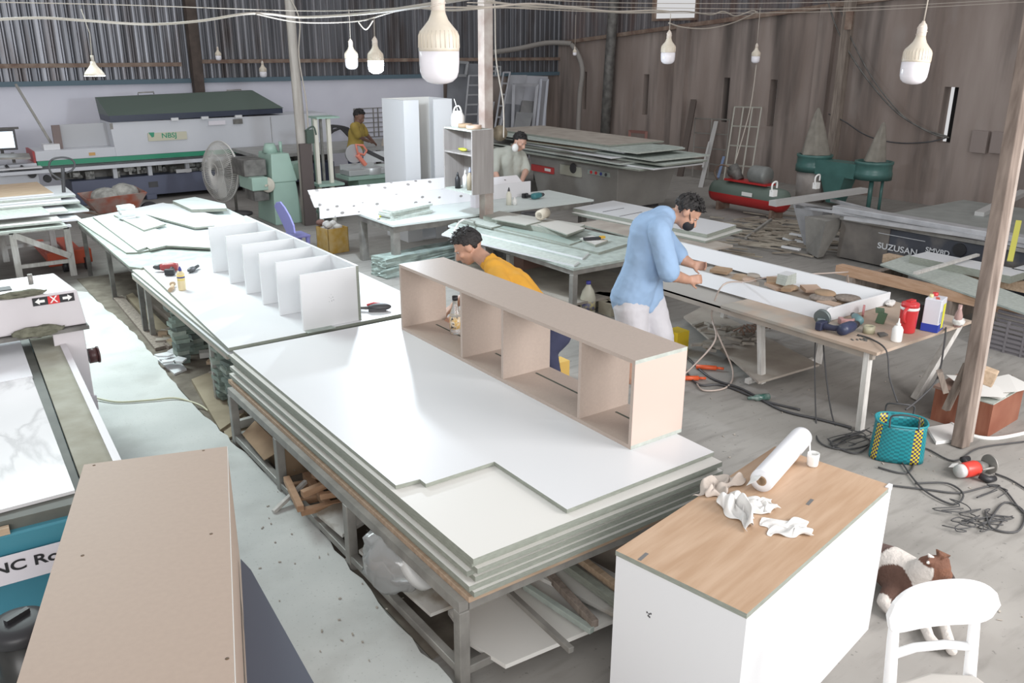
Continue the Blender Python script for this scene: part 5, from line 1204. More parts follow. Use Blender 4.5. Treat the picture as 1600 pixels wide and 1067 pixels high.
# woven basket
teal_w = mat('woven_teal', (.02,.25,.29), .35)
wv = mat('woven_basket', (.02,.25,.29), .35)
_nt = wv.node_tree; _b = _nt.nodes['Principled BSDF']; _uv = _nt.nodes.new('ShaderNodeTexCoord'); _sep = _nt.nodes.new('ShaderNodeSeparateXYZ'); _nt.links.new(_uv.outputs['UV'], _sep.inputs[0])
def _mth(op, a, bb=None):
    n = _nt.nodes.new('ShaderNodeMath'); n.operation = op
    for i,x in enumerate((a,bb)):
        if x is None: continue
        if isinstance(x,(int,float)): n.inputs[i].default_value = x
        else: _nt.links.new(x, n.inputs[i])
    return n.outputs[0]
_ck = _nt.nodes.new('ShaderNodeTexChecker'); _ck.inputs['Scale'].default_value = 1; _mpp = _nt.nodes.new('ShaderNodeMapping'); _mpp.inputs['Scale'].default_value = (56,18,1); _nt.links.new(_uv.outputs['UV'], _mpp.inputs[0]); _nt.links.new(_mpp.outputs[0], _ck.inputs['Vector'])
_ck.inputs['Color1'].default_value = (.62,.52,.04,1); _ck.inputs['Color2'].default_value = (.05,.03,.12,1)
_fr = _mth('FRACT', _mth('ADD', _mth('MULTIPLY', _sep.outputs[0], 4.0), .78)); _isy = _mth('LESS_THAN', _fr, .28)
_ck2 = _nt.nodes.new('ShaderNodeTexChecker'); _ck2.inputs['Scale'].default_value = 1; _nt.links.new(_mpp.outputs[0], _ck2.inputs['Vector']); _ck2.inputs['Color1'].default_value = (.02,.27,.31,1); _ck2.inputs['Color2'].default_value = (.015,.17,.20,1)
_mx = _nt.nodes.new('ShaderNodeMix'); _mx.data_type = 'RGBA'; _nt.links.new(_isy, _mx.inputs[0]); _nt.links.new(_ck2.outputs[0], _mx.inputs[6]); _nt.links.new(_ck.outputs[0], _mx.inputs[7]); _nt.links.new(_mx.outputs[2], _b.inputs['Base Color'])
_bp = _nt.nodes.new('ShaderNodeBump'); _bp.inputs['Strength'].default_value = .6; _bp.inputs['Distance'].default_value = .004; _nt.links.new(_ck2.outputs['Fac'], _bp.inputs['Height']); _nt.links.new(_bp.outputs[0], _b.inputs['Normal'])
p = F(1402,722,0)
t = root('woven_basket', (p.x+.03,p.y+.03,0), 'woven plastic basket in teal and yellow checks standing on the floor by the post', 'basket', rz=-.9)
b = B(); uvl = b.bm.loops.layers.uv.new('UVMap'); n = 48; rings = []
for j in range(9):
    f_ = j/8; w_ = (.070+.028*f_); l_ = (.140-.010*f_); z = .005+.225*f_
    rings.append([b.bm.verts.new((l_*(abs(math.cos(2*PI*k/n))**.75)*(1 if math.cos(2*PI*k/n)>0 else -1), w_*(abs(math.sin(2*PI*k/n))**.75)*(1 if math.sin(2*PI*k/n)>0 else -1), z)) for k in range(n)])
for j in range(8):
    for k in range(n):
        f = b.bm.faces.new((rings[j][k],rings[j][(k+1)%n],rings[j+1][(k+1)%n],rings[j+1][k])); f.smooth = True
        for lp_,(u_,v_) in zip(f.loops, ((k,j),(k+1,j),(k+1,j+1),(k,j+1))): lp_[uvl].uv = (u_/n, v_/8)
b.bm.faces.new(rings[0][::-1]); b.done('body', wv, t, sol=.004)
b = B(); b.tube(rings and [(.131*(abs(math.cos(2*PI*k/n))**.75)*(1 if math.cos(2*PI*k/n)>0 else -1), .099*(abs(math.sin(2*PI*k/n))**.75)*(1 if math.sin(2*PI*k/n)>0 else -1), .232) for k in range(n)], .006, 6, closed=True); b.done('rim', teal_w, t)
for s_ in (-1,1):
    b = B(); b.tube(spline([(-.07,s_*.095,.22),(-.07,s_*.09,.28),(-.03,s_*.06 if s_>0 else -.10,.30),(.03,s_*.06 if s_>0 else -.10,.30),(.07,s_*.09,.28),(.07,s_*.095,.22)],5),.005,6); b.done('handle', rubber, t)
b = B()
for i in range(8): b.ell((rr.uniform(-.05,.05),rr.uniform(-.025,.025),.12+rr.uniform(-.03,.03)),(.035,.03,.025),rz=i,sub=2)
tag(b.done('basket_contents', mat('dark_magenta_mix', (.09,.05,.07), .7, scale=14, col2=(.45,.06,.20)), loc=t.location), 'dark and magenta oddments filling the woven basket', 'oddments', kind='stuff')
b = B(); rg = random.Random(6)
for k in range(9):
    cx_, cy_ = rg.uniform(1410,1590), rg.uniform(765,825); 
    if k > 6: cx_, cy_ = rg.uniform(1300,1350), rg.uniform(672,700)
    b.tube(spline([F(cx_+rg.uniform(-40,40)*math.cos(j*.9), cy_+rg.uniform(4,16)*math.sin(j*.9), .006+.003*k) for j in range(9)],4), .0028, 5)
tag(b.done('wire_tangle', rubber), 'tangle of thin dark wires spread on the floor in front of the red router', 'wire tangle', kind='stuff')
# red trim router on the floor
p = F(1512,745,0); t = root('trim_router', (p.x,p.y,0), 'red and grey handheld router lying on the floor near the post', 'power tool', rz=-.28)
b = B(); b.lathe([(.0,0),(.036,.004),(.04,.02),(.042,.085),(.038,.10)],(-.05,0,.045),28,axis=(1,0,0)); b.done('motor_body', mat('tool_red', (.62,.05,.035), .35), t)
b = B(); b.lathe([(.0,-.032),(.032,-.028),(.036,-.012),(.036,.004)],(-.05,0,.045),28,axis=(1,0,0)); b.done('end_cap', mat('grey_cap', (.55,.55,.54), .4), t)
b = B(); b.lathe([(.038,0),(.034,.03),(.02,.06),(.012,.075)],(.05,0,.045),24,axis=(1,0,0)); b.done('collar', steel_gd, t)
b = B(); b.cyl((.135,0,.052),(.145,0,.052),.052,n=30); b.done('base_plate', steel_g, t)
b = B(); b.cyl((.05,.035,.05),(.14,.035,.05),.006); b.cyl((.05,-.035,.05),(.14,-.035,.05),.006); b.done('guide_posts', steel_g, t)
b = B(); b.tube([(.02,-.05,.03),(.045,-.085,.018),(.09,-.085,.018)],[.016,.02,.016],10); b.done('handle', black, t)
b = B(); b.tube([(.03,.05,.05),(.05,.09,.05),(.09,.09,.05)],[.014,.018,.015],10); b.done('handle', black, t)
b = B(); b.plate([(-.06,.075,.03),(-.01,.10,.03),(.03,.09,.035),(-.03,.06,.03)],(0,0,1),.002); b.done('tag_card', plastic_w, t)
# leaning timber post on the right
p0 = F(1500,697,0); p1 = PD(1597,130,4.5); dirp = (p1-p0).normalized()
b = B(); b.bar(p0-Vector((0,0,0)), p0+dirp*3.2, .085,.07); tag(b.done('timber_post', mat('worn_post', (.15,.115,.095), .8, scale=5, col2=(.28,.225,.19), stretch=(5,5,.6)), bevel=.006), 'worn brown timber post rising in front of the reddish box', 'post')
b = B(); b.bar(p0+Vector((.055,-.02,.02)), p0+dirp*3.2+Vector((.055,-.02,0)), .03,.03); tag(b.done('post_batten', mat('pale_batten', (.40,.34,.30), .8, var=.15), bevel=.003), 'pale batten nailed along the side of the worn timber post', 'batten')
q = p0+dirp*.40
b = B(); b.ob(q+Vector((.10,-.03,0)),(.07,.10,.09),.3,.2); tag(b.done('timber_block', woodm, bevel=.006), 'short timber block fixed on the right of the worn post', 'block')
b = B(); b.bar(p0+Vector((-.03,.12,.30)), p0+Vector((-.06,.16,.42)),.05,.03) ; b.bar(PX(1478,640,4.75),PX(1512,568,4.8),.05,.03); tag(b.done('brace_board', woodd), 'weathered short brace board left of the worn post', 'brace')
# reddish box
redw = mat('reddish_laminate', (.25,.085,.05), .45, scale=5, col2=(.32,.13,.08), stretch=(6,1,1))
q0, q1 = F(1453,655,0), F(1542,684,0); yw = math.atan2(q1.y-q0.y,q1.x-q0.x); W1 = (q1-q0).length
t = root('reddish_box', (q0.x,q0.y,0), 'reddish brown laminate box littered with papers behind the worn post', 'box', rz=yw)
b = B(); b.box(0,0,0,W1,.42,.205); b.done('body', redw, t)
b = B(); b.box(-.01,-.01,.206,W1*.62,.43,.222); b.done('lid', mat('brown_lid', (.30,.20,.16), .6), t)
b = B(); b.box(W1*.64,0,.206,W1,.42,.212); b.done('edge_frame', edge_l, t)
paper = mat('white_paper', (.72,.71,.68), .8)
for k,(u_,v_,r_,zz) in enumerate(((.62,.2,.3,.224),(.75,.28,-.4,.236),(.55,.1,.9,.248))):
    q = Matrix.Rotation(yw,3,'Z') @ Vector((u_*W1,v_,zz))+q0; b = B(); b.plate([(-.16,-.1,0),(.0,-.13,.006),(.17,-.08,0),(.15,.11,.012),(-.02,.09,.004),(-.15,.12,0)],(0,0,1),.001)
    tag(b.done('paper_sheet', paper, loc=q, rz=r_), 'white curled sheet on the reddish box, %s' % ['under the others','in the middle','on top'][k], 'paper', 'white sheets on the reddish box')
b = B(); b.tube(spline([F(1480,600,.22),F(1475,640,.05),F(1500,672,.01),F(1550,685,.01),F(1620,672,.01)],8),.012,6); tag(b.done('edging_strip', plastic_w), 'long pale edging strip curling round the worn post on the floor', 'strip')
b = B(); b.poly([(lambda q:(q.x,q.y))(F(x,y,0)) for x,y in ((1448,672),(1490,665),(1500,690),(1462,695))],.001,.02); tag(b.done('white_tray', plastic_w), 'flat white tray on the floor left of the worn post', 'tray')
# grey plastic crate at right edge
p = F(1585,545,0); t = root('plastic_crate', (p.x+.02,p.y,0), 'grey slatted plastic crate at the right edge under the beams', 'crate')
b = B()
for zz in range(6): b.box(-.18,-.25,.02+.035*zz,.18,-.235,.04+.035*zz); b.box(-.18,-.25,.02+.035*zz,-.165,.25,.04+.035*zz); b.box(.165,-.25,.02+.035*zz,.18,.25,.04+.035*zz)
for x in (-.18,-.09,0,.09,.165): b.box(x,-.252,0,x+.015,-.233,.24); b.box(-.182,x*1.35,0,-.163,x*1.35+.015,.24)
b.box(-.17,-.24,.0,.17,.24,.015); b.done('crate_body', mat('grey_crate', (.17,.16,.17), .6), t)
# low beam stand with white boxes (right)
t = root('beam_stand', (6.9,2.6,0), 'pair of long timber beams on low supports near the right edge', 'stand')
b = B(); b.box(.0,.0-.6,.17,.10,1.9,.25); b.done('beam', mat('orange_timber', (.42,.26,.16), .8, scale=6, col2=(.52,.35,.24), stretch=(8,1,8)), t)
b = B(); b.box(.75,-.6,.17,.85,1.9,.25); b.done('beam', woodm, t)
for y in (-.3,.8,1.7):
    b = B(); b.box(-.02,y,.0,.9,y+.07,.168); b.done('support', woodd, t)
bpoly([(1375,415),(1420,400),(1610,470),(1600,492)], .252, .015, edge_l, 'pale green sheet lying across the two timber beams', mdf_gr)
for k,(a_,c_) in enumerate((((1420,402),(1530,432)),((1510,420),(1610,448)))):
    p = F(a_[0],a_[1]+8,.27); b = B(); b.box(0,0,0,.28,-.75+.0,.06) if False else b.box(0,-.9,0,.30,0,.065); b.top()
    tag(b.done('flat_panel_box', [white, edge], loc=(p.x+k*.25,p.y+.0-k*.25,.268)), ['long pale panel box on the timber beams, left one','long white panel box on the timber beams by the post'][k], 'panel box')
b = B(); b.bar(F(1430,427,.35),F(1528,398,.36),.035,.02); tag(b.done('white_batten', woodw), 'white batten lying across the panel boxes towards the post', 'batten')
# ------------------------------------------------------------------ sliding table saw at right
alloy = mat('brushed_alloy', (.46,.465,.48), .45, .3, var=.1, scale=8); charc = mat('charcoal_body', (.055,.06,.075), .5, var=.15, scale=3)
mix_noise(charc, (.20,.18,.16), 3, .55, .7, fac=.7)
t = root('sliding_table_saw', (8.1,3.0,0), 'big dark sliding table saw with long alloy table near the right wall', 'saw')
b = B(); b.box(0,-.4,.02,.75,2.28,.42); b.done('body', charc, t, bevel=.006)
b = B(); b.box(-.012,1.72,.02,.0,2.28,.42); b.done('stained_panel', mat('stained_panel', (.12,.11,.10), .7, scale=4, col2=(.20,.18,.16)), t)
b = B(); b.box(-.10,-.5,.505,.05,2.35,.56); b.box(-.06,-.5,.46,.04,2.35,.505); b.done('sliding_rail', alloy, t, bevel=.006)
b = B(); b.box(.05,-.5,.50,1.5,1.8,.545); b.done('cast_table', mat('cast_table', (.30,.315,.30), .5, .3, var=.1), t)
b = B(); b.box(-.05,-.5,.42,.0,2.28,.455); b.done('lower_rail', steel_g, t)
b = B(); b.cyl((-.014,1.0,.33),(0,1.0,.33),.062,n=28); b.done('round_knob', black, t)
silver = mat('silver_letter', (.60,.62,.64), .4)
for body_,px_,py_,sz in (('SUZUSAN',1403,389,.085),('SMV8D',1466,393,.068)):
    q = PX(px_,py_,8.1); o = text(body_, sz, silver, 'lettering', t, FACE_NX(Vector((-.016,q.y-3.0,q.z))), bold=True, sx=1.15)
q = PX(1404,378,8.1); b = B(); b.box(-.018,q.y-3-.33+.05,q.z+.055,-.015,q.y-3+.22,q.z+.06); b.done('letter_line', silver, t)
# outrigger arm and braces
A0, A1 = F(1207,318,.56), F(1350,297,.58)
b = B(); b.bar(A0, A1, .10, .055); o = b.done('crosscut_fence', mat('pale_alloy', (.50,.50,.49), .4, .2), t); o.location = -Vector(t.location)
for px_,py_ in ((1208,306),(1275,294)):
    q = F(px_,py_,.60)
    b = B(); b.ob(q+Vector((0,0,.03)),(.07,.05,.07)); b.tube(spline([q+Vector((-.03,0,.05)),q+Vector((-.03,0,.13)),q+Vector((.04,0,.15)),q+Vector((.05,0,.08))],4),.010,6); o = b.done('stop_clamp', plastic_w, t); o.location = -Vector(t.location)
for a_,c_ in (((1245,322),(1355,338)),((1300,313),(1375,332)),((1245,322),(1300,330)),((1320,340),(1540,372))):
    b = B(); b.bar(F(*a_,.5),F(*c_,.5),.05,.03); o = b.done('support_arm', alloy, t); o.location = -Vector(t.location)
b = B(); b.hexa([Vector(v) for v in ((-.25,2.35,.02),(-.15,2.35,.02),(.05,2.45,.02),(-.1,2.6,.02),(-.25,2.3,.42),(.1,2.3,.42),(.1,2.5,.42),(-.2,2.6,.42))]); b.done('end_bracket', mat('dusty_grey_bracket', (.27,.26,.24), .7, var=.15), t)
q = PX(1268,350,8.3); b = B(); b.hexa([(q.x-.05-8.1,q.y-.08-3,.0),(q.x+.05-8.1,q.y-.08-3,0),(q.x+.05-8.1,q.y+.02-3,0),(q.x-.05-8.1,q.y+.02-3,0),(q.x-.1-8.1,q.y-.2-3,.46),(q.x+.1-8.1,q.y-.2-3,.46),(q.x+.1-8.1,q.y+.2-3,.46),(q.x-.1-8.1,q.y+.2-3,.46)]); b.done('arm_stand', alloy, t)
b = B(); b.box(.0,0,0,.02,.02,.1)
b = B(); b.ob((8.35,3.3,.60),(.06,.9,.05)); tag(b.done('yellow_rail', mat('yellow_rail', (.50,.46,.08), .5)), 'yellow-edged rail on the sliding saw table by the worn post', 'rail') if False else None
p = F(1590,330,.6); b = B(); b.bar(PX(1578,408,7.7),PX(1592,345,7.9),.045,.02); tag(b.done('yellow_strip', mat('yellow_strip', (.55,.52,.10), .5)), 'upright yellow strip just right of the worn post', 'strip')
b = B(); b.bar(F(1530,335,.56),F(1600,300,.60),.09,.05); tag(b.done('alloy_fence', mat('pale_alloy',)), 'pale alloy fence lying at the right edge on the sliding saw', 'fence')

# ------------------------------------------------------------------ grey panel saw piled with boards
greym = mat('beige_grey_enamel', (.30,.29,.27), .6, var=.1, scale=3)
t = root('panel_saw', (7.8,8.55,0), 'beige-grey panel saw under a high pile of boards near the far corner', 'saw')
b = B(); b.hexa([(.1,.0,.05),(1.0,.0,.05),(1.0,1.75,.05),(.1,1.75,.05),(0,-.1,.62),(1.1,-.1,.62),(1.1,1.85,.62),(0,1.85,.62)]); b.done('body', greym, t, bevel=.01)
b = B(); b.box(-.1,-.3,.62,1.3,3.2,.67); b.done('saw_table', steel_g, t)
b = B(); b.box(.12,.1,.0,.98,1.7,.05); b.done('plinth', dark, t)
def onface(px, py): q = PX(px,py,7.83); return q.y-8.55, q.z
y1_,z1_ = onface(833,256); y0_,z0_ = onface(866,272)
b = B(); b.box(-.005,y0_,z0_,.03,y1_,z1_); pl = b.done('red_plate', mat('red_plate', (.50,.06,.06), .5), t)
b = B(); b.box(-.008,y0_+.04,z0_+.03,-.005,y0_+.18,z0_+.07); b.done('white_patch', plastic_w, pl)
y1_,z1_ = onface(878,256); y0_,z0_ = onface(909,277)
b = B(); b.box(-.004,y0_,z0_,.03,y1_,z1_); pl = b.done('cream_panel', mat('cream_panel', (.48,.48,.40), .5), t)
b = B(); b.cyl((-.01,y0_+.15,z0_+.11),(-.004,y0_+.15,z0_+.11),.07,n=24); b.done('dial', dark, pl)
y1_,z1_ = onface(921,264); y0_,z0_ = onface(954,277)
b = B(); b.box(-.004,y0_,z0_,.03,y1_,z1_); pl = b.done('switch_panel', mat('green_grey_panel', (.33,.37,.34), .5), t)
for k,m in enumerate((redp,redp,navy,dark)):
    b = B(); b.cyl((-.012,y1_-.08-.1*k,(z0_+z1_)/2),(-.004,y1_-.08-.1*k,(z0_+z1_)/2),.022,n=14); b.done('switch', m, pl)
b = B(); b.cyl((-.3,3.0,0),(-.3,3.0,.62),.03); b.cyl((1.0,3.0,0),(1.0,3.0,.62),.03); b.done('outrigger_leg', steel_gd, t)
rg = random.Random(12); z = .671
pm = [edge_l,mdf_gr,steel_g,edge_l,white,mdf_gr,woodm,edge_l,mdf_gr,plyd]
spec = [(-.25,-.75,3.2,1.0,.03),(-.15,-.9,2.9,.9,.02),(-.3,-.45,3.4,1.1,-.01),(-.05,-1.0,3.0,.8,.06),(-.22,-.2,2.0,.7,-.05),(-.1,-.85,3.3,1.0,.0),(-.2,.2,1.6,.8,.04),(-.1,-.3,3.0,1.05,-.03),(-.15,-.6,3.1,.9,.05),(-.05,.05,2.8,1.0,-.02)]
for i,(x_,y_,ly,lx,a_) in enumerate(spec):
    b = B(); b.box(0,0,0,lx,ly,.02); b.top()
    o = b.done('board_sheet', [pm[i], [edge,white,edge_l][i%3]], loc=(7.8+x_,8.55+y_,z), rz=a_); z += .0235
    tag(o, 'board piled on the panel saw, %s' % (ORD[i] if i < 9 else 'topmost'), 'board', 'boards piled on the panel saw')
# ------------------------------------------------------------------ compressor
t = root('air_compressor', (9.35,6.9,0), 'red and green air compressor with belt motor by the right wall', 'compressor')
tk = mat('tank_red', (.45,.03,.03), .4); tg = mat('tank_dull_green', (.12,.16,.135), .6)
b = B(); b.lathe([(0,0),(.09,.015),(.14,.06),(.152,.12),(.152,1.15),(.14,1.22),(.09,1.26),(0,1.275)], (0,0,.24), 32, axis=(0,1,0)); b.bm.normal_update()
for f in b.bm.faces:
    if f.calc_center_median().z > .25: f.material_index = 1
b.done('tank', [tk,tg], t)
b = B(); b.lathe([(0,0),(.11,.0),(.12,.03),(.12,.24),(.10,.27),(0,.27)],(0,.35,.53),24,axis=(0,1,0)); b.done('motor', mat('motor_grey', (.24,.25,.24), .5, .3, var=.15), t)
b = B(); b.lathe([(0,0),(.07,0),(.075,.12),(.05,.15)],(0,.85,.52),20,axis=(0,1,0)); b.cyl((.0,.82,.42),(0,.95,.60),.07); b.done('pump_head', steel_gd, t)
b = B(); b.box(-.1,.3,.41,.1,1.0,.435); b.done('platform', tk, t)
b = B(); b.box(-.172,.45,.26,-.165,.62,.31); b.done('label', plastic_w, t)
for y in (.15,1.05):
    b = B(); b.box(-.12,y,0,.12,y+.04,.12); b.done('foot', rust, t)
b = B(); b.tube(spline([(0,.9,.55),(-.05,1.1,.60),(-.05,1.22,.5),(0,1.2,.38)],5),.012,6); b.done('pipe', rust, t)
# ------------------------------------------------------------------ twin bag dust collector
t = root('dust_collector', (10.9,7.2,0), 'teal twin-drum dust collector with limp grey filter bags by the right wall', 'dust collector')
tl = mat('collector_teal', (.07,.17,.155), .35, var=.1); bagm = mat('grey_filter_bag', (.27,.25,.215), .95, bump=.3, scale=9, var=.12)
yl = PX(1272,255,10.9).y-7.2; yr = PX(1365,262,10.9).y-7.2; zr = PX(1272,255,10.9).z
for y,s_ in ((yl,1.0),(yr,.95)):
    b = B(); b.lathe([(.24,-.10),(.25,-.11),(.25,-.02),(.24,0),(.24,.09),(.25,.10),(.25,.13),(.22,.13),(.22,-.10),(.24,-.10)],(0,y,zr),32); b.done('drum_ring', tl, t)
b = B(); b.ob((-.05,(yl+yr)/2,zr-.02),(.28,abs(yl-yr)-.3,.2)); b.hexa([(-.15,(yl+yr)/2-.05,.05),(.1,(yl+yr)/2-.05,.05),(.1,(yl+yr)/2+.1,.05),(-.15,(yl+yr)/2+.1,.05),(-.2,(yl+yr)/2-.18,zr-.1),(.1,(yl+yr)/2-.18,zr-.1),(.1,(yl+yr)/2+.22,zr-.1),(-.2,(yl+yr)/2+.22,zr-.1)]); b.done('inlet_duct', tl, t)
b = B(); b.lathe([(.20,.0),(.22,.2),(.225,zr-.11)],(0,yl,0),28); b.done('lower_bag', mat('pale_lower_bag', (.36,.33,.31), .5, .2, var=.15), t)
b = B(); b.cyl((0,yr,0),(0,yr,zr-.1),.03); b.cyl((.1,yr-.1,0),(.1,yr-.1,zr-.1),.02); b.done('support_leg', tl, t)
def bag(y, zt, lean, w, seed):
    b = B(); n = 20; R = random.Random(seed); rings = []
    for j in range(11):
        f_ = j/10; rr_ = (w*(1-f_)**.8+.012); 
        rings.append([b.bm.verts.new((rr_*math.cos(2*PI*k/n)*(1+.18*math.sin(5*k*2*PI/n+f_*3)), y+lean*f_+rr_*math.sin(2*PI*k/n)*(1+.12*math.sin(4*k*2*PI/n)), zr+.13+(zt-zr-.13)*f_)) for k in range(n)])
    for A,C in zip(rings,rings[1:]):
        for k in range(n): f = b.bm.faces.new((A[k],A[(k+1)%n],C[(k+1)%n],C[k])); f.smooth = True
    b.done('filter_bag', bagm, t)
bag(yl, PX(1272,168,10.9).z, .03, .18, 1); bag(yr, PX(1372,190,10.9).z, -.06, .12, 2)
# ------------------------------------------------------------------ things leaning on the right wall
def frame2(name, c4, nx, nz, th, m, label, cat, only=None):
    """flat bar frame between four corners bl, br, tr, tl"""
    c4 = [Vector(c) for c in c4]; b = B()
    for i in range(nx+1):
        f_ = i/nx; b.bar(c4[0].lerp(c4[1],f_), c4[3].lerp(c4[2],f_), th)
    for j in range(nz+1):
        f_ = j/nz; b.bar(c4[0].lerp(c4[3],f_), c4[1].lerp(c4[2],f_), th)
    return tag(b.done(name, m), label, cat)
def ground(q):   # run the two uprights down to the floor
    for lo,hi in ((0,3),(1,2)):
        if q[lo].z > 0.003: q[lo] = q[lo] + (q[lo]-q[hi])*((q[lo].z-.002)/(q[hi].z-q[lo].z))
    return q
def lean(pix, xb, xt):   # pix: bl, br, tr, tl ; bottom at depth xb, top at xt
    return ground([PX(*pix[0],xb),PX(*pix[1],xb),PX(*pix[2],xt),PX(*pix[3],xt)])
cg = mat('pale_window_grille', (.42,.41,.36), .6)
frame2('window_grille', lean([(1130,288),(1172,285),(1190,168),(1148,167)],11.2,11.9), 3, 4, .022, cg, 'pale metal grille leaning on the right wall above the compressor', 'grille')
frame2('window_grille', lean([(1082,268),(1130,282),(1140,187),(1086,185)],11.3,11.9), 2, 4, .02, mat('dull_grille', (.22,.21,.19), .7), 'dull dark grille leaning on the right wall beside the slanting post', 'grille')
frame2('rusty_frame', lean([(983,228),(1008,230),(1010,207),(984,205)],11.6,11.8), 1, 1, .05, mat('rusty_red', (.26,.13,.11), .8), 'small rusty red frame leaning behind the pile on the panel saw', 'frame')
b = B(); b.bar(PX(1058,300,11.0),PX(1084,157,11.9),.10,.07); tag(b.done('leaning_beam', mat('dark_beam', (.10,.08,.07), .9)), 'dark beam leaning on the right wall left of the grilles', 'beam')
b = B(); b.bar(PX(1090,312,10.3),PX(1119,190,11.85),.07,.02); tag(b.done('alloy_profile', mat('pale_alloy')), 'bright alloy profile leaning on the wall, the wide one', 'profile')
b = B(); b.bar(PX(1098,262,10.8),PX(1108,222,11.3),.03,.02); b.bm.verts.ensure_lookup_table(); tag(b.done('alloy_profile', mat('pale_alloy')), 'short thin alloy strip leaning left of the wide profile', 'profile')
b = B(); b.bar(PX(1122,278,10.6),PX(1131,245,11.0),.04,.02); tag(b.done('blue_strip', mat('blue_strip', (.16,.22,.36), .5)), 'bluish strip leaning beside the compressor end', 'strip')
b = B(); b.tube(spline([PX(893,70,11.8),PX(903,85,11.75),PX(910,110,11.7),PX(906,150,11.65),PX(903,215,11.6),PX(903,260,11.5)],6),.05,10); tag(b.done('flexible_duct', mat('grey_duct', (.30,.28,.26), .8)), 'grey flexible duct curving down the far end of the right wall', 'duct')
b = B(); b.tube(spline([PY(770,82,14.8),PY(810,76,14.8),PY(855,67,14.7),PX(893,68,11.8)],6),.05,10); tag(b.done('overhead_duct', mat('grey_duct')), 'grey duct running high along the corner towards the curved one', 'duct')
b = B(); b.box(11.93,PX(1540,225,11.93).y-.01,PX(1540,240,11.93).z,11.99,PX(1516,225,11.93).y,PX(1516,203,11.93).z); tag(b.done('wall_board', mat('brown_wall_board', (.30,.25,.23), .8)), 'brown board fixed on the right wall by the worn post, left one', 'board')
b = B(); b.box(11.93,PX(1565,225,11.93).y,PX(1560,240,11.93).z,11.99,PX(1547,225,11.93).y,PX(1547,205,11.93).z); tag(b.done('wall_board', mat('brown_wall_board')), 'brown board fixed on the right wall by the worn post, right one', 'board')
def wire(pts, r, m, label, name='cable', cat='cable'): b = B(); b.tube(spline(pts,6), r, 5); return tag(b.done(name, m), label, cat)
wire([PX(1293,0,11.8),PX(1310,50,11.8),PX(1345,110,11.8),PX(1395,170,11.8),PX(1440,200,11.8),PX(1480,213,11.9)],.012,steel_gd,'dark cable sagging across the right wall to the lit slit')
wire([PX(1313,15,11.8),PX(1330,60,11.8),PX(1365,125,11.8),PX(1410,180,11.8),PX(1455,208,11.8),PX(1483,215,11.9)],.010,steel_gd,'second cable sagging beside the first across the right wall')
wire([PX(1295,178,11.8),PX(1320,190,11.8),PX(1355,212,11.8),PX(1400,223,11.8),PX(1450,222,11.8),PX(1482,214,11.9)],.010,dark,'low dark cable drooping from the timber post to the lit slit')
for k,(p_,h_,r_) in enumerate((((1315,25),.12,.03),)):
    q = PX(1327,32,11.7); b = B(); b.ob(q,(.06,.1,.25),.3); tag(b.done('brown_hook', rust), 'rusty hook hanging beside the timber post high on the right wall', 'hook')
# frames and doors leaning in the far corner
dg = [mat('leaning_grey_%d'%k, c, .7, var=.12, scale=3) for k,c in enumerate(((.30,.31,.32),(.20,.21,.23),(.38,.39,.41),(.25,.25,.25),(.42,.43,.46)))]
def leanplate(pix, yb, yt, th, m, label, name='leaning_door', cat='door panel'):
    q = ground([PY(*pix[0],yb),PY(*pix[1],yb),PY(*pix[2],yt),PY(*pix[3],yt)])
    b = B(); n = (q[1]-q[0]).cross(q[3]-q[0]); b.plate(q, n, th); return tag(b.done(name, m), label, cat)
LP = [(((695,240),(760,240),(765,100),(700,100)),14.5,14.9,dg[1],'big dark panel leaning in the far corner behind the column','far'),
 (((770,235),(800,235),(822,118),(795,118)),14.3,14.85,dg[4],'pale bluish panel leaning in the far corner, tallest of the pale ones','x'),
 (((800,235),(850,235),(855,120),(803,118)),14.4,14.88,mat('bluish_white_panel', (.50,.51,.55), .6),'wide bluish white panel standing in the far corner','x'),
 (((775,240),(797,240),(812,165),(790,163)),14.0,14.6,dg[1],'dark narrow panel leaning in the far corner','x'),
 (((800,240),(822,240),(838,160),(815,158)),13.9,14.6,dg[3],'grey square-headed panel leaning in front of bluish white one','x'),
 (((795,245),(815,245),(832,178),(806,176)),13.6,14.3,dg[0],'small grey panel leaning lowest in the far corner','x'),
 (((740,240),(757,240),(772,160),(760,160)),13.9,14.5,dg[2],'pale strip panel leaning right of the column','x')]
for pix,yb,yt,m,lb_,_ in LP: leanplate(pix,yb,yt,.03,m,lb_)
def leanframe(pix, yb, yt, nx, nz, th, m, label, name='leaning_frame', cat='frame'):
    q = [PY(*pix[0],yb),PY(*pix[1],yb),PY(*pix[2],yt),PY(*pix[3],yt)]; q = ground(q) if pix[0][1] > 200 else q; return frame2(name, q, nx, nz, th, m, label, cat)
leanframe([(722,232),(745,232),(750,118),(733,118)],14.0,14.6,1,9,.03,dg[2],'ladder-like slatted frame leaning behind the column','slatted_frame')
leanframe([(768,235),(776,235),(797,113),(787,113)],13.8,14.5,1,8,.03,dg[4],'narrow pale ladder leaning right of the column','ladder','ladder')
leanframe([(800,225),(830,228),(840,133),(803,133)],14.0,14.6,1,1,.06,dg[4],'pale open door frame leaning in the far corner')
leanframe([(836,235),(846,236),(856,125),(846,124)],13.9,14.7,1,1,.05,mat('pale_blue_frame', (.46,.48,.53), .6),'thin pale blue frame standing at the end of the leaning panels')
leanframe([(712,118),(728,118),(731,98),(716,97)],14.7,14.8,1,1,.05,dg[0],'small frame propped on top of the dark corner panel')
leanframe([(766,118),(782,118),(782,104),(768,104)],14.3,14.4,2,2,.03,dg[0],'small wire rack above the pale ladder')
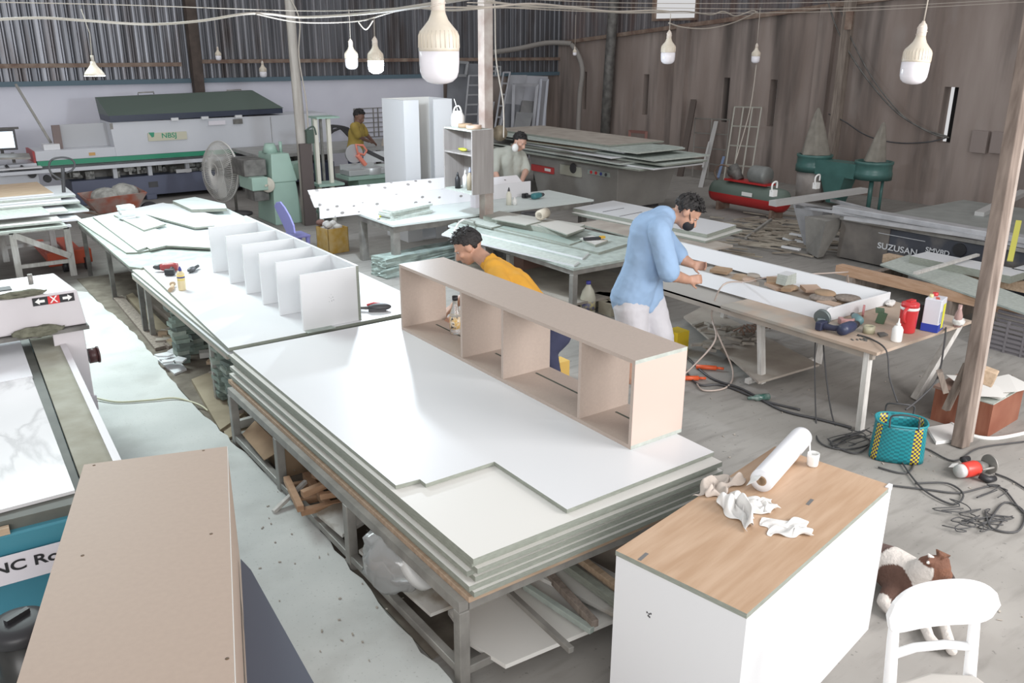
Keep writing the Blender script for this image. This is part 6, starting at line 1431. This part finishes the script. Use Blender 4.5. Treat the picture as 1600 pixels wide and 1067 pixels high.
# debris on far floor
b = B(); rg = random.Random(8)
for i in range(120):
    q = F(rg.gauss(1190,45), rg.gauss(362,13), .01+.02*rg.random()); a_ = rg.uniform(-.3,.9)
    b.bar(q, q+Vector((math.sin(a_)*rg.uniform(.1,.6),-math.cos(a_)*rg.uniform(.1,.6),rg.uniform(0,.03))), .03, .012)
tag(b.done('strip_debris', mat('strip_debris_mix', (.24,.20,.16), .9, scale=4, col2=(.42,.38,.31))), 'litter of thin wood strips on the floor before the compressor', 'debris', kind='stuff')
b = B()
for i in range(160):
    q = F(rg.uniform(1060,1600), rg.uniform(400,1000), .001) if i%2 else F(rg.uniform(390,640), rg.uniform(700,1040), .036)
    b.ob((q.x,q.y,q.z+.002),(rg.uniform(.004,.02),rg.uniform(.003,.008),.003),rg.uniform(0,3))
tag(b.done('floor_chips', plyd), 'tiny wood chips strewn over the concrete floor', 'chips', kind='stuff')
for k,(a_,c_,w_) in enumerate((((1225,372),(1262,380),.06),((1235,365),(1270,372),.05),((1222,385),(1250,390),.04))):
    b = B(); b.bar(F(*a_,.03+.02*k),F(*c_,.03+.02*k),w_,.02); tag(b.done('board_strip', white), 'pale strip lying on the debris near the saw bracket, %s' % ['lowest','middle','front one'][k], 'strip')
b = B(); b.bar(F(1165,372,.02),F(1205,343,.12),.03,.03); tag(b.done('metal_rod', steel_g), 'thin grey rod propped across the debris', 'rod')
# ------------------------------------------------------------------ lamps and overhead cables
lampw = mat('lamp_opal', (.80,.78,.82), .25); lampc = mat('lamp_cream_shell', (.62,.56,.46), .4, scale=12, col2=(.70,.64,.55)); mix_noise(lampc, (.50,.30,.16), 9, .60, .75, (1,1,.4), 4, .5)
lit = mat('lamp_lit', (.86,.93,1.0), .3, emit=26.0)
def lamp(px, py, wpx, dia, label, on=False, hang=1.6, tilt=0.0):
    """px,py: middle of the body; wpx its width in the survey frame"""
    d = FPX*dia/wpx; c = PD(px, py, d); s = dia/.12
    t = root('hanging_bulb', c, label, 'lamp', 'big cage-less bulbs hanging from the overhead cables'); t.rotation_euler = (0, tilt, .0)
    opal = lit if on else lampw
    b = B(); b.lathe([(r_*s,z_*s) for r_,z_ in ((0,-.096),(.022,-.094),(.040,-.088),(.053,-.076),(.0585,-.060),(.0605,-.035),(.0612,.0))],n=36); b.done('opal_dome', opal, t)
    b = B(); b.lathe([(r_*s,z_*s) for r_,z_ in ((.061,.0),(.0618,.008),(.0605,.044),(.057,.056),(.043,.072),(.030,.088),(.023,.105),(.020,.118))],n=36)
    b.done('cooling_shell', lampc, t)
    b = B()
    for k in range(28):
        a_ = 2*PI*k/28; q = lambda r_,z_: (r_*s*math.cos(a_), r_*s*math.sin(a_), z_*s)
        b.tube([q(.0618,.010),q(.0607,.044),q(.055,.058)], .0015*s, 4)
    b.done('cooling_ribs', lampc, t)
    b = B(); b.lathe([(r_*s,z_*s) for r_,z_ in ((.018,.11),(.021,.115),(.021,.15),(.016,.165),(.009,.172),(.006,.18))],n=20); b.tube([((.022*math.cos(a*.9))*s,(.022*math.sin(a*.9))*s,(.112+.004*a)*s) for a in range(12)],.0028*s,5); b.done('socket', mat('dirty_socket', (.58,.50,.42), .6, scale=15, col2=(.68,.62,.56)), t)
    b = B(); b.tube([(0,0,.175*s),(.004,.002,.3*s),(0,0,hang)], .0035, 5); b.done('flex', mat('cream_flex', (.42,.38,.33), .7), t)
    if on:
        l = bpy.data.lights.new('bulb_glow', 'POINT'); l.energy = 150; l.color = (.80,.90,1.0); l.shadow_soft_size = .07
        o = bpy.data.objects.new('bulb_glow', l); COL.objects.link(o); o.location = c + Vector((0,0,-.14*s))
    return t
lamp(686,80,62,.125,'largest hanging bulb, stained cream shell, in front of the rusty column',hang=.9)
lamp(1431,98,41,.125,'second largest hanging bulb, before the right wall',hang=.9,tilt=.08)
lamp(1044,82,22,.125,'hanging bulb below the bright wall opening',hang=.32)
lamp(1181,88,13,.10,'small hanging bulb at the end of the cable along the right wall',hang=.55)
lamp(549,92,20,.125,'unlit hanging bulb just left of the glowing one',hang=.45)
lamp(587,95,24,.13,'glowing hanging bulb, switched on, above the far worker',on=True,hang=.35)
lamp(898,82,6,.06,'tiny hanging bulb by the grey duct in the far corner',hang=.55)
lamp(341,87,9,.085,'small faint hanging bulb right of the back wall column',hang=.5)
lamp(411,112,11,.11,'small hanging bulb left of the round timber pole',hang=.5)
# shade lamp at left
d = FPX*.17/30; c = PD(148,118,d)
t = root('shade_lamp', c, 'hanging lamp with pale conical shade and lit rim at the far left', 'lamp')
b = B(); b.lathe([(.088,0),(.08,.018),(.062,.045),(.035,.075),(.024,.095),(.018,.12)],n=32); b.done('shade', lampc, t, sol=.002)
b = B(); b.lathe([(0,-.004),(.086,-.004),(.086,.002),(0,.003)],n=32); b.done('diffuser', mat('lamp_lit'), t)
b = B(); b.cyl((0,0,.12),(0,0,.17),.014); b.tube([(0,0,.16),(.01,0,.35),(-.03,.0,.55)],.004,5); b.done('flex', mat('cream_flex'), t)
cf = mat('cream_flex'); 
def oc(pts, r, label): b = B(); b.tube(spline(pts,8), r, 6); return tag(b.done('overhead_cable', cf), label, 'cable')
D=7.6
oc([PD(-30,32,6),PD(60,28,6.4),PD(130,32,6.6),PD(230,38,7),PD(310,33,7),PD(380,22,7),PD(420,22,7.2),PD(470,27,7.6),PD(560,22,7),PD(650,10,5),PD(760,-8,4)],.011,'thick pale cable sagging across the hall from the far left to the rusty column')
oc([PD(-30,3,6),PD(200,8,6.5),PD(470,17,7.4),PD(600,14,6),PD(700,2,4.5)],.004,'thin straight wire above the thick pale cable at the left')
oc([PD(400,22,7),PD(470,35,7.6),PD(560,33,7.6),PD(640,14,6),PD(780,12,6.5),PD(900,12,8)],.006,'pale cable dipping before the round timber pole')
oc([PD(640,10,5.5),PD(700,16,5.2),PD(760,12,5),PD(830,6,5.5),PD(900,12,6.5),PD(960,18,7),PD(1020,16,7.4),PD(1045,18,7.5)],.007,'pale cable crossing in front of the column towards bright opening')
oc([PD(760,2,6),PD(830,10,6.5),PD(900,14,7.4),PD(980,20,8),PD(1070,18,9),PD(1110,23,9.8),PD(1130,18,10),PD(1150,25,10.2),PD(1175,17,10.4),PD(1184,20,10.4)],.008,'twisted pale cable running past the bright wall opening')
oc([PD(1045,36,7.6),PD(1070,43,8),PD(1110,44,8.6),PD(1150,34,9.5),PD(1184,18,10.4)],.006,'single cable sagging below the bright wall opening')
oc([PD(560,33,7.6),PD(562,37,7.6),PD(572,46,7.6),PD(583,32,7.6)],.006,'short twisted flex end above the glowing bulb')
oc([PD(757,60,8.9),PD(772,0,8.9),PD(775,90,8.9),PD(786,160,8.9),PD(787,215,8.9)],.008,'thin cable hanging down beside the rusty column to the straw hat')
oc([PD(1182,100,10.4),PD(1172,170,10.4),PD(1150,250,10.3)],.006,'thin cord hanging from small bulb down to the grille')
for k,(ya,yb_) in enumerate(((-6,5),(4,12),(9,20))):
    oc([PD(730,ya,5),PD(1000,yb_,7.5),PD(1300,ya+9,8.5),PD(1640,ya-8,8)],.003,'fine straight wire stretched across the hall to the right, %s' % ['highest','middle','lowest'][k])
# poles in the middle
wp = mat('bleached_pole', (.33,.30,.27), .85, scale=5, col2=(.47,.44,.40), stretch=(5,5,.5))
b = B(); b.tube([(4.19,10.21,0),(4.19,10.21,1.0),(4.17,10.2,2.0),(4.15,10.2,4.6)],[.065,.06,.055,.05],10); tag(b.done('timber_pole', wp), 'bleached round timber pole rising behind the green mortising machine', 'pole')
b = B(); b.box(4.12,10.10,0,4.27,10.14,1.0); tag(b.done('dark_guard_board', mat('dark_guard', (.10,.08,.075), .8)), 'dark board wrapped round the foot of the bleached timber pole', 'board')
b = B(); b.tube(spline([(4.25,10.12,1.15),(4.25,10.12,1.5),(4.20,10.12,2.0),(4.24,10.12,2.4),(4.14,10.12,2.65)],5),.008,6); tag(b.done('pole_cable', cf), 'loose cable running up the bleached timber pole', 'cable')
b = B(); b.ob((4.26,10.11,1.08),(.09,.05,.16)); b.tube(spline([(4.2,10.1,1.15),(4.3,10.08,1.2),(4.33,10.08,1.1)],4),.01,5); tag(b.done('switch_box', mat('dark_green_box', (.06,.09,.07), .6)), 'small dark green switch box tied to the bleached timber pole', 'switch')
t = root('straw_hat', PD(781,208,8.95), 'round straw hat hanging on a cord beside the small shelf', 'hat')
b = B(); b.lathe([(.0,.03),(.035,.027),(.042,.0),(.078,-.008),(.08,-.004),(.045,.006),(.038,.034),(0,.037)],(0,0,0),28,axis=(-.5,-.85,.1)); b.done('brim', mat('old_straw', (.20,.16,.11), .9, var=.2, scale=20), t)

# ------------------------------------------------------------------ people
shirt_y = mat('marigold_cloth', (.66,.33,.035), .85, bump=.25, var=.05, scale=7)
shirt_y2 = mat('ochre_cloth', (.36,.26,.06), .85, bump=.2, var=.05, scale=7)
shirt_b = mat('light_blue_cloth', (.30,.44,.64), .85, bump=.25, var=.05, scale=7)
short_g = mat('pale_grey_cloth', (.58,.57,.60), .85, bump=.25, var=.05, scale=7)
trous = mat('dark_navy_cloth', (.045,.05,.10), .85, bump=.2)
tee_g = mat('stone_grey_tee', (.42,.43,.38), .85, bump=.25, var=.05, scale=7)
def remesh(o, vox, sm=6, disp=0):
    md = o.modifiers.new('r','REMESH'); md.mode = 'VOXEL'; md.voxel_size = vox; md.use_smooth_shade = True
    md = o.modifiers.new('s','SMOOTH'); md.iterations = sm; md.factor = .6
    if disp:
        tx = bpy.data.textures.new('folds','CLOUDS'); tx.noise_scale = .09; d = o.modifiers.new('d','DISPLACE'); d.texture = tx; d.strength = disp; d.mid_level = .5; d.texture_coords = 'LOCAL'
    return o
def chain(b, pts, rad):
    for (p,q),(r0,r1) in zip(zip(pts,pts[1:]),zip(rad,rad[1:])): b.capsule(p,q,r0,r1)
def hand(b, wrist, dirv, palmn, curl=.5, s=1.0, side=1):
    """palm and five unequal bent fingers; palmn looks out of the palm"""
    d = Vector(dirv).normalized(); n = Vector(palmn); n = (n-d*n.dot(d)).normalized(); x = d.cross(n).normalized()*side
    w = Vector(wrist)
    for k in (-1,0,1): b.capsule(w+d*.012*s+x*k*.012*s, w+d*.075*s+x*k*.024*s, .016*s, .0125*s)
    for k,l in zip((-1.5,-.5,.5,1.5),(.062,.074,.078,.068)):
        base = w+d*.080*s+x*k*.0175*s; a1 = curl*.9; a2 = curl*1.9
        m1 = base+(d*math.cos(a1)+n*math.sin(a1))*l*.5*s; m2 = m1+(d*math.cos(a2)+n*math.sin(a2))*l*.5*s
        b.capsule(base,m1,.0088*s,.0080*s); b.capsule(m1,m2,.0080*s,.0066*s)
    tb0 = w+d*.025*s+x*.022*s; tdir = (d*.6+x*.75+n*.35).normalized()
    b.capsule(tb0, tb0+tdir*.035*s, .011*s, .0095*s); b.capsule(tb0+tdir*.035*s, tb0+tdir*.035*s+(tdir+d*.5+n*.5*curl).normalized()*.03*s, .009*s, .0075*s)
def head(b, c, face, up, s=1.0):
    """c: skull centre; face: where the nose points"""
    f = Vector(face).normalized(); u = Vector(up); u = (u-f*u.dot(f)).normalized(); r = f.cross(u)
    R = Matrix((r,f,u)).transposed(); c = Vector(c)
    def E_(p,q,sub=3):
        n = bmesh.ops.create_icosphere(b.bm, subdivisions=sub, radius=1)
        for v in n['verts']: v.co = c + R @ (Vector((v.co.x*q[0],v.co.y*q[1],v.co.z*q[2]))*s+Vector(p)*s)
    E_((0,-.012,.022),(.073,.092,.086)); E_((0,.018,-.035),(.060,.066,.068)); E_((0,.052,-.083),(.030,.026,.022)); E_((0,.030,-.07),(.048,.042,.035))
    b.capsule(c+R@(Vector((0,.082,.005))*s), c+R@(Vector((0,.104,-.028))*s), .009*s, .0145*s)    # nose
    for sx in (-1,1):
        E_((sx*.013,.094,-.034),(.008,.009,.007),2); E_((sx*.074,-.008,-.008),(.010,.022,.033),2); E_((sx*.042,.062,-.022),(.022,.018,.018),2)
        E_((sx*.03,.078,.022),(.022,.010,.007),2)
    E_((0,.084,-.058),(.024,.010,.006),2); E_((0,.082,-.067),(.020,.010,.007),2)
    return R, c
def eyes(R, c, t, s=1.0):
    for sx in (-1,1):
        b = B(); b.ell(c+R@(Vector((sx*.030,.067,.006))*s), .0095*s, sub=2); b.done('eye', mat('eye_white', (.40,.37,.35), .3), t)
        b = B(); b.ell(c+R@(Vector((sx*.030,.0745,.005))*s), .005*s, sub=2); b.done('iris', mat('dark_iris', (.03,.018,.012), .2), t)
def hair(R, c, t, s=1.0, m=None, seed=1, messy=.006, long=.0):
    b = B(); rg = random.Random(seed); k = bmesh.ops.create_icosphere(b.bm, subdivisions=5, radius=1)
    dead = []
    for v in k['verts']:
        x,y,z = v.co
        cut = -.05 + .62*max(0,y) - (.50 if y < -.2 else .0) - (.18 if abs(x)>.6 and y<.25 else 0) - long
        n = 1+messy*(math.sin(17*x+9*z+seed)+math.sin(23*y+11*x))*2
        if z < cut: dead.append(v)
        v.co = c + R @ (Vector((x*.081*n, y*.100*n-.012, z*.094*n+.026))*s)
    bmesh.ops.delete(b.bm, geom=dead, context='VERTS')
    for f in b.bm.faces: f.smooth = True
    o = b.done('hair', m or hairm, t, sol=.008*s); o.modifiers[0].offset = -1
    # tufts
    b = B()
    for i in range(90):
        th = rg.uniform(0,2*PI); ph = rg.uniform(.15,1.25)
        d = Vector((math.sin(ph)*math.cos(th), math.sin(ph)*math.sin(th), math.cos(ph)))
        if d.z < .1+.6*max(0,d.y): continue
        p0 = c+R@(Vector((d.x*.080,d.y*.098-.012,d.z*.092+.026))*s); e_ = R@(d*(.25+messy*25)+Vector((rg.uniform(-.5,.5),rg.uniform(.1,.9),rg.uniform(-.5,.2))))
        b.cyl(p0-(R@d)*.004, p0+e_.normalized()*rg.uniform(.014,.028)*s, .009*s, .001, 5)
    b.done('hair_tufts', m or hairm, t)
def person(name_label, pts, face, up, mats, group=None, vox=.0075, s=1.0, hs=None, sleeve=.55, hcurl=(.8,.8), hand_dir=None, legs='long', hair_m=None, seed=1, messy=.006, rad=1.0, collar=False, palm=((0,0,-1),(0,0,-1))):
    """pts: pelvis, chest, neck, head, sL,eL,wL, sR,eR,wR, hL,kL,aL, hR,kR,aR (world). One body mesh; clothing and hair are children."""
    P = {k: Vector(v) for k,v in pts.items()}; hs = hs or s
    base = (P['aL']+P['aR'])/2; base.z = 0
    t = root('person', base, name_label, 'person', group)
    for k in P: P[k] = P[k]-base
    r = rad
    b = B()
    mid = P['pelvis'].lerp(P['chest'],.5)
    side = (P['sR']-P['sL']).normalized(); hipd = (P['hR']-P['hL']).normalized()
    for k in (-1,1):
        b.capsule(P['pelvis']+hipd*k*.06*r, mid+side*k*.055*r, .105*r, .095*r); b.capsule(mid+side*k*.055*r, P['chest']+side*k*.07*r, .095*r, .105*r)
        b.capsule(P['chest']+side*k*.06*r, P['neck']+side*k*.05*r-(P['neck']-P['chest']).normalized()*.03, .10*r, .055*r)
    for a in 'LR':
        b.capsule(P['neck']-(P['neck']-P['chest']).normalized()*.04, P['s'+a], .055*r, .052*r)
        chain(b, [P['s'+a],P['e'+a],P['w'+a]], [.050*r,.040*r,.027*r]); 
        fw = P['e'+a].lerp(P['w'+a],.3); b.capsule(P['e'+a],fw,.038*r,.040*r)
        chain(b, [P['h'+a],P['k'+a],P['a'+a]], [.088*r,.058*r,.038*r]); b.capsule(P['k'+a],P['k'+a].lerp(P['a'+a],.35),.052*r,.056*r)
        fd = Vector(face); fd.z = 0; fd = fd.normalized() if fd.length > .01 else Vector((0,1,0))
        b.capsule(P['a'+a]+Vector((0,0,-.03)), P['a'+a]+fd*.13*s+Vector((0,0,-.045)), .036*s, .028*s)
        hd = (hand_dir or {}).get(a, P['w'+a]-P['e'+a]); hand(b, P['w'+a], hd, palm['LR'.index(a)], hcurl['LR'.index(a)], s, 1 if a=='L' else -1)
    b.capsule(P['neck']-(P['neck']-P['chest']).normalized()*.03, P['head']-Vector(up).normalized()*.05*hs-Vector(face).normalized()*.02*hs, .056*s, .052*s)
    R, c = head(b, P['head'], face, up, hs)
    bo = remesh(b.done('body', mats['skin'], t), vox, 3)
    eyes(R, c, t, hs); hair(R, c, t, hs, hair_m, seed, messy)
    # shirt
    b = B(); g = .014
    for k in (-1,1):
        b.capsule(P['pelvis']+hipd*k*.062*r-(mid-P['pelvis']).normalized()*.02, mid+side*k*.06*r, .112*r+g, .100*r+g); b.capsule(mid+side*k*.06*r, P['chest']+side*k*.075*r, .100*r+g, .108*r+g)
        b.capsule(P['chest']+side*k*.06*r, P['neck']+side*k*.045*r-(P['neck']-P['chest']).normalized()*.04, .102*r+g, .058*r+g)
    for a in 'LR':
        b.capsule(P['neck']-(P['neck']-P['chest']).normalized()*.05, P['s'+a], .058*r+g, .055*r+g)
        e_ = P['s'+a].lerp(P['e'+a],sleeve*1.5 if sleeve < .6 else .95); b.capsule(P['s'+a], e_, .054*r+g, .050*r+g)
    if collar: 
        n_ = (P['neck']-P['chest']).normalized(); b.lathe([(.062*s,-.01),(.066*s,.02),(.062*s,.045),(.056*s,.045),(.056*s,-.01),(.062*s,-.01)], P['neck']-n_*.01, 20, axis=n_*.5+Vector(up)*.3+(P['head']-P['neck']).normalized()*.4)
    remesh(b.done('shirt', mats['shirt'], t), vox*1.1, 4, .014)
    b = B()
    for k,a in ((-1,'L'),(1,'R')):
        b.capsule(P['pelvis']+hipd*k*.06*r, P['h'+a], .112*r, .096*r+g)
        if legs == 'short': b.capsule(P['h'+a], P['h'+a].lerp(P['k'+a],.92), .094*r+g, .078*r+g)
        else: chain(b, [P['h'+a],P['k'+a],P['a'+a]+Vector((0,0,.03))], [.094*r+g,.066*r+g,.052*r+g])
    remesh(b.done('shorts' if legs == 'short' else 'trousers', mats['legs'], t), vox*1.1, 4, .014)
    return t, P, R, c, base
PSK = dict(skin=skin)
# man in yellow bending behind the beige carcass
Hd = PX(733,381,2.86); nk = PX(773,410,2.90)
ch = PX(808,446,2.98); pel = PX(858,508,3.16) ; 
nk = Vector(nk); ch = Vector(ch)
f_ = (right*-.85 + Vector((0,0,-.62))).normalized(); u_ = (right*-.45+Vector((0,0,.8))+fwd*.1).normalized()
t_, P_, R_, c_, base_ = person('man in a marigold yellow shirt bending behind the beige carcass, black hair', dict(
    pelvis=pel, chest=PX(800,448,3.0), neck=PX(766,411,2.93), head=PX(731,385,2.88),
    sL=PX(783,448,2.84), eL=PX(742,480,2.78), wL=PX(718,492,2.66),
    sR=PX(790,425,3.12), eR=PX(738,452,3.02), wR=PX(709,478,2.76),
    hL=PX(868,520,3.08), kL=PX(850,548,2.98), aL=PX(862,592,3.02),
    hR=PX(850,512,3.24), kR=PX(834,545,3.22), aR=PX(842,585,3.28)),
    f_, u_, dict(skin=skin, shirt=shirt_y, legs=trous), s=.92, hs=.98, rad=.92, hcurl=(.5,.6), seed=3, messy=.010, collar=True,
    hand_dir={'L':Vector((-.9,.1,-.25)),'R':Vector((-.9,-.05,-.45))}, palm=((0,0,-1),(0,0,-1)))
b = B(); p = F(866,592,0); b.box(-.05,-.05,0,.05,.05,.13); tag(b.done('yellow_block', mat('yellow_foam', (.70,.46,.12), .7), loc=(p.x+.04,p.y,0)), 'small yellowish block on the floor by the trousers of the man in yellow', 'block')
b = B(); p = F(985,575,0); b.box(-.03,-.03,.01,.03,.03,.14); b.box(-.045,-.045,0,.045,.045,.012); tag(b.done('red_can', mat('dark_red_can', (.35,.06,.06), .5), loc=(p.x,p.y,0)), 'dark red can on the floor seen through the nearest bay of the carcass', 'can')
# man in light blue
X_ = 3.92
def Q(px,py,x): return PX(px,py,x)
hd = Q(1074,331,4.22); 
fb = (right*.70+Vector((0,0,-.80))-fwd*.15).normalized(); ub = (right*.5+Vector((0,0,.85))).normalized()
t_, P_, R_, c_, base_ = person('man in a light blue t-shirt and pale shorts bending over the timber workbench', dict(
    pelvis=Q(996,462,3.95), chest=Q(1016,362,4.02), neck=Q(1043,332,4.15), head=hd,
    sL=Q(1022,352,4.32), eL=Q(1062,402,4.38), wL=Q(1080,412,4.42),
    sR=Q(1030,362,3.90), eR=Q(1046,428,3.94), wR=Q(1074,437,4.12),
    hL=Q(1014,478,4.06), kL=Q(1032,538,4.10), aL=Q(1026,580,4.12)*1.0,
    hR=Q(986,480,3.86), kR=Q(990,540,3.86), aR=Q(984,588,3.80)),
    fb, ub, dict(skin=skin, shirt=shirt_b, legs=short_g), s=.95, hs=.98, rad=1.13, legs='short', hcurl=(1.0,1.0), seed=7, messy=.022, sleeve=.62,
    hand_dir={'L':right*.9-Vector((0,0,.2)),'R':right*.95+Vector((0,0,.05))}, palm=(tuple(-fwd),tuple(fwd)))
b = B(); n_ = len(b.bm.verts)
k = bmesh.ops.create_icosphere(b.bm, subdivisions=3, radius=1)
for v in k['verts']: v.co = c_+R_@(Vector((v.co.x*.056, .055+v.co.y*.055, -.050+v.co.z*.045)))
for f in b.bm.faces: f.smooth = True
for sx in (-1,1): b.tube([c_+R_@Vector((sx*.05,.06,-.03)), c_+R_@Vector((sx*.075,.0,.012))], .003, 5)
b.done('face_mask', mat('black_mask', (.02,.02,.024), .8), t_)
for k,(x,y) in enumerate(((1001,548),(1042,545))):
    p = F(x,y+22,0); b = B(); b.box(-.06,-.06,0,.06,.06,.16); tag(b.done('yellow_can', mat('yellow_paint_can', (.70,.50,.03), .5), loc=(p.x+.25,p.y+.15,0)), ['yellow can on the floor between the legs of the man in blue','yellow can on the floor right of the man in blue'][k], 'can')
# far worker in yellow
Y0 = 11.9
def QY(px,py,y=Y0): return PY(px,py,y)
t_, P_, R_, c_, base_ = person('far worker in an ochre yellow shirt leaning on the long grey bench', dict(
    pelvis=QY(555,232), chest=QY(557,208), neck=QY(559,192), head=QY(561,182),
    sL=QY(564,198,12.1), eL=QY(572,210,12.1), wL=QY(582,220,12.15),
    sR=QY(553,198,11.75), eR=QY(560,214,11.75), wR=QY(577,221,12.0),
    hL=QY(558,240,12.0), kL=QY(560,262,11.95), aL=QY(560,285,11.9),
    hR=QY(552,240,11.8), kR=QY(553,262,11.75), aR=QY(552,286,11.7)),
    (right*.75-Vector((0,0,.45))-fwd*.3), (Vector((0,0,1))+right*.3), dict(skin=mat('skin_tan', (.20,.11,.08), .6), shirt=shirt_y2, legs=trous), s=.85, hs=.92, rad=.88, vox=.014, seed=5, hcurl=(.2,.2))
# masked worker
t_, P_, R_, c_, base_ = person('worker in a stone grey t-shirt with white face mask behind the short wrapped panel', dict(
    pelvis=QY(798,298,8.65), chest=QY(795,252,8.6), neck=QY(801,232,8.55), head=QY(812,221,8.5),
    sL=QY(776,240,8.6), eL=QY(772,268,8.5), wL=QY(782,288,8.35),
    sR=QY(814,243,8.6), eR=QY(822,266,8.5), wR=QY(815,283,8.25),
    hL=QY(788,305,8.65), kL=QY(788,340,8.6), aL=QY(788,375,8.6),
    hR=QY(806,305,8.65), kR=QY(806,340,8.6), aR=QY(806,375,8.6)),
    (right*.55-Vector((0,0,.55))-fwd*.45), (Vector((0,0,1))+right*.25), dict(skin=mat('skin_light', (.55,.33,.25), .5), shirt=tee_g, legs=trous), s=.9, hs=.95, rad=1.0, vox=.011, seed=9, hcurl=(.5,.5), sleeve=.6)
b = B(); q_ = PY(805,231,8.40)-base_; b.ell(q_, (.045,.03,.05), sub=3); b.tube([q_, c_+Vector((-.03,.0,.03))], .003, 5)
b.done('face_mask', plastic_w, t_)

# ------------------------------------------------------------------ dog lying behind the oak-topped cabinet
furw = mat('dog_white_fur', (.62,.58,.54), .95, bump=.5, var=.08, scale=45); furb = mat('dog_brown_fur', (.16,.075,.045), .95, bump=.5, var=.2, scale=45)
furd = mat('dog_dark_fur', (.06,.045,.04), .95, bump=.5, var=.3, scale=45)
t = root('dog', F(1420,930,0), 'white and brown dog lying on the floor between oak-topped cabinet and white chair', 'dog')
o_ = Vector(t.location)
def G(px,py,z): return F(px,py,z)-o_
fur = mat('dog_patched_fur', (.62,.58,.54), .95, scale=45, col2=(.55,.50,.46), bump=.5)
# patches by place on the coat
_nt = fur.node_tree; _b = _nt.nodes['Principled BSDF']; _at = _nt.nodes.new('ShaderNodeAttribute'); _at.attribute_name = 'coat'; _nt.links.new(_at.outputs['Color'], _b.inputs['Base Color'])
b = B()
sh, rump = G(1428,905,.10), G(1362,872,.10)
b.capsule(rump, G(1392,885,.11), .075, .085); b.capsule(G(1392,885,.11), sh, .085, .082)                 # chest to belly
b.capsule(sh, G(1440,892,.17), .066, .052); b.capsule(G(1440,892,.17), G(1458,886,.20), .052, .05)      # neck
hc = G(1464,886,.20); nose = G(1486,905,.14)
b.ell(hc, (.052,.052,.046)); b.capsule(hc+(nose-hc)*.3, nose, .034, .018)                                   # skull, muzzle
sx_ = right*.9
for sg,(ex,ey) in ((-1,(1438,872)),(1,(1466,862))):
    e0 = hc+right*sg*.026+Vector((0,0,.03)); e1 = G(ex,ey,.27) if sg>0 else G(1448,880,.25)
    b.capsule(e0, e1, .020, .004)
# front legs stretched forward, with wrist bend
for (a0,a1,a2,a3) in (((1432,925),(1440,965),(1452,995),(1462,1008)),((1450,915),(1466,950),(1478,985),(1487,1016))):
    chain(b, [G(*a0,.07),G(*a1,.035),G(*a2,.03),G(*a3,.022)], [.040,.024,.019,.021])
# hind leg folded: thigh, hock, foot
chain(b, [G(1372,880,.10),G(1398,915,.07),G(1378,940,.04),G(1398,962,.02)], [.060,.042,.022,.020])
for sg_ in (): pass
chain(b, [rump, G(1352,858,.04), G(1342,862,.02), G(1335,880,.015)], [.022,.016,.012,.007])
dog = remesh(b.done('body', fur, t), .007, 3)
me = bpy.data.meshes.new_from_object(dog.evaluated_get(bpy.context.evaluated_depsgraph_get())) if False else None
bpy.context.view_layer.update(); dgp = bpy.context.evaluated_depsgraph_get(); me = bpy.data.meshes.new_from_object(dog.evaluated_get(dgp)); dog.modifiers.clear(); dog.data = me
ca = me.color_attributes.new('coat','FLOAT_COLOR','POINT')
for i,v in enumerate(me.vertices):
    p = v.co; col = (.60,.56,.52)
    if (p-hc).length < .075 and (p-hc).dot(right) > -.035: col = (.17,.075,.045)
    if (p-nose).length < .035: col = (.05,.035,.03)
    if (p-G(1466,862,.26)).length < .08 and p.z > .22: col = (.15,.07,.045)
    if (p-G(1398,912,.08)).length < .085: col = (.11,.06,.045)
    if (p-G(1375,868,.13)).length < .075: col = (.12,.075,.065)
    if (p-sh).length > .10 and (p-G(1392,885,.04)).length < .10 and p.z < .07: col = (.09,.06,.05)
    ca.data[i].color = (*col,1)
for f in me.polygons: f.use_smooth = True
for sg in (-1,1):
    b = B(); b.ell(hc+(nose-hc)*.32+right*sg*.022+Vector((0,0,.024)), .005, sub=2); b.done('eye', mat('dark_iris'), t)
for k_,(bs,tp,w_,m_) in enumerate(((hc+Vector((0,0,.035))+right*.022, G(1463,858,.26), .030, furb), (hc-right*.012+Vector((0,0,.018)), hc-right*.045+Vector((0,0,.062)), .024, furw))):
    b = B(); b.cyl(bs, tp, w_, .002, 14); b.done('ear', m_, t)
b = B(); b.ell(nose+(nose-hc).normalized()*.014, (.011,.011,.009), sub=2); b.done('nose', black, t)
